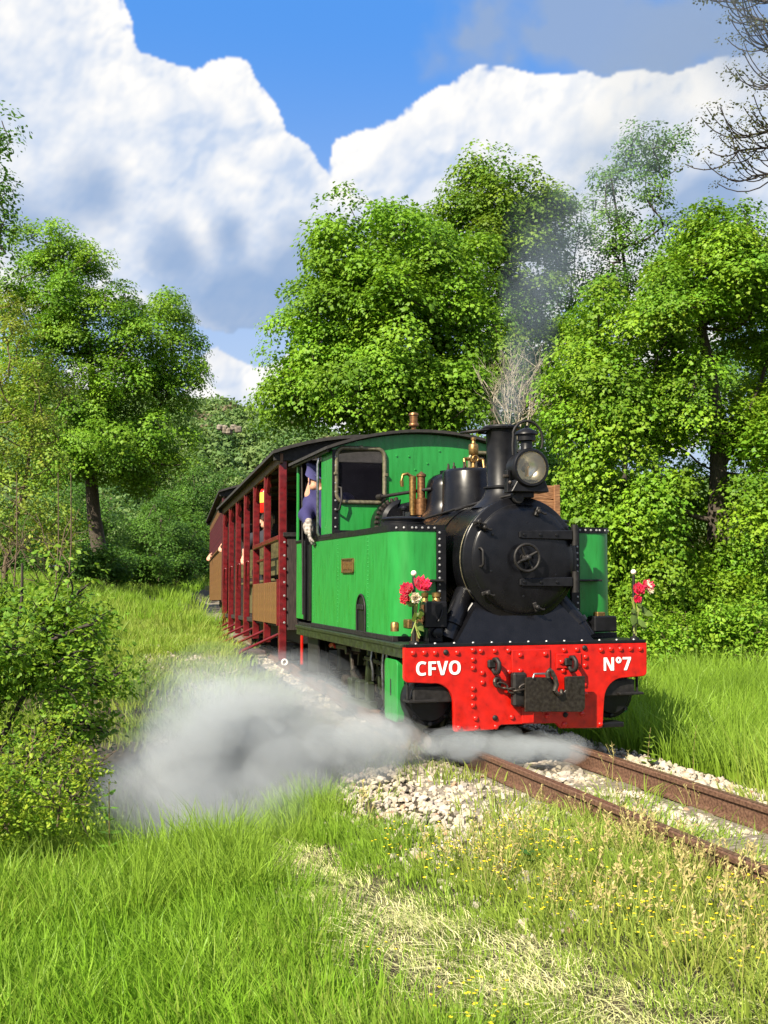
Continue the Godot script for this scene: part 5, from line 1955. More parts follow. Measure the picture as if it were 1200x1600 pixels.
func head_lamp(lo: Node3D) -> void:
	var c := Vector3(0.02, 1.692, 0.0)
	var s := Shape.new()
	s.lathe([Vector2(0, 0), Vector2(0.09, 0.0), Vector2(0.1, 0.01), Vector2(0.104, 0.11), Vector2(0.104, 0.13), Vector2(0.114, 0.134), Vector2(0.12, 0.145), Vector2(0.12, 0.162), Vector2(0.112, 0.172), Vector2(0.1, 0.172), Vector2(0.098, 0.155)], c - Vector3(0, 0, 0.17), Vector3.BACK, 40)
	var lamp := part(s, "head_lamp", M.black_satin, lo)
	s = Shape.new()
	s.lathe([Vector2(0.098, 0), Vector2(0.1, 0.012), Vector2(0.107, 0.014), Vector2(0.107, 0.006), Vector2(0.112, 0.0)], c - Vector3(0, 0, 0.012), Vector3.BACK, 40)
	part(s, "lens_ring", M.bronze_frame, lamp)
	s = Shape.new()
	s.lathe([Vector2(0.022, -0.1), Vector2(0.05, -0.092), Vector2(0.075, -0.07), Vector2(0.092, -0.03), Vector2(0.098, 0.0)], c, Vector3.BACK, 32)
	part(s, "reflector", M.reflector, lamp)
	s = Shape.new()
	s.lathe([Vector2(0.0, 0.014), Vector2(0.05, 0.01), Vector2(0.099, 0.0)], c - Vector3(0, 0, 0.006), Vector3.BACK, 32)
	part(s, "lamp_glass", M.lens, lamp)
	s = Shape.new()
	s.lathe([Vector2(0.012, 0), Vector2(0.012, 0.05), Vector2(0.02, 0.06), Vector2(0.012, 0.085), Vector2(0, 0.088)], c - Vector3(0, 0.05, 0.07), Vector3.UP, 12)
	part(s, "burner", M.brass, lamp)
	s = Shape.new()
	s.lathe([Vector2(0.05, 0.0), Vector2(0.038, 0.02), Vector2(0.036, 0.075), Vector2(0.056, 0.08), Vector2(0.056, 0.115), Vector2(0.072, 0.118), Vector2(0.07, 0.128), Vector2(0.05, 0.145), Vector2(0.025, 0.158), Vector2(0.012, 0.162), Vector2(0.01, 0.175), Vector2(0, 0.178)], Vector3(0.03, 1.785, -0.09), Vector3.UP, 28)
	part(s, "lamp_vent", M.black_satin, lamp)
	s = Shape.new()
	var hp: Array = [Vector3(-0.075, 1.77, -0.06), Vector3(-0.078, 1.83, -0.06), Vector3(-0.07, 1.9, -0.065)]
	for i in 9:
		var a := deg_to_rad(165 - i * 18.0)
		hp.append(Vector3(0.025 + cos(a) * 0.1, 1.885 + sin(a) * 0.1, -0.065))
	hp.append(Vector3(0.128, 1.865, -0.065))
	hp.append(Vector3(0.12, 1.82, -0.065))
	s.tube(hp, 0.0085, 0.0085, 8)
	part(s, "carrying_handle", M.black_iron, lamp)
	s = Shape.new()
	s.prism(PackedVector2Array([Vector2(-0.105, 1.545), Vector2(0.145, 1.545), Vector2(0.145, 1.56), Vector2(0.12, 1.62), Vector2(-0.06, 1.62), Vector2(-0.095, 1.56)]), -0.16, -0.02, 0.004)
	s.box(Vector3(-0.1, 1.61, -0.09), Vector3(0.025, 0.14, 0.05), 0.004)
	s.box(Vector3(0.01, 1.53, -0.1), Vector3(0.12, 0.035, 0.06), 0.004)
	part(s, "lamp_bracket", M.black_satin, lamp)
	s = Shape.new()
	s.lathe([Vector2(0.012, 0), Vector2(0.012, 0.03), Vector2(0, 0.034)], Vector3(-0.106, 1.64, -0.07), Vector3.LEFT, 8)
	part(s, "lamp_catch", M.dirty_steel, lamp)
	s = Shape.new()
	s.lathe([Vector2(0.01, 0), Vector2(0.01, 0.02), Vector2(0, 0.022)], Vector3(-0.1, 1.6, -0.04), Vector3(-0.6, 0, 0.6), 8)
	part(s, "lamp_catch", M.dirty_steel, lamp)


func cab_arch(x: float) -> float:
	return 2.125 - 0.135 * pow(absf(x) / 0.76, 2.0)


func cab(lo: Node3D) -> void:
	var zf := -1.8
	# front sheet: built round its two windows
	var s := Shape.new()
	var wx0 := 0.36
	var wx1 := 0.715
	var wy0 := 1.6
	var wy1 := 1.985
	for d in [-1.0, 1.0]:
		for q in [[wx1, 0.76, 1.33, 9.0], [wx0, wx1, 1.33, wy0], [wx0, wx1, wy1, 9.0]]:
			var o := PackedVector2Array([Vector2(q[0] * d, q[2]), Vector2(q[1] * d, q[2])])
			if q[3] > 5.0:
				for i in 5:
					var x := lerpf(q[1], q[0], i / 4.0)
					o.append(Vector2(x * d, cab_arch(x)))
			else:
				o.append_array(PackedVector2Array([Vector2(q[1] * d, q[3]), Vector2(q[0] * d, q[3])]))
			s.prism(o, zf - 0.012, zf, 0.0)
	var mid := PackedVector2Array([Vector2(-wx0, 0.64), Vector2(wx0, 0.64)])
	for i in 9:
		var x := lerpf(wx0, -wx0, i / 8.0)
		mid.append(Vector2(x, cab_arch(x)))
	s.prism(mid, zf - 0.012, zf, 0.0)
	var front := part(s, "cab_front", M.green_paint, lo)
	for d in [-1.0, 1.0]:
		s = Shape.new()
		var ro := round_rect(wx0 - 0.012, wy0 - 0.012, wx1 + 0.012, wy1 + 0.012, 0.06, 5)
		var pts: Array = []
		for q in ro:
			pts.append(Vector3(q.x * d, q.y, zf + 0.006))
		pts.append(pts[0])
		s.tube(pts, 0.017, 0.017, 8, false)
		var fr := part(s, "window_frame", M.bronze_frame, front)
		for q in [Vector2(wx0 - 0.02, 1.8), Vector2(wx1 + 0.02, 1.8), Vector2((wx0 + wx1) * 0.5, wy1 + 0.022)]:
			s = Shape.new()
			s.box(Vector3(q.x * d, q.y, zf + 0.018), Vector3(0.03, 0.022, 0.022), 0.004)
			part(s, "window_catch", M.bronze_frame, fr)
		s = Shape.new()
		s.quad(Vector3(wx0 * d, wy0, zf - 0.006), Vector3(wx1 * d, wy0, zf - 0.006), Vector3(wx1 * d, wy1, zf - 0.006), Vector3(wx0 * d, wy1, zf - 0.006), Vector3.BACK)
		part(s, "window_pane", M.glass, front)
		s = Shape.new()
		s.box(Vector3(0.735 * d, 1.665, zf + 0.006), Vector3(0.05, 0.63, 0.014), 0.003)
		var st := part(s, "corner_strip", M.black_satin, front)
		s = Shape.new()
		for i in 9:
			s.lathe([Vector2(0.0085, 0), Vector2(0.006, 0.006), Vector2(0, 0.007)], Vector3(0.735 * d, 1.4 + i * 0.066, zf + 0.013), Vector3.BACK, 6)
		part(s, "rivets", M.rivet_metal, st, "stuff")
	s = Shape.new()
	s.tube([Vector3(-0.715, 1.7, zf + 0.01), Vector3(-0.7, 1.69, zf + 0.05), Vector3(-0.7, 1.6, zf + 0.06), Vector3(-0.715, 1.53, zf + 0.055), Vector3(-0.735, 1.52, zf + 0.01)], 0.009, 0.009, 8)
	part(s, "hand_grip", M.black_iron, front)
	s = Shape.new()
	for q in [[-0.25, 1.95], [-0.15, 1.95], [-0.1, 1.85], [0.1, 2.0], [-0.3, 1.6], [0.0, 1.9]]:
		s.lathe([Vector2(0.009, 0), Vector2(0.007, 0.006), Vector2(0, 0.007)], Vector3(q[0], q[1], zf), Vector3.BACK, 6)
	part(s, "sheet_screws", M.green_paint, front, "stuff")
	# black foot strip along the bottom of the front sheet
	s = Shape.new()
	s.box(Vector3(-0.6, 1.363, zf + 0.012), Vector3(0.3, 0.026, 0.024), 0.003)
	s.box(Vector3(0.6, 1.363, zf + 0.012), Vector3(0.3, 0.026, 0.024), 0.003)
	part(s, "foot_strip", M.black_satin, front)
	# sides: the upper strip before the doorway, the rear lower panel behind it
	for d in [-1.0, 1.0]:
		for q in [[0.754, 1.66, -1.968, 0.012, 0.63, 0.31], [0.752, 1.0, -2.83, 0.012, 0.64, 0.3], [0.752, 1.64, -2.965, 0.014, 0.66, 0.05]]:
			s = Shape.new()
			s.box(Vector3(q[0] * d, q[1], q[2]), Vector3(q[3], q[4], q[5]), 0.002)
			part(s, "cab_side", M.green_paint, lo)
		for q in [[1.337, -2.15, 0.024, 0.03, 0.7], [1.325, -2.84, 0.024, 0.022, 0.3], [1.0, -2.455, 0.02, 0.65, 0.045], [1.0, -2.67, 0.02, 0.65, 0.04]]:
			s = Shape.new()
			s.box(Vector3(0.757 * d, q[0], q[1]), Vector3(q[2], q[3], q[4]), 0.004)
			part(s, "door_edge", M.black_satin, lo)
		s = Shape.new()
		s.tube([Vector3(0.772 * d, 1.345, -2.14), Vector3(0.785 * d, 1.37, -2.14), Vector3(0.785 * d, 1.9, -2.14), Vector3(0.77 * d, 1.96, -2.14)], 0.011, 0.011, 8)
		part(s, "hand_rail", M.bright_steel, lo)
		s = Shape.new()
		s.tube([Vector3(0.77 * d, 0.72, -2.68), Vector3(0.775 * d, 1.97, -2.72)], 0.009, 0.009, 8)
		part(s, "hand_rail", M.black_iron, lo)
		s = Shape.new()
		s.box(Vector3(0.735 * d, 0.98, -2.56), Vector3(0.02, 0.62, 0.19), 0.002)
		part(s, "cab_door", M.black_satin, lo)
	# full rear sheet, painted dark to give the cab its inner shade; floor
	s = Shape.new()
	s.box(Vector3(0, 1.0, -2.99), Vector3(1.5, 0.72, 0.012), 0.002)
	s.box(Vector3(0, 1.69, -2.991), Vector3(1.46, 0.66, 0.012), 0.002)
	part(s, "cab_rear", M.black_satin, lo)
	s = Shape.new()
	s.box(Vector3(0, 0.635, -2.4), Vector3(1.48, 0.03, 1.2), 0.004)
	part(s, "cab_floor", M.black_iron, lo)
	s = Shape.new()
	s.box(Vector3(0.3, 1.1, -2.78), Vector3(0.7, 0.9, 0.3), 0.01)
	part(s, "coal_bunker", M.dark_inside, lo)
	s = Shape.new()
	s.lathe([Vector2(0.4, 0), Vector2(0.4, 0.1), Vector2(0, 0.11)], Vector3(0, 1.137, -1.81), Vector3.FORWARD, 32)
	s.ring(Vector3(-0.25, 1.62, -1.93), Vector3(0, 0.3, -1), 0.06, 0.01, 20, 6)
	s.ring(Vector3(0.2, 1.62, -1.93), Vector3(0, 0.3, -1), 0.06, 0.01, 20, 6)
	part(s, "boiler_backhead", M.black_iron, lo)
	# arched roof
	s = Shape.new()
	var prev: Array[Vector3] = []
	for i in 17:
		var x := lerpf(-0.82, 0.82, i / 16.0)
		var y := 2.133 - 0.135 * pow(absf(x) / 0.76, 2.0)
		var here: Array[Vector3] = [Vector3(x, y, -1.73), Vector3(x, y, -3.04), Vector3(x, y + 0.022, -1.73), Vector3(x, y + 0.022, -3.04)]
		if i > 0:
			var nn := Vector3(-(here[2].y - prev[2].y), here[2].x - prev[2].x, 0).normalized()
			s.quad(prev[2], here[2], here[3], prev[3], nn)
			s.quad(prev[0], here[0], here[1], prev[1], -nn)
			s.quad(prev[0], here[0], here[2], prev[2], Vector3.BACK)
			s.quad(prev[1], here[1], here[3], prev[3], Vector3.FORWARD)
		if i == 0 or i == 16:
			s.quad(here[0], here[1], here[3], here[2], Vector3.LEFT if i == 0 else Vector3.RIGHT)
		prev = here
	part(s, "cab_roof", M.roof_felt, lo)
	for d in [-1.0, 1.0]:
		s = Shape.new()
		s.box(Vector3(0.79 * d, 1.972, -2.4), Vector3(0.02, 0.024, 1.2), 0.003)
		part(s, "roof_gutter", M.dirty_steel, lo)
	# whistle on the roof
	s = Shape.new()
	s.lathe([Vector2(0.03, 0), Vector2(0.03, 0.02), Vector2(0.018, 0.03), Vector2(0.018, 0.045), Vector2(0.04, 0.05), Vector2(0.042, 0.06), Vector2(0.038, 0.07), Vector2(0.03, 0.075), Vector2(0.032, 0.13), Vector2(0.04, 0.135), Vector2(0.036, 0.15), Vector2(0, 0.16)], Vector3(-0.09, 2.145, -1.86), Vector3.UP, 16)
	part(s, "whistle", M.copper, lo)


func frames_and_wheels(lo: Node3D) -> void:
	var s := Shape.new()
	# running boards and front deck
	for d in [-1.0, 1.0]:
		s = Shape.new()
		s.box(Vector3(0.61 * d, 0.622, -1.41), Vector3(0.4, 0.022, 2.76), 0.003)
		s.box(Vector3(0.79 * d, 0.588, -1.41), Vector3(0.018, 0.07, 2.76), 0.004)
		part(s, "running_board", M.green_frame, lo)
		s = Shape.new()
		s.box(Vector3(0.6 * d, 0.65, -1.36), Vector3(0.34, 0.032, 2.1), 0.003)
		part(s, "tank_foot", M.black_iron, lo)
	s = Shape.new()
	s.box(Vector3(0, 0.626, -0.25), Vector3(1.58, 0.02, 0.5), 0.003)
	var deck := part(s, "front_deck", M.black_satin, lo)
	s = Shape.new()
	for i in 13:
		s.lathe([Vector2(0.009, 0), Vector2(0.007, 0.006), Vector2(0, 0.008)], Vector3(-0.72 + i * 0.12, 0.636, -0.022), Vector3.UP, 6)
	part(s, "rivets", M.rivet_metal, deck, "stuff")
	for d in [-1.0, 1.0]:
		s = Shape.new()
		s.box(Vector3(0.2 * d, 0.42, -1.45), Vector3(0.03, 0.36, 2.8), 0.004)
		part(s, "main_frame", M.green_frame, lo)
	s = Shape.new()
	s.box(Vector3(0, 0.4, -2.75), Vector3(0.9, 0.3, 0.1), 0.01)
	part(s, "drag_box", M.black_iron, lo)
	s = Shape.new()
	s.box(Vector3(0, 0.42, -2.2), Vector3(0.36, 0.36, 0.9), 0.01)
	part(s, "ash_pan", M.black_iron, lo)
	# wheels on three axles
	var n := 0
	for z in [-0.95, -1.58, -2.2]:
		s = Shape.new()
		s.tube([Vector3(-0.46, 0.29, z), Vector3(0.46, 0.29, z)], 0.045, 0.045, 12)
		part(s, "axle", M.black_iron, lo)
		for d in [-1.0, 1.0]:
			s = Shape.new()
			s.lathe([Vector2(0.25, -0.045), Vector2(0.29, -0.045), Vector2(0.295, 0.03), Vector2(0.318, 0.036), Vector2(0.318, 0.055), Vector2(0.25, 0.055), Vector2(0.25, -0.045)], Vector3(0.318 * d, 0.29, z), Vector3(-d, 0, 0), 36)
			s.lathe([Vector2(0.0, -0.06), Vector2(0.075, -0.06), Vector2(0.075, 0.05), Vector2(0.0, 0.05)], Vector3(0.318 * d, 0.29, z), Vector3(-d, 0, 0), 16)
			var wh := part(s, "wheel", M.green_frame, lo)
			for k in 9:
				var a := TAU * k / 9.0
				s = Shape.new()
				s.bar(Vector3(0.318 * d, 0.29 + sin(a) * 0.06, z + cos(a) * 0.06), Vector3(0.318 * d, 0.29 + sin(a) * 0.26, z + cos(a) * 0.26), 0.03, 0.034, 0.006, Vector3.RIGHT)
				part(s, "spoke", M.green_frame, wh)
			s = Shape.new()
			s.bar(Vector3(0.42 * d, 0.31, z + 0.02), Vector3(0.42 * d, 0.2, z - 0.08), 0.05, 0.12, 0.01, Vector3.RIGHT)
			s.lathe([Vector2(0.045, -0.02), Vector2(0.045, 0.14), Vector2(0.03, 0.15), Vector2(0, 0.15)], Vector3(0.4 * d, 0.215, z - 0.065), Vector3(d, 0, 0), 12)
			part(s, "crank", M.dirty_steel, wh)
	for d in [-1.0, 1.0]:
		s = Shape.new()
		s.bar(Vector3(0.47 * d, 0.215, -1.0), Vector3(0.47 * d, 0.215, -2.28), 0.03, 0.05, 0.005)
		for z in [-1.015, -1.645, -2.265]:
			s.lathe([Vector2(0.055, -0.02), Vector2(0.055, 0.02), Vector2(0.02, 0.024), Vector2(0, 0.026)], Vector3(0.47 * d, 0.215, z), Vector3(d, 0, 0), 16)
		part(s, "coupling_rod", M.dirty_steel, lo)
		s = Shape.new()
		s.bar(Vector3(0.53 * d, 0.215, -1.645), Vector3(0.53 * d, 0.3, -0.8), 0.028, 0.05, 0.005)
		s.lathe([Vector2(0.06, -0.02), Vector2(0.06, 0.02), Vector2(0.02, 0.026), Vector2(0, 0.026)], Vector3(0.53 * d, 0.215, -1.645), Vector3(d, 0, 0), 16)
		part(s, "connecting_rod", M.dirty_steel, lo)
		s = Shape.new()
		s.bar(Vector3(0.56 * d, 0.37, -0.55), Vector3(0.56 * d, 0.37, -1.2), 0.05, 0.03, 0.004)
		s.bar(Vector3(0.56 * d, 0.235, -0.55), Vector3(0.56 * d, 0.235, -1.2), 0.05, 0.03, 0.004)
		s.box(Vector3(0.56 * d, 0.3, -1.2), Vector3(0.05, 0.22, 0.03), 0.006)
		part(s, "slide_bar", M.green_frame, lo)
		s = Shape.new()
		s.box(Vector3(0.56 * d, 0.302, -0.82), Vector3(0.07, 0.11, 0.14), 0.01)
		s.tube([Vector3(0.56 * d, 0.302, -0.78), Vector3(0.56 * d, 0.302, -0.5)], 0.02, 0.02, 10)
		part(s, "crosshead", M.dirty_steel, lo)
		# valve gear: swinging link, radius rod, combination lever, reversing arm
		s = Shape.new()
		s.bar(Vector3(0.63 * d, 0.56, -1.22), Vector3(0.63 * d, 0.22, -1.3), 0.04, 0.055, 0.008)
		part(s, "expansion_link", M.green_frame, lo)
		s = Shape.new()
		s.bar(Vector3(0.66 * d, 0.47, -1.25), Vector3(0.66 * d, 0.45, -0.62), 0.022, 0.03, 0.004)
		s.bar(Vector3(0.66 * d, 0.45, -0.68), Vector3(0.66 * d, 0.2, -0.78), 0.022, 0.03, 0.004)
		s.bar(Vector3(0.64 * d, 0.2, -0.78), Vector3(0.6 * d, 0.27, -0.85), 0.018, 0.022, 0.004)
		part(s, "radius_rod", M.dirty_steel, lo)
		s = Shape.new()
		s.bar(Vector3(0.66 * d, 0.23, -1.3), Vector3(0.6 * d, 0.33, -1.8), 0.022, 0.034, 0.004)
		s.bar(Vector3(0.6 * d, 0.215, -1.66), Vector3(0.6 * d, 0.34, -1.8), 0.03, 0.04, 0.006)
		part(s, "eccentric_rod", M.dirty_steel, lo)
		s = Shape.new()
		s.bar(Vector3(0.68 * d, 0.52, -1.3), Vector3(0.68 * d, 0.5, -2.1), 0.018, 0.03, 0.004)
		s.bar(Vector3(0.68 * d, 0.5, -1.55), Vector3(0.68 * d, 0.36, -1.5), 0.02, 0.04, 0.004)
		s.lathe([Vector2(0.028, -0.05), Vector2(0.028, 0.05), Vector2(0, 0.052)], Vector3(0.67 * d, 0.5, -1.55), Vector3(d, 0, 0), 12)
		part(s, "reversing_rod", M.dirty_steel, lo)
		s = Shape.new()
		s.bar(Vector3(0.66 * d, 0.16, -1.05), Vector3(0.66 * d, 0.14, -1.75), 0.06, 0.05, 0.006)
		s.box(Vector3(0.66 * d, 0.24, -1.15), Vector3(0.06, 0.14, 0.06), 0.01)
		s.box(Vector3(0.66 * d, 0.24, -1.35), Vector3(0.07, 0.13, 0.1), 0.01)
		s.box(Vector3(0.66 * d, 0.24, -1.55), Vector3(0.07, 0.13, 0.1), 0.01)
		part(s, "brake_hanger", M.green_frame, lo)
		s = Shape.new()
		for q in [[-0.62, 0.55, -0.66, 0.42], [-0.7, 0.56, -0.71, 0.3], [-0.95, 0.56, -0.94, 0.4]]:
			s.tube([Vector3(0.7 * d, q[1], q[0]), Vector3(0.71 * d, (q[1] + q[3]) * 0.5, q[0]), Vector3(0.7 * d, q[3], q[2]), Vector3(0.69 * d, q[3] - 0.06, q[2] - 0.03)], 0.011, 0.011, 6)
		part(s, "sand_pipe", M.bright_steel if d < 0 else M.black_iron, lo)
		# cylinder with its cover and green cladding
		s = Shape.new()
		s.lathe([Vector2(0.0, 0.0), Vector2(0.15, 0.0), Vector2(0.155, 0.01), Vector2(0.155, 0.42), Vector2(0.15, 0.43), Vector2(0.13, 0.435), Vector2(0.12, 0.45), Vector2(0.06, 0.455), Vector2(0, 0.456)], Vector3(0.605 * d, 0.3, -0.54), Vector3.BACK, 32)
		s.box(Vector3(0.6 * d, 0.45, -0.33), Vector3(0.27, 0.17, 0.4), 0.03)
		for k in 8:
			var a := TAU * k / 8.0
			s.lathe([Vector2(0.014, 0), Vector2(0.014, 0.014), Vector2(0, 0.016)], Vector3(0.605 * d + cos(a) * 0.138, 0.3 + sin(a) * 0.138, -0.112), Vector3.BACK, 6)
		part(s, "cylinder", M.black_satin, lo)
		s = Shape.new()
		s.t = Transform3D(Basis(Vector3(0, 0, -d), Vector3.UP, Vector3(d, 0, 0)), Vector3(0.765 * d, 0.35, -0.32))
		s.prism(round_rect(-0.125, -0.19, 0.125, 0.18, 0.035, 4), -0.03, 0.012, 0.004)
		var cl := part(s, "cylinder_cladding", M.green_paint, lo)
		s = Shape.new()
		s.box(Vector3(0.778 * d, 0.36, -0.32), Vector3(0.004, 0.1, 0.016), 0.001)
		part(s, "oil_slot", M.dark_inside, cl)
		s = Shape.new()
		s.box(Vector3(0.5 * d, 0.118, -0.07), Vector3(0.28, 0.03, 0.12), 0.006)
		part(s, "rail_guard", M.black_satin, lo)
		s = Shape.new()
		s.bar(Vector3(0.76 * d, 0.42, -0.06), Vector3(0.76 * d, 0.31, -0.06), 0.012, 0.02, 0.003)
		s.box(Vector3(0.69 * d, 0.305, -0.05), Vector3(0.17, 0.014, 0.1), 0.003)
		part(s, "foot_step", M.black_iron, lo)
		s = Shape.new()
		s.box(Vector3(0.6 * d, 0.34, -0.05), Vector3(0.26, 0.1, 0.03), 0.006)
		part(s, "cylinder_cock_gear", M.black_iron, lo)
		# cab steps
		s = Shape.new()
		s.box(Vector3(0.72 * d, 0.42, -2.5), Vector3(0.02, 0.36, 0.34), 0.004)
		s.box(Vector3(0.74 * d, 0.25, -2.5), Vector3(0.14, 0.02, 0.34), 0.004)
		part(s, "cab_step", M.black_iron, lo)
		s = Shape.new()
		s.box(Vector3(0.72 * d, 0.47, -2.93), Vector3(0.02, 0.36, 0.03), 0.004)
		part(s, "step_hanger", M.red_paint, lo)
	s = Shape.new()
	s.tube([Vector3(-0.68, 0.5, -2.12), Vector3(-0.69, 0.52, -2.0), Vector3(-0.69, 0.5, -1.95)], 0.018, 0.012, 8)
	part(s, "reversing_handle", M.red_paint, lo)


func deck_fittings(lo: Node3D) -> void:
	# black mechanical lubricator with brass caps, on the front deck left of the saddle
	var s := Shape.new()
	s.box(Vector3(-0.545, 0.8, -0.2), Vector3(0.14, 0.16, 0.12), 0.008)
	s.box(Vector3(-0.545, 0.68, -0.2), Vector3(0.1, 0.1, 0.1), 0.01)
	s.lathe([Vector2(0.03, 0), Vector2(0.03, 0.03), Vector2(0.016, 0.035), Vector2(0, 0.036)], Vector3(-0.545, 0.69, -0.15), Vector3.BACK, 14)
	s.tube([Vector3(-0.54, 0.76, -0.13), Vector3(-0.52, 0.79, -0.125), Vector3(-0.51, 0.83, -0.135)], 0.007, 0.005, 6)
	var ol := part(s, "oil_box", M.black_satin, lo)
	for k in [[-0.525, 0.028], [-0.6, 0.022]]:
		s = Shape.new()
		s.lathe([Vector2(k[1], 0), Vector2(k[1] * 0.8, 0.02), Vector2(k[1], 0.025), Vector2(k[1], 0.05), Vector2(0, 0.056)], Vector3(k[0], 0.88, -0.2), Vector3.UP, 14)
		part(s, "oil_cap", M.brass, ol)
	s = Shape.new()
	s.tube([Vector3(-0.625, 0.76, -0.17), Vector3(-0.625, 0.86, -0.17)], 0.014, 0.014, 8)
	part(s, "sight_glass", M.copper, ol)
	s = Shape.new()
	s.box(Vector3(-0.67, 0.745, -0.21), Vector3(0.1, 0.055, 0.09), 0.006)
	s.lathe([Vector2(0.026, 0), Vector2(0.026, 0.045), Vector2(0.02, 0.055), Vector2(0, 0.058)], Vector3(-0.775, 0.7, -0.25), Vector3.UP, 14)
	s.lathe([Vector2(0.028, 0), Vector2(0.024, 0.015), Vector2(0.024, 0.05), Vector2(0, 0.055)], Vector3(-0.69, 0.645, -0.12), Vector3.UP, 14)
	part(s, "oil_cup", M.brass, lo)
	s = Shape.new()
	s.box(Vector3(0.6, 0.73, -0.2), Vector3(0.16, 0.1, 0.1), 0.008)
	part(s, "oil_box", M.black_satin, lo)
	s = Shape.new()
	s.box(Vector3(0.58, 0.79, -0.2), Vector3(0.06, 0.03, 0.06), 0.006)
	part(s, "oil_cup", M.brass, lo)
	# two marker posts at the deck's front corners
	for q in [[-0.722, 1.03], [0.742, 1.04]]:
		s = Shape.new()
		s.tube([Vector3(q[0], 0.63, -0.05), Vector3(q[0], q[1], -0.05)], 0.0125, 0.0095, 10)
		s.lathe([Vector2(0.03, 0), Vector2(0.03, 0.012), Vector2(0.014, 0.018)], Vector3(q[0], 0.636, -0.05), Vector3.UP, 12)
		var po := part(s, "marker_post", M.black_iron, lo)
		s = Shape.new()
		s.ball(Vector3(q[0], q[1] + 0.018, -0.05), Vector3.ONE * 0.017, 14, 10)
		part(s, "post_knob", M.petal_white, po)


# ---------------------------------------------------------------- coaches
func coach_frame(o: Node3D, at: Vector3, deg: float, climb: float) -> void:
	o.transform = Transform3D(Basis(Vector3.UP, -deg_to_rad(deg)) * Basis(Vector3.RIGHT, climb), at)


func build_coaches() -> void:
	var a := thing("passenger_coach", "open sided dark red wooden coach coupled behind the engine", "coach", Vector3.ZERO, 0.0, "coaches of the train")
	coach_frame(a, Vector3(0.05, 0.0, -3.46), 4.0, -0.02)
	open_coach(a)
	var b := thing("passenger_coach", "second coach with closed brown plank side and slatted window posts", "coach", Vector3.ZERO, 0.0, "coaches of the train")
	coach_frame(b, Vector3(0.53, 0.13, -9.75), 6.3, -0.022)
	closed_coach(b)


func coach_roof(o: Node3D, length: float, eave: float, rise: float) -> void:
	var s := Shape.new()
	var prev: Array[Vector3] = []
	for i in 13:
		var x := lerpf(-0.92, 0.92, i / 12.0)
		var y := eave + rise * (1.0 - pow(absf(x) / 0.92, 2.0))
		var here: Array[Vector3] = [Vector3(x, y, 0.12), Vector3(x, y, -length - 0.12), Vector3(x, y + 0.03, 0.12), Vector3(x, y + 0.03, -length - 0.12)]
		if i > 0:
			var m := Vector3(-(here[2].y - prev[2].y), here[2].x - prev[2].x, 0).normalized()
			s.quad(prev[2], here[2], here[3], prev[3], m)
			s.quad(prev[0], here[0], here[1], prev[1], -m)
			s.quad(prev[0], here[0], here[2], prev[2], Vector3.BACK)
			s.quad(prev[1], here[1], here[3], prev[3], Vector3.FORWARD)
		if i == 0 or i == 12:
			s.quad(here[0], here[1], here[3], here[2], Vector3.LEFT if i == 0 else Vector3.RIGHT)
		prev = here
	var ro := part(s, "roof", M.roof_felt, o)
	# end board that closes the arch
	for z in [0.03, -length - 0.03]:
		s = Shape.new()
		var ou := PackedVector2Array([Vector2(-0.9, eave - 0.05), Vector2(0.9, eave - 0.05)])
		for i in 9:
			var x := lerpf(0.9, -0.9, i / 8.0)
			ou.append(Vector2(x, eave - 0.002 + rise * (1.0 - pow(absf(x) / 0.92, 2.0))))
		s.prism(ou, z - 0.015, z + 0.015, 0.002)
		part(s, "end_board", M.roof_felt, ro)
	for k in 6:
		s = Shape.new()
		var z := -0.4 - k * (length - 0.8) / 5.0
		for i in 6:
			var x0 := lerpf(-0.8, 0.8, i / 6.0)
			var x1 := lerpf(-0.8, 0.8, (i + 1) / 6.0)
			s.bar(Vector3(x0, eave - 0.025 + rise * (1.0 - pow(absf(x0) / 0.92, 2.0)), z), Vector3(x1, eave - 0.025 + rise * (1.0 - pow(absf(x1) / 0.92, 2.0)), z), 0.045, 0.04, 0.003)
		part(s, "roof_rib", M.ceiling_wood, ro)


func planks(parent: Node3D, x0: float, x1: float, y0: float, y1: float, z: float, n: int, m: Material, thick := 0.02, along_z := false) -> void:
	var w := (x1 - x0) / n
	for i in n:
		var s := Shape.new()
		var c := x0 + (i + 0.5) * w
		var h := y1 - y0
		if along_z:
			s.box(Vector3(z, (y0 + y1) * 0.5, c), Vector3(thick * (1.0 + 0.1 * sin(i * 2.3)), h, absf(w) - 0.006), 0.004)
		else:
			s.box(Vector3(c, (y0 + y1) * 0.5, z), Vector3(absf(w) - 0.005, h, thick * (1.0 + 0.1 * sin(i * 2.3))), 0.004)
		part(s, "plank", m, parent)


func bogie(o: Node3D, z: float) -> void:
	var s := Shape.new()
	for d in [-1.0, 1.0]:
		s.box(Vector3(0.42 * d, 0.3, z), Vector3(0.05, 0.1, 1.1), 0.01)
		s.box(Vector3(0.45 * d, 0.26, z - 0.38), Vector3(0.09, 0.13, 0.14), 0.015)
		s.box(Vector3(0.45 * d, 0.26, z + 0.38), Vector3(0.09, 0.13, 0.14), 0.015)
	s.box(Vector3(0, 0.36, z), Vector3(0.9, 0.1, 0.2), 0.01)
	var b := part(s, "bogie", M.black_iron, o)
	for dz in [-0.38, 0.38]:
		for d in [-1.0, 1.0]:
			s = Shape.new()
			s.lathe([Vector2(0, -0.05), Vector2(0.2, -0.05), Vector2(0.215, 0.02), Vector2(0.24, 0.03), Vector2(0.24, 0.05), Vector2(0.05, 0.05), Vector2(0.05, 0.06), Vector2(0, 0.06)], Vector3(0.325 * d, 0.225, z + dz), Vector3(-d, 0, 0), 24)
			part(s, "wheel", M.black_iron, b)


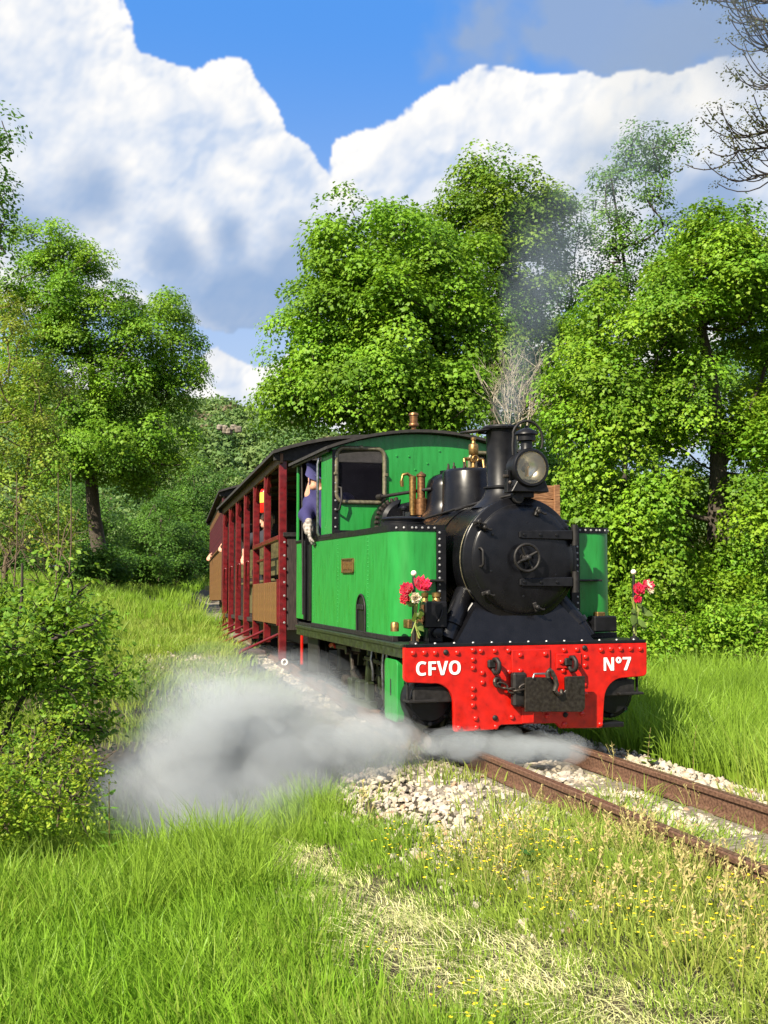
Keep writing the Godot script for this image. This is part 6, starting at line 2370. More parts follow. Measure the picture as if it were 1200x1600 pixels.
func bench(o: Node3D, z: float, face: float) -> void:
	var s := Shape.new()
	s.box(Vector3(0, 1.03, z), Vector3(1.4, 0.03, 0.36), 0.006)
	s.box(Vector3(-0.55, 0.83, z), Vector3(0.04, 0.38, 0.3), 0.006)
	s.box(Vector3(0.55, 0.83, z), Vector3(0.04, 0.38, 0.3), 0.006)
	s.box(Vector3(0, 1.28, z - 0.19 * face), Vector3(1.4, 0.34, 0.025), 0.006)
	part(s, "bench", M.seat_olive, o)


func open_coach(o: Node3D) -> void:
	var len_ := 5.95
	coach_roof(o, len_, 2.13, 0.17)
	var s := Shape.new()
	s.box(Vector3(0, 0.6, -len_ * 0.5), Vector3(1.62, 0.05, len_), 0.004)
	part(s, "floor_board", M.end_wood, o)
	for d in [-1.0, 1.0]:
		s = Shape.new()
		s.box(Vector3(0.6 * d, 0.5, -len_ * 0.5), Vector3(0.07, 0.15, len_), 0.006)
		part(s, "sole_bar", M.black_iron, o)
		s = Shape.new()
		s.box(Vector3(0.83 * d, 2.1, -len_ * 0.5), Vector3(0.03, 0.09, len_ + 0.1), 0.004)
		part(s, "cant_rail", M.coach_wood_dark, o)
	var zs := [-0.02, -1.1, -2.05, -3.0, -3.98, -4.92, -5.85]
	for d in [-1.0, 1.0]:
		for i in zs.size():
			s = Shape.new()
			var z: float = zs[i]
			var low := 0.28 if i == 0 else 0.4
			s.box(Vector3(0.81 * d, (2.1 + low) * 0.5, z), Vector3(0.07, 2.1 - low, 0.068), 0.006)
			if i > 0:
				s.bar(Vector3(0.81 * d, 1.9, z + 0.04), Vector3(0.81 * d, 2.06, z + 0.13), 0.035, 0.04, 0.004)
			part(s, "post", M.coach_red, o)
	# front bay: rails, lower brown panel, olive seat back
	for d in [-1.0, 1.0]:
		s = Shape.new()
		s.box(Vector3(0.83 * d, 1.385, -1.03), Vector3(0.05, 0.045, 1.98), 0.006)
		part(s, "hand_rail", M.coach_red, o)
		s = Shape.new()
		s.box(Vector3(0.8 * d, 1.235, -1.6), Vector3(0.03, 0.025, 0.95), 0.004)
		part(s, "hand_rail", M.coach_red, o)
		var pa := Node3D.new()
		pa.name = "side_panel" if d < 0 else "side_panel_001"
		o.add_child(pa)
		planks(pa, -0.06, -2.02, 0.6, 0.99, 0.835 * d, 12, M.coach_wood, 0.02, true)
		s = Shape.new()
		s.box(Vector3(0.848 * d, 0.8, -0.065), Vector3(0.02, 0.42, 0.05), 0.004)
		part(s, "panel_edge", M.coach_red, pa)
		s = Shape.new()
		s.box(Vector3(0.7 * d, 1.16, -1.05), Vector3(0.025, 0.18, 1.95), 0.004)
		part(s, "seat_back", M.seat_olive, o)
		# grab handles in the door bays
		for z in [-2.5, -3.45, -4.45, -5.35]:
			s = Shape.new()
			s.tube([Vector3(0.83 * d, 1.24, z), Vector3(0.85 * d, 1.26, z), Vector3(0.855 * d, 1.25, z - 0.14), Vector3(0.855 * d, 0.98, z - 0.18), Vector3(0.83 * d, 0.96, z - 0.18)], 0.01, 0.01, 6)
			part(s, "grab_handle", M.coach_red, o)
		# long step with its hangers
		s = Shape.new()
		s.box(Vector3(1.03 * d, 0.335, -3.55), Vector3(0.24, 0.035, 6.3), 0.005)
		part(s, "step_board", M.step_wood, o)
		for z in zs:
			s = Shape.new()
			s.tube([Vector3(0.82 * d, 0.52, z - 0.06), Vector3(1.12 * d, 0.36, z - 0.34), Vector3(1.15 * d, 0.335, z - 0.38), Vector3(1.13 * d, 0.31, z - 0.38)], 0.014, 0.014, 6)
			part(s, "step_hanger", M.coach_red, o)
	# front end: dark vertical boards below an open top
	var en := Node3D.new()
	en.name = "end_wall"
	o.add_child(en)
	planks(en, -0.775, 0.775, 0.55, 1.39, 0.0, 12, M.end_wood, 0.03)
	s = Shape.new()
	s.box(Vector3(0, 1.41, 0.005), Vector3(1.62, 0.04, 0.06), 0.004)
	part(s, "end_rail", M.black_iron, en)
	s = Shape.new()
	for i in 7:
		s.lathe([Vector2(0.012, 0), Vector2(0.009, 0.008), Vector2(0, 0.01)], Vector3(-0.8, 0.62 + i * 0.12, 0.035), Vector3.BACK, 6)
	part(s, "bolts", M.rivet_metal, en, "stuff")
	# rear bulkhead with three openings
	s = Shape.new()
	for x in [-0.72, -0.3, 0.1, 0.5, 0.78]:
		s.box(Vector3(x, 1.55, -5.86), Vector3(0.09, 1.1, 0.03), 0.004)
	s.box(Vector3(0, 1.0, -5.861), Vector3(1.6, 0.8, 0.03), 0.004)
	s.box(Vector3(0, 2.02, -5.862), Vector3(1.6, 0.2, 0.03), 0.004)
	part(s, "bulkhead", M.end_wood, o)
	for z in [-0.7, -1.7, -2.7, -3.7, -4.7]:
		bench(o, z, 1.0)
	bogie(o, -1.2)
	bogie(o, -4.8)
	s = Shape.new()
	s.box(Vector3(0, 0.42, 0.18), Vector3(0.16, 0.12, 0.34), 0.02)
	s.tube([Vector3(-0.25, 0.5, 0.05), Vector3(-0.27, 0.38, 0.18), Vector3(-0.2, 0.3, 0.3)], 0.018, 0.018, 8)
	part(s, "coupler", M.black_iron, o)
	s = Shape.new()
	s.ring(Vector3(-0.8, 0.27, 0.06), Vector3(0.2, 0, 1), 0.024, 0.009, 16, 6)
	part(s, "hose_ring", M.white_paint, o)


func closed_coach(o: Node3D) -> void:
	var len_ := 6.0
	coach_roof(o, len_, 2.15, 0.17)
	var s := Shape.new()
	s.box(Vector3(0, 0.6, -len_ * 0.5), Vector3(1.62, 0.05, len_), 0.004)
	part(s, "floor_board", M.end_wood, o)
	for d in [-1.0, 1.0]:
		s = Shape.new()
		s.box(Vector3(0.6 * d, 0.5, -len_ * 0.5), Vector3(0.07, 0.15, len_), 0.006)
		part(s, "sole_bar", M.black_iron, o)
		var pa := Node3D.new()
		pa.name = "side_panel" if d < 0 else "side_panel_001"
		o.add_child(pa)
		planks(pa, -0.02, -len_ + 0.02, 0.56, 1.36, 0.82 * d, 26, M.coach_wood, 0.024, true)
		s = Shape.new()
		s.box(Vector3(0.825 * d, 1.375, -len_ * 0.5), Vector3(0.07, 0.035, len_), 0.005)
		part(s, "window_sill", M.coach_wood_dark, o)
		s = Shape.new()
		s.box(Vector3(0.822 * d, 2.03, -len_ * 0.5), Vector3(0.026, 0.2, len_), 0.004)
		part(s, "fascia", M.coach_wood_dark, o)
		for i in 14:
			s = Shape.new()
			var z := -0.05 - i * (len_ - 0.1) / 13.0
			s.box(Vector3(0.81 * d, 1.66, z), Vector3(0.06, 0.6, 0.06), 0.006)
			part(s, "window_post", M.coach_dark_red, o)
		s = Shape.new()
		s.box(Vector3(0.83 * d, 1.3, 0.0), Vector3(0.06, 1.55, 0.08), 0.006)
		part(s, "corner_post", M.coach_dark_red, o)
	for z in [0.0, -len_]:
		var en := Node3D.new()
		en.name = "end_wall" if z == 0.0 else "end_wall_001"
		o.add_child(en)
		planks(en, -0.79, 0.79, 0.55, 2.1, z, 12, M.end_wood, 0.03)
	for z in [-1.0, -2.0, -3.0, -4.0, -5.0]:
		bench(o, z, 1.0)
	bogie(o, -1.2)
	bogie(o, -4.8)
	s = Shape.new()
	s.box(Vector3(0, 0.42, 0.2), Vector3(0.16, 0.12, 0.6), 0.02)
	part(s, "coupler", M.black_iron, o)


# ---------------------------------------------------------------- people
# a body as one skin: distances to tapered capsules, joined smoothly, meshed as surface nets
class Flesh:
	var bones: Array = []
	var lo := Vector3.ONE * 1e9
	var hi := -Vector3.ONE * 1e9

	func bone(a: Vector3, b: Vector3, ra: float, rb: float, flat := 1.0) -> void:
		bones.append([a, b, ra, rb, flat])
		var r := Vector3.ONE * maxf(ra, rb)
		lo = lo.min(a - r).min(b - r)
		hi = hi.max(a + r).max(b + r)

	func mesh_into(st: Shape, cell: float, blend: float) -> void:
		var o := lo - Vector3.ONE * cell * 3.0
		var n := Vector3i(((hi - lo) / cell).ceil()) + Vector3i.ONE * 7
		var f := PackedFloat32Array()
		f.resize(n.x * n.y * n.z)
		f.fill(1.0)
		for q in bones:
			var a: Vector3 = q[0]
			var b: Vector3 = q[1]
			var r := maxf(q[2], q[3]) + blend + cell * 2.0
			var i0 := Vector3i(((a.min(b) - Vector3.ONE * r - o) / cell).floor()).clamp(Vector3i.ZERO, n - Vector3i.ONE)
			var i1 := Vector3i(((a.max(b) + Vector3.ONE * r - o) / cell).ceil()).clamp(Vector3i.ZERO, n - Vector3i.ONE)
			var ab := b - a
			var l2 := maxf(ab.length_squared(), 1e-8)
			for z in range(i0.z, i1.z + 1):
				for y in range(i0.y, i1.y + 1):
					for x in range(i0.x, i1.x + 1):
						var p := o + Vector3(x, y, z) * cell
						var t := clampf((p - a).dot(ab) / l2, 0.0, 1.0)
						var v := p - a - ab * t
						v.z *= q[4]
						var d: float = v.length() - lerpf(q[2], q[3], t)
						var k := (z * n.y + y) * n.x + x
						var e := f[k]
						var h := maxf(blend - absf(d - e), 0.0) / blend
						f[k] = minf(d, e) - h * h * blend * 0.25
		var id := {}
		var pos := PackedVector3Array()
		var nor := PackedVector3Array()
		var step := [1, n.x, n.x * n.y]
		for z in range(1, n.z - 2):
			for y in range(1, n.y - 2):
				for x in range(1, n.x - 2):
					var k := (z * n.y + y) * n.x + x
					var first := f[k] < 0.0
					var mixed := false
					for c in 8:
						if (f[k + (c & 1) + (c >> 1 & 1) * n.x + (c >> 2) * n.x * n.y] < 0.0) != first:
							mixed = true
							break
					if not mixed:
						continue
					var sum := Vector3.ZERO
					var cnt := 0
					for ax in 3:
						var u := (ax + 1) % 3
						var w := (ax + 2) % 3
						for e in 4:
							var off := Vector3i.ZERO
							off[u] = e & 1
							off[w] = e >> 1
							var ka := k + off.x + off.y * n.x + off.z * n.x * n.y
							var fa := f[ka]
							var fb: float = f[ka + step[ax]]
							if (fa < 0.0) != (fb < 0.0):
								var pt := Vector3(off)
								pt[ax] += fa / (fa - fb)
								sum += pt
								cnt += 1
					id[k] = pos.size()
					pos.append(o + (Vector3(x, y, z) + sum / cnt) * cell)
					nor.append(Vector3(f[k + 1] - f[k - 1] + f[k + 2] - f[k], f[k + n.x] - f[k - n.x] + f[k + 2 * n.x] - f[k], f[k + n.x * n.y] - f[k - n.x * n.y] + f[k + 2 * n.x * n.y] - f[k]).normalized())
		for k in id:
			for ax in 3:
				var u: int = step[(ax + 1) % 3]
				var w: int = step[(ax + 2) % 3]
				if (f[k] < 0.0) == (f[k + step[ax]] < 0.0):
					continue
				if not (id.has(k - u) and id.has(k - w) and id.has(k - u - w)):
					continue
				var a: int = id[k]
				var b: int = id[k - u]
				var c: int = id[k - u - w]
				var d: int = id[k - w]
				st.quad_n(pos[a], pos[b], pos[c], pos[d], nor[a], nor[b], nor[c], nor[d])


# five-fingered hand: wrist, direction along the fingers, palm normal; curl bends the fingers
func hand_into(st: Shape, wrist: Vector3, along: Vector3, palm: Vector3, curl: float, thumb_side: float, thick := 1.0) -> void:
	var fl := Flesh.new()
	var y := along.normalized()
	var z := (palm - y * palm.dot(y)).normalized()
	var x := y.cross(z)
	fl.bone(wrist - y * 0.03, wrist + y * 0.02, 0.026 * thick, 0.026 * thick)
	for i in 4:
		var sx := (i - 1.5) * 0.02 * thick
		var base := wrist + y * 0.088 + x * sx
		fl.bone(wrist + y * 0.015 + x * sx * 0.6, base, 0.016 * thick, 0.0125 * thick)
		var l: float = [0.07, 0.08, 0.075, 0.058][i] if thumb_side < 0.0 else [0.058, 0.075, 0.08, 0.07][i]
		var d := y.rotated(x, curl * 0.45)
		var p := base
		for j in 3:
			var e: Vector3 = p + d * l * [0.45, 0.32, 0.25][j]
			fl.bone(p, e, 0.0098 * thick - j * 0.0006, 0.0092 * thick - j * 0.0006)
			p = e
			d = d.rotated(x, curl * 0.6)
	var tb := wrist + y * 0.03 + x * 0.022 * thumb_side * thick
	var td := (y * 0.75 + x * thumb_side * 0.7 + z * 0.3).normalized()
	fl.bone(tb, tb + td * 0.04, 0.013 * thick, 0.0105 * thick)
	fl.bone(tb + td * 0.04, tb + td * 0.04 + (td + y * 0.5 + z * 0.3).normalized() * 0.032, 0.0105 * thick, 0.009 * thick)
	fl.mesh_into(st, 0.004, 0.007)


func head_into(st: Shape, at: Vector3, turn: Basis) -> void:
	# centre of the skull; the face looks along +z of `turn`
	var fl := Flesh.new()
	var q := func(x: float, y: float, z: float) -> Vector3: return at + turn * Vector3(x, y, z)
	fl.bone(q.call(0, 0.03, -0.02), q.call(0, 0.025, 0.01), 0.082, 0.078)
	fl.bone(q.call(0, -0.03, 0.02), q.call(0, -0.075, 0.05), 0.068, 0.038)
	fl.bone(q.call(-0.035, -0.06, 0.02), q.call(0.035, -0.06, 0.02), 0.04, 0.04)
	fl.bone(q.call(0, -0.005, 0.085), q.call(0, -0.035, 0.1), 0.011, 0.015)
	fl.bone(q.call(-0.03, 0.012, 0.078), q.call(0.03, 0.012, 0.078), 0.013, 0.013)
	fl.bone(q.call(-0.018, -0.066, 0.084), q.call(0.018, -0.066, 0.084), 0.0085, 0.0085)
	fl.bone(q.call(0.08, 0.005, -0.01), q.call(0.084, -0.03, 0.0), 0.015, 0.01)
	fl.bone(q.call(-0.08, 0.005, -0.01), q.call(-0.084, -0.03, 0.0), 0.015, 0.01)
	fl.bone(q.call(0, -0.05, -0.02), q.call(0, -0.15, -0.03), 0.055, 0.055)
	fl.mesh_into(st, 0.007, 0.016)


func face_parts(body: Node3D, at: Vector3, turn: Basis, hair: bool) -> void:
	var s := Shape.new()
	for d in [-1.0, 1.0]:
		s.ball(at + turn * Vector3(0.03 * d, -0.004, 0.081), Vector3.ONE * 0.009, 8, 6)
	part(s, "eyes", M.eye, body)
	if hair:
		s = Shape.new()
		s.t = Transform3D(turn, at)
		s.ball(Vector3(0, 0.035, -0.022), Vector3(0.09, 0.085, 0.095), 16, 10)
		part(s, "hair", M.hair, body)


func build_people() -> void:
	# the driver stands in the cab doorway and rests a gloved hand on the tank side
	var at := Vector3(-0.62, 0.65, -2.5)
	var d := thing("person", "engine driver in blue jacket and cap at the cab doorway, one gloved hand hanging out", "person", at)
	var sit := 0.52
	var hip := Vector3(-0.5, 0.65 + sit, -2.6) - at
	var chest := Vector3(-0.57, 1.54, -2.6) - at
	var neck := Vector3(-0.64, 1.71, -2.6) - at
	var head := Vector3(-0.675, 1.835, -2.58) - at
	var sh_l := Vector3(-0.7, 1.64, -2.66) - at
	var sh_r := Vector3(-0.46, 1.64, -2.5) - at
	var elbow := Vector3(-0.785, 1.53, -2.54) - at
	var wrist := Vector3(-0.81, 1.44, -2.33) - at
	var f := Flesh.new()
	f.bone(hip, hip + Vector3(-0.02, 0.2, 0.03), 0.14, 0.13)
	f.bone(hip + Vector3(-0.02, 0.2, 0.03), chest, 0.14, 0.14)
	f.bone(chest, neck, 0.12, 0.075)
	f.bone(neck, head + Vector3(0, -0.07, -0.03), 0.074, 0.07)
	f.bone(sh_l, sh_r, 0.075, 0.075)
	f.bone(sh_l, elbow, 0.062, 0.05)
	f.bone(elbow, wrist, 0.05, 0.036)
	f.bone(sh_r, sh_r + Vector3(0.1, -0.25, 0.05), 0.062, 0.05)
	f.bone(sh_r + Vector3(0.1, -0.25, 0.05), sh_r + Vector3(0.16, -0.3, 0.27), 0.048, 0.036)
	f.bone(hip + Vector3(0.09, 0, 0), hip + Vector3(0.12, -0.24, 0.16), 0.1, 0.075)
	f.bone(hip + Vector3(0.12, -0.24, 0.16), Vector3(0.12, 0.07, 0.05), 0.07, 0.045)
	f.bone(hip + Vector3(-0.05, 0, 0), hip + Vector3(0.0, -0.26, 0.05), 0.1, 0.075)
	f.bone(hip + Vector3(0.0, -0.26, 0.05), Vector3(0.0, 0.07, 0.0), 0.07, 0.045)
	f.bone(Vector3(0.12, 0.04, 0.03), Vector3(0.13, 0.04, 0.19), 0.042, 0.036)
	f.bone(Vector3(0.0, 0.04, -0.03), Vector3(-0.01, 0.04, 0.14), 0.042, 0.036)
	var s := Shape.new()
	f.mesh_into(s, 0.014, 0.05)
	part(s, "clothed_body", M.cloth_blue, d)
	var turn := Basis(Vector3.UP, 0.5) * Basis(Vector3.RIGHT, 0.35)
	s = Shape.new()
	head_into(s, head, turn)
	hand_into(s, sh_r + Vector3(0.165, -0.302, 0.29), Vector3(0.1, -0.1, 1), Vector3(0, -1, 0.1), 0.9, -1.0)
	part(s, "head_and_hand", M.skin, d)
	face_parts(d, head, turn, true)
	s = Shape.new()
	s.t = Transform3D(turn, head)
	s.lathe([Vector2(0.098, -0.03), Vector2(0.102, 0.03), Vector2(0.118, 0.06), Vector2(0.112, 0.085), Vector2(0.07, 0.1), Vector2(0, 0.104)], Vector3(0, 0.03, -0.012), Vector3(0, 1, 0.1), 20)
	s.t = Transform3D(turn, head)
	s.prism(arc(0, 0, 0.095, 180, 360, 10), -0.0, 0.008, 0.002)
	part(s, "cap", M.cloth_cap, d)
	s = Shape.new()
	s.t = Transform3D(turn * Basis(Vector3.RIGHT, PI * 0.5 + 0.25), head + turn * Vector3(0, 0.04, 0.045))
	s.prism(arc(0, 0, 0.088, 0, 180, 12), -0.004, 0.004, 0.002)
	part(s, "cap_peak", M.cloth_cap, d)
	s = Shape.new()
	hand_into(s, wrist + Vector3(0.0, -0.005, 0.01), Vector3(0.03, -0.95, 0.16), Vector3(1, 0.05, 0.2), 0.5, -1.0, 1.15)
	var gl := Flesh.new()
	gl.bone(wrist + Vector3(0.0, -0.01, -0.01), wrist + Vector3(0, -0.05, 0.015), 0.044, 0.038)
	gl.mesh_into(s, 0.006, 0.02)
	part(s, "work_glove", M.glove, d)
	# passengers: seated, one arm on the rail
	passenger("passenger in the open coach with a bare forearm by its side posts", Vector3(0.05, 0, -3.46), 4.0, -0.02, Vector3(-0.52, 1.05, -3.42), Vector3(-0.8, 1.36, -3.3), M.cloth_dark)
	passenger("passenger resting a hand on the brown coach's sill by its front post", Vector3(0.53, 0.13, -9.75), 6.3, -0.022, Vector3(-0.5, 1.05, -0.98), Vector3(-0.83, 1.4, -0.55), M.cloth_dark)
	passenger("passenger reaching an arm over the brown coach's sill at its far end", Vector3(0.53, 0.13, -9.75), 6.3, -0.022, Vector3(-0.5, 1.05, -4.95), Vector3(-0.88, 1.41, -4.5), M.cloth_dark)


func passenger(label: String, from: Vector3, deg: float, climb: float, seat: Vector3, hand: Vector3, cloth: Material) -> void:
	var p := thing("person", label, "person")
	coach_frame(p, from, deg, climb)
	p.transform = p.transform * Transform3D(Basis.IDENTITY, seat)
	var h := hand - seat
	var f := Flesh.new()
	f.bone(Vector3(0, 0.12, 0), Vector3(0, 0.32, 0.02), 0.135, 0.13)
	f.bone(Vector3(0, 0.32, 0.02), Vector3(0, 0.5, 0.01), 0.14, 0.12)
	f.bone(Vector3(0, 0.5, 0.01), Vector3(0, 0.58, 0.01), 0.09, 0.055)
	f.bone(Vector3(-0.17, 0.52, 0.0), Vector3(0.17, 0.52, 0.0), 0.07, 0.07)
	var el := Vector3(-0.17, 0.5, 0).lerp(h, 0.5) + Vector3(-0.03, -0.03, -0.1)
	f.bone(Vector3(-0.18, 0.5, 0), el, 0.06, 0.048)
	f.bone(Vector3(0.18, 0.5, 0), Vector3(0.24, 0.26, 0.05), 0.06, 0.048)
	f.bone(Vector3(0.24, 0.26, 0.05), Vector3(0.14, 0.2, 0.27), 0.046, 0.035)
	for d in [-1.0, 1.0]:
		f.bone(Vector3(0.09 * d, 0.1, 0.0), Vector3(0.1 * d, 0.11, 0.4), 0.095, 0.07)
		f.bone(Vector3(0.1 * d, 0.11, 0.4), Vector3(0.1 * d, -0.34, 0.38), 0.066, 0.045)
		f.bone(Vector3(0.1 * d, -0.37, 0.36), Vector3(0.1 * d, -0.37, 0.5), 0.042, 0.034)
	var s := Shape.new()
	f.mesh_into(s, 0.018, 0.05)
	part(s, "clothed_body", cloth, p)
	s = Shape.new()
	var turn := Basis(Vector3.UP, -0.3)
	head_into(s, Vector3(0, 0.74, 0.03), turn)
	var fore := Flesh.new()
	fore.bone(el, h, 0.043, 0.028)
	fore.mesh_into(s, 0.008, 0.02)
	hand_into(s, h, (h - el).normalized() + Vector3(-0.2, -0.5, 0.2), Vector3(0.4, -1, 0), 0.6, 1.0)
	hand_into(s, Vector3(0.13, 0.2, 0.29), Vector3(-0.2, 0, 1), Vector3(0, -1, 0), 0.4, -1.0)
	part(s, "head_and_arms", M.skin, p)
	face_parts(p, Vector3(0, 0.74, 0.03), turn, true)


# ---------------------------------------------------------------- small things
func peony(parent: Node3D, at: Vector3, r0: float, m: Material, core: Material, seed_: int, face := Vector3(-0.3, 0.6, 0.7)) -> void:
	var r := RandomNumberGenerator.new()
	r.seed = seed_
	r0 *= 0.95
	var y := face.normalized()
	var x := y.cross(Vector3.UP).normalized()
	var b := Basis(x, y, x.cross(y))
	var flower := Node3D.new()
	flower.name = numbered(parent, "flower")
	parent.add_child(flower)
	for layer in 3:
		var s := Shape.new()
		s.t = Transform3D(b, at)
		var n: int = [9, 8, 6][layer]
		var up: float = [0.25, 0.9, 1.8][layer]
		for i in n:
			var a := TAU * (i + layer * 0.4) / n + r.randf_range(-0.2, 0.2)
			var d := Vector3(cos(a), up, sin(a)).normalized()
			var l: float = r0 * r.randf_range(0.85, 1.1) * [1.0, 0.9, 0.7][layer]
			var side := Vector3(-sin(a), 0, cos(a))
			# a cupped petal with a frilled edge
			var rows: Array = []
			for j in 4:
				var f := (j + 0.4) / 3.4
				var w := r0 * 0.62 * sin(minf(1.0, f * 0.75 + 0.18) * PI * 0.62)
				var c: Vector3 = d * l * f + Vector3(0, r0 * 0.4 * f * f, 0) - Vector3(cos(a), 0, sin(a)) * r0 * 0.18 * f * f
				var row: Array = []
				for k in 5:
					var u := (k - 2) / 2.0
					row.append(c + side * w * u + Vector3(0, r0 * (0.22 * u * u + (0.1 * r.randf_range(-1, 1) if j == 3 else 0.0)), 0))
				rows.append(row)
			for j in 3:
				for k in 4:
					var m1: Vector3 = (rows[j + 1][k] - rows[j][k]).cross(rows[j][k + 1] - rows[j][k]).normalized()
					if m1.y < 0.0:
						m1 = -m1
					s.quad(rows[j][k], rows[j][k + 1], rows[j + 1][k + 1], rows[j + 1][k], m1)
		part(s, "petals", core if layer == 2 else m, flower, "stuff")


func leaf_strip(s: Shape, pts: Array, w: float, side: Vector3) -> void:
	for i in pts.size() - 1:
		var f0 := float(i) / (pts.size() - 1)
		var f1 := float(i + 1) / (pts.size() - 1)
		var a := side * w * sin(PI * (0.08 + 0.92 * f0))
		var b := side * w * sin(PI * (0.08 + 0.92 * f1)) * (0.0 if i == pts.size() - 2 else 1.0)
		var m: Vector3 = (pts[i + 1] - pts[i]).cross(side).normalized()
		s.quad(pts[i] - a, pts[i] + a, pts[i + 1] + b, pts[i + 1] - b, m)


func weed(called: String, label: String, base: Vector3, h: float, pairs: int, leaf: float, seed_: int, col: Color) -> void:
	var r := RandomNumberGenerator.new()
	r.seed = seed_
	var t := thing(called, label, "weed", base)
	var s := Shape.new()
	var lean := Vector3(r.randf_range(-0.06, 0.06), 0, r.randf_range(-0.06, 0.06))
	s.tinted = true
	s.col = Color(0.2, 0.17, 0.06)
	s.tube([Vector3(0, -0.03, 0), Vector3(0, h * 0.5, 0) + lean * 0.3, Vector3(0, h, 0) + lean], 0.005, 0.002, 5)
	part(s, "stem", M.leaf, t)
	for i in pairs:
		var f := lerpf(0.12, 1.0, float(i) / pairs)
		for d in 2:
			s = Shape.new()
			s.tinted = true
			var g := r.randf_range(0.8, 1.2)
			s.col = Color(col.r * g, col.g * g, col.b * g)
			var a := i * 1.9 + d * PI + r.randf_range(-0.3, 0.3)
			var l := leaf * (1.15 - 0.75 * f) * r.randf_range(0.8, 1.2)
			leaf_into(s, Vector3(0, h * f, 0) + lean * f, Vector3(cos(a), r.randf_range(0.0, 0.6), sin(a)), Vector3.UP, l, false)
			part(s, "leaf", M.leaf, t)


func build_small_things() -> void:
	var r := RandomNumberGenerator.new()
	r.seed = 99
	# bouquets tied to the two marker posts
	for q in [[-0.722, -1.0], [0.742, 1.0]]:
		var left: bool = q[1] < 0.0
		var at := Vector3(q[0], 0.64, -0.05)
		var bq := thing("flower_bouquet", "bunch of crimson peonies with a cream centre bloom tied to the left marker post" if left else "pink and white peonies tied to the right marker post", "bouquet", at, 0.0, "bouquets on the front beam")
		if left:
			peony(bq, Vector3(0.022, 0.312, 0.03), 0.064, M.petal_pink, M.petal_red, 1, Vector3(0.2, 0.75, 0.7))
			peony(bq, Vector3(-0.04, 0.3, 0.03), 0.05, M.petal_pink, M.petal_pink, 2, Vector3(-0.7, 0.5, 0.6))
			peony(bq, Vector3(-0.052, 0.262, 0.04), 0.04, M.petal_red, M.petal_red, 3, Vector3(-0.8, -0.1, 0.6))
			peony(bq, Vector3(-0.012, 0.262, 0.06), 0.036, M.petal_white, M.petal_white, 4, Vector3(-0.25, 0.15, 0.9))
		else:
			peony(bq, Vector3(0.008, 0.3, 0.035), 0.045, M.petal_pink, M.petal_pink, 5, Vector3(-0.2, 0.4, 0.8))
			peony(bq, Vector3(0.068, 0.32, 0.03), 0.045, M.petal_pink, M.petal_white, 6, Vector3(0.1, 0.5, 0.8))
			peony(bq, Vector3(-0.005, 0.25, 0.04), 0.03, M.petal_pink, M.petal_pink, 7, Vector3(-0.2, 0.0, 0.9))
			peony(bq, Vector3(0.075, 0.3, 0.05), 0.03, M.petal_white, M.petal_white, 8, Vector3(0.1, 0.2, 0.9))
		for i in 7:
			var s := Shape.new()
			var x := r.randf_range(-0.045, 0.05)
			var low := r.randf_range(0.02, 0.1)
			s.tube([Vector3(x * 0.9, 0.26, 0.035), Vector3(x * 0.2, 0.15, 0.03), Vector3(-x * 0.2, 0.1, 0.03), Vector3(-x + 0.02, low, 0.04)], 0.0045, 0.004, 5)
			part(s, "stem", M.stem_green, bq)
		for i in 7:
			var s := Shape.new()
			s.tinted = true
			var g := r.randf_range(0.6, 1.1)
			s.col = Color(0.14 * g, 0.22 * g, 0.05 * g)
			leaf_into(s, Vector3(r.randf_range(-0.02, 0.04), r.randf_range(0.1, 0.24), 0.04), Vector3(r.randf_range(-0.8, 0.9), r.randf_range(-0.8, 0.4), 0.3), Vector3(0, 0.4, 1), r.randf_range(0.06, 0.1), false)
			part(s, "leaf", M.leaf, bq)
	# wooden crate standing on the right tank
	var cr := thing("wooden_crate", "brown plank crate standing on the engine's right hand tank", "crate", Vector3(0.52, 1.352, -1.32))
	for i in 3:
		for f in 2:
			var s := Shape.new()
			s.box(Vector3(0, 0.075 + i * 0.105, 0.24 if f == 0 else -0.24), Vector3(0.46, 0.1, 0.02), 0.004)
			part(s, "plank", M.crate_wood, cr)
			s = Shape.new()
			s.box(Vector3(0.22 if f == 0 else -0.22, 0.075 + i * 0.105, 0), Vector3(0.02, 0.1, 0.458), 0.004)
			part(s, "plank", M.crate_wood, cr)
	for q in [[-0.205, 0.262], [0.205, 0.262]]:
		var s := Shape.new()
		s.box(Vector3(q[0], 0.18, q[1]), Vector3(0.045, 0.32, 0.02), 0.003)
		part(s, "corner_batten", M.crate_wood, cr)
	# fire extinguisher hung on a coach post
	var ex := thing("fire_extinguisher", "red fire extinguisher with yellow label hanging inside the open coach", "extinguisher")
	coach_frame(ex, Vector3(0.05, 0.0, -3.46), 4.0, -0.02)
	ex.transform = ex.transform * Transform3D(Basis.IDENTITY, Vector3(-0.76, 1.74, -1.68))
	var s := Shape.new()
	s.lathe([Vector2(0, 0), Vector2(0.05, 0.0), Vector2(0.057, 0.01), Vector2(0.057, 0.22), Vector2(0.045, 0.25), Vector2(0.02, 0.265), Vector2(0.02, 0.28), Vector2(0, 0.282)], Vector3.ZERO, Vector3.UP, 24)
	part(s, "cylinder", M.extinguisher_red, ex)
	s = Shape.new()
	for i in 8:
		var a0 := deg_to_rad(110.0 + i * 14.0)
		var a1 := deg_to_rad(110.0 + (i + 1) * 14.0)
		var p0 := Vector3(cos(a0), 0, sin(a0) * 1.0) * 0.0583
		var p1 := Vector3(cos(a1), 0, sin(a1) * 1.0) * 0.0583
		s.quad_n(p0 + Vector3(0, 0.11, 0), p1 + Vector3(0, 0.11, 0), p1 + Vector3(0, 0.215, 0), p0 + Vector3(0, 0.215, 0), p0.normalized(), p1.normalized(), p1.normalized(), p0.normalized())
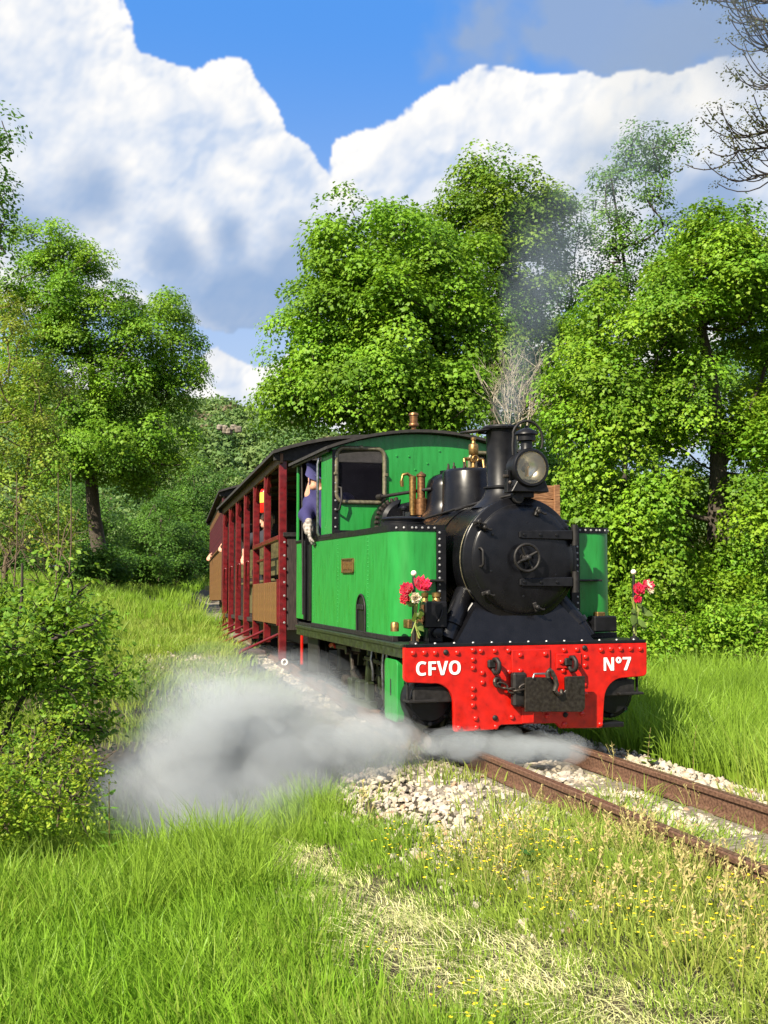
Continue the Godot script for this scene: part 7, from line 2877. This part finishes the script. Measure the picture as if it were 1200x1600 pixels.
	part(s, "label_band", M.label_yellow, ex)
	s = Shape.new()
	s.box(Vector3(0, 0.295, 0.01), Vector3(0.025, 0.03, 0.09), 0.004)
	s.tube([Vector3(0, 0.285, 0.02), Vector3(0.02, 0.29, 0.06), Vector3(0.05, 0.2, 0.07), Vector3(0.058, 0.08, 0.04)], 0.007, 0.007, 6)
	part(s, "valve_and_hose", M.black_iron, ex)
	# old concrete post under the field maple
	var f := foot_of(1168, 12.0)
	var po := thing("concrete_post", "short leaning grey concrete post below the field maple", "post", f)
	s = Shape.new()
	s.t = Transform3D(Basis(Vector3(0, 0, 1), 0.12), Vector3.ZERO)
	s.box(Vector3(0, 0.2, 0), Vector3(0.13, 0.46, 0.12), 0.02)
	part(s, "shaft", M.concrete, po)
	# two old sleepers lying beside the rear coach
	f = at_pixel_depth(326, 936, 19.5)
	f.y = ground_y(f.x, f.z)
	f = at_pixel_depth(318, 937, 18.0)
	f.y = ground_y(f.x, f.z) + 0.07
	var tb := thing("timber_stack", "two weathered timbers lying stacked beside the rear coach", "timber stack", f)
	for i in 2:
		s = Shape.new()
		s.box(Vector3(0.02 * i, -0.04 + i * 0.085, 0), Vector3(0.2, 0.075, 0.5), 0.012)
		part(s, "timber", M.sleeper_wood, tb)
	# weeds by the right rail, dock leaves in the meadow
	for q in [[1012, 1203, 6.4, 0.24, 7, 0.075, "leafy young weed standing beside the right rail, nearer the beam"], [1083, 1208, 6.6, 0.27, 9, 0.05, "slim budding weed beside the right rail in front of shaded grass"]]:
		f = at_pixel_depth(q[0], q[1], q[2])
		f.y = ground_y(f.x, f.z)
		weed("weed", q[6], f, q[3], q[4], q[5], int(q[0]), Color(0.17, 0.27, 0.03))
	f = at_pixel_depth(828, 1390, 4.2)
	f.y = ground_y(f.x, f.z)
	weed("dock_plant", "dark broad leaved plant among the yellow flowers", f, 0.09, 4, 0.09, 4, Color(0.06, 0.15, 0.03))
	f = at_pixel_depth(172, 1290, 5.15)
	f.y = ground_y(f.x, f.z)
	weed("sapling", "young sapling with broad leaves and a bare tip in front of the steam", f, 0.5, 7, 0.11, 8, Color(0.12, 0.26, 0.03))


# ---------------------------------------------------------------- steam and smoke
func puff(parent: Node3D, at: Vector3, size: Vector3, density: float, albedo: Color) -> void:
	var m := FogMaterial.new()
	m.density = density
	m.albedo = albedo
	var o := FogVolume.new()
	o.name = numbered(parent, "puff")
	o.shape = RenderingServer.FOG_VOLUME_SHAPE_ELLIPSOID
	o.size = size
	o.material = m
	o.position = at
	o.rotation = Vector3(rng.randf_range(-0.4, 0.4), rng.randf() * TAU, rng.randf_range(-0.4, 0.4))
	o.set_meta("kind", "stuff")
	parent.add_child(o, true)


func build_steam() -> void:
	rng.seed = 2024
	var st := Node3D.new()
	st.name = "steam_cloud"
	add_child(st)
	tag(st, "white steam drifting from the cylinders over the grass at the left", "steam", "", "stuff")
	# picture x, y, radius across, radius up, depth, density
	var white := Color(0.95, 0.985, 1.0)
	# picture x, y, spread across, spread up, depth, puff radius, density, count
	for q in [[370, 1115, 120, 38, 6.6, 85, 0.24, 22], [430, 1160, 140, 52, 6.5, 95, 0.4, 42], [290, 1200, 80, 62, 6.2, 90, 0.36, 32], [570, 1162, 55, 20, 6.4, 60, 0.6, 22], [330, 1275, 100, 34, 5.8, 80, 0.3, 26], [215, 1235, 40, 44, 6.0, 70, 0.26, 12], [480, 1225, 80, 34, 6.1, 75, 0.28, 16], [390, 1085, 80, 30, 6.9, 70, 0.17, 14], [628, 1156, 22, 12, 6.3, 34, 0.9, 9]]:
		for k in q[7]:
			var dp: float = q[4] + clampf(rng.randfn(0, 0.24), -0.45, 0.45)
			var f: float = 1.0 / 1650.0 * dp * 2.0
			var r: float = q[5] * rng.randf_range(0.5, 1.25) * f
			var px: float = q[0] + clampf(rng.randfn(0, 0.6), -1.1, 1.1) * q[2]
			var py: float = q[1] + clampf(rng.randfn(0, 0.6), -1.1, 1.1) * q[3]
			puff(st, at_pixel_depth(px, py, dp), Vector3(r * rng.randf_range(0.9, 1.4), r * rng.randf_range(0.55, 0.9), r * 0.8), q[6] * 0.84 * rng.randf_range(0.6, 1.4), white)
	for k in 44:
		var u := rng.randf()
		var dp := 6.12 + 0.12 * u + rng.randf_range(-0.1, 0.1)
		var f: float = 1.0 / 1650.0 * dp * 2.0
		var r := rng.randf_range(14, 34) * f
		puff(st, at_pixel_depth(660 + 235 * u, 1163 + 8 * u + rng.randf_range(-8, 8), dp), Vector3(r * 1.7, r * 0.75, r), rng.randf_range(0.5, 1.2) * (1.0 - 0.4 * u), white)
	var sm := Node3D.new()
	sm.name = "smoke_plume"
	add_child(sm)
	tag(sm, "thin grey smoke rising from the chimney and drifting right", "smoke", "", "stuff")
	var grey := Color(0.6, 0.66, 0.72)
	for q in [[800, 640, 26, 40, 6.7, 1.1], [808, 590, 34, 45, 6.8, 0.9], [820, 540, 42, 50, 6.9, 0.8], [835, 490, 52, 55, 7.0, 0.65], [850, 440, 62, 60, 7.1, 0.5], [865, 390, 70, 65, 7.2, 0.36], [890, 340, 85, 70, 7.3, 0.26], [930, 280, 100, 80, 7.5, 0.2], [980, 210, 120, 90, 7.7, 0.16], [1040, 120, 140, 110, 8.0, 0.13], [1110, 50, 140, 100, 8.2, 0.12]]:
		for k in 3:
			var dp: float = q[4] + rng.randf_range(-0.1, 0.1)
			var f: float = 1.0 / 1650.0 * dp * 2.0
			var sp: float = [1.0, 0.75, 0.5][k]
			puff(sm, at_pixel_depth(q[0] + rng.randf_range(-0.3, 0.3) * q[2], q[1] + rng.randf_range(-0.3, 0.3) * q[3], dp), Vector3(q[2] * f * sp, q[3] * f * sp, q[2] * f * sp), q[5] * 0.5, grey)
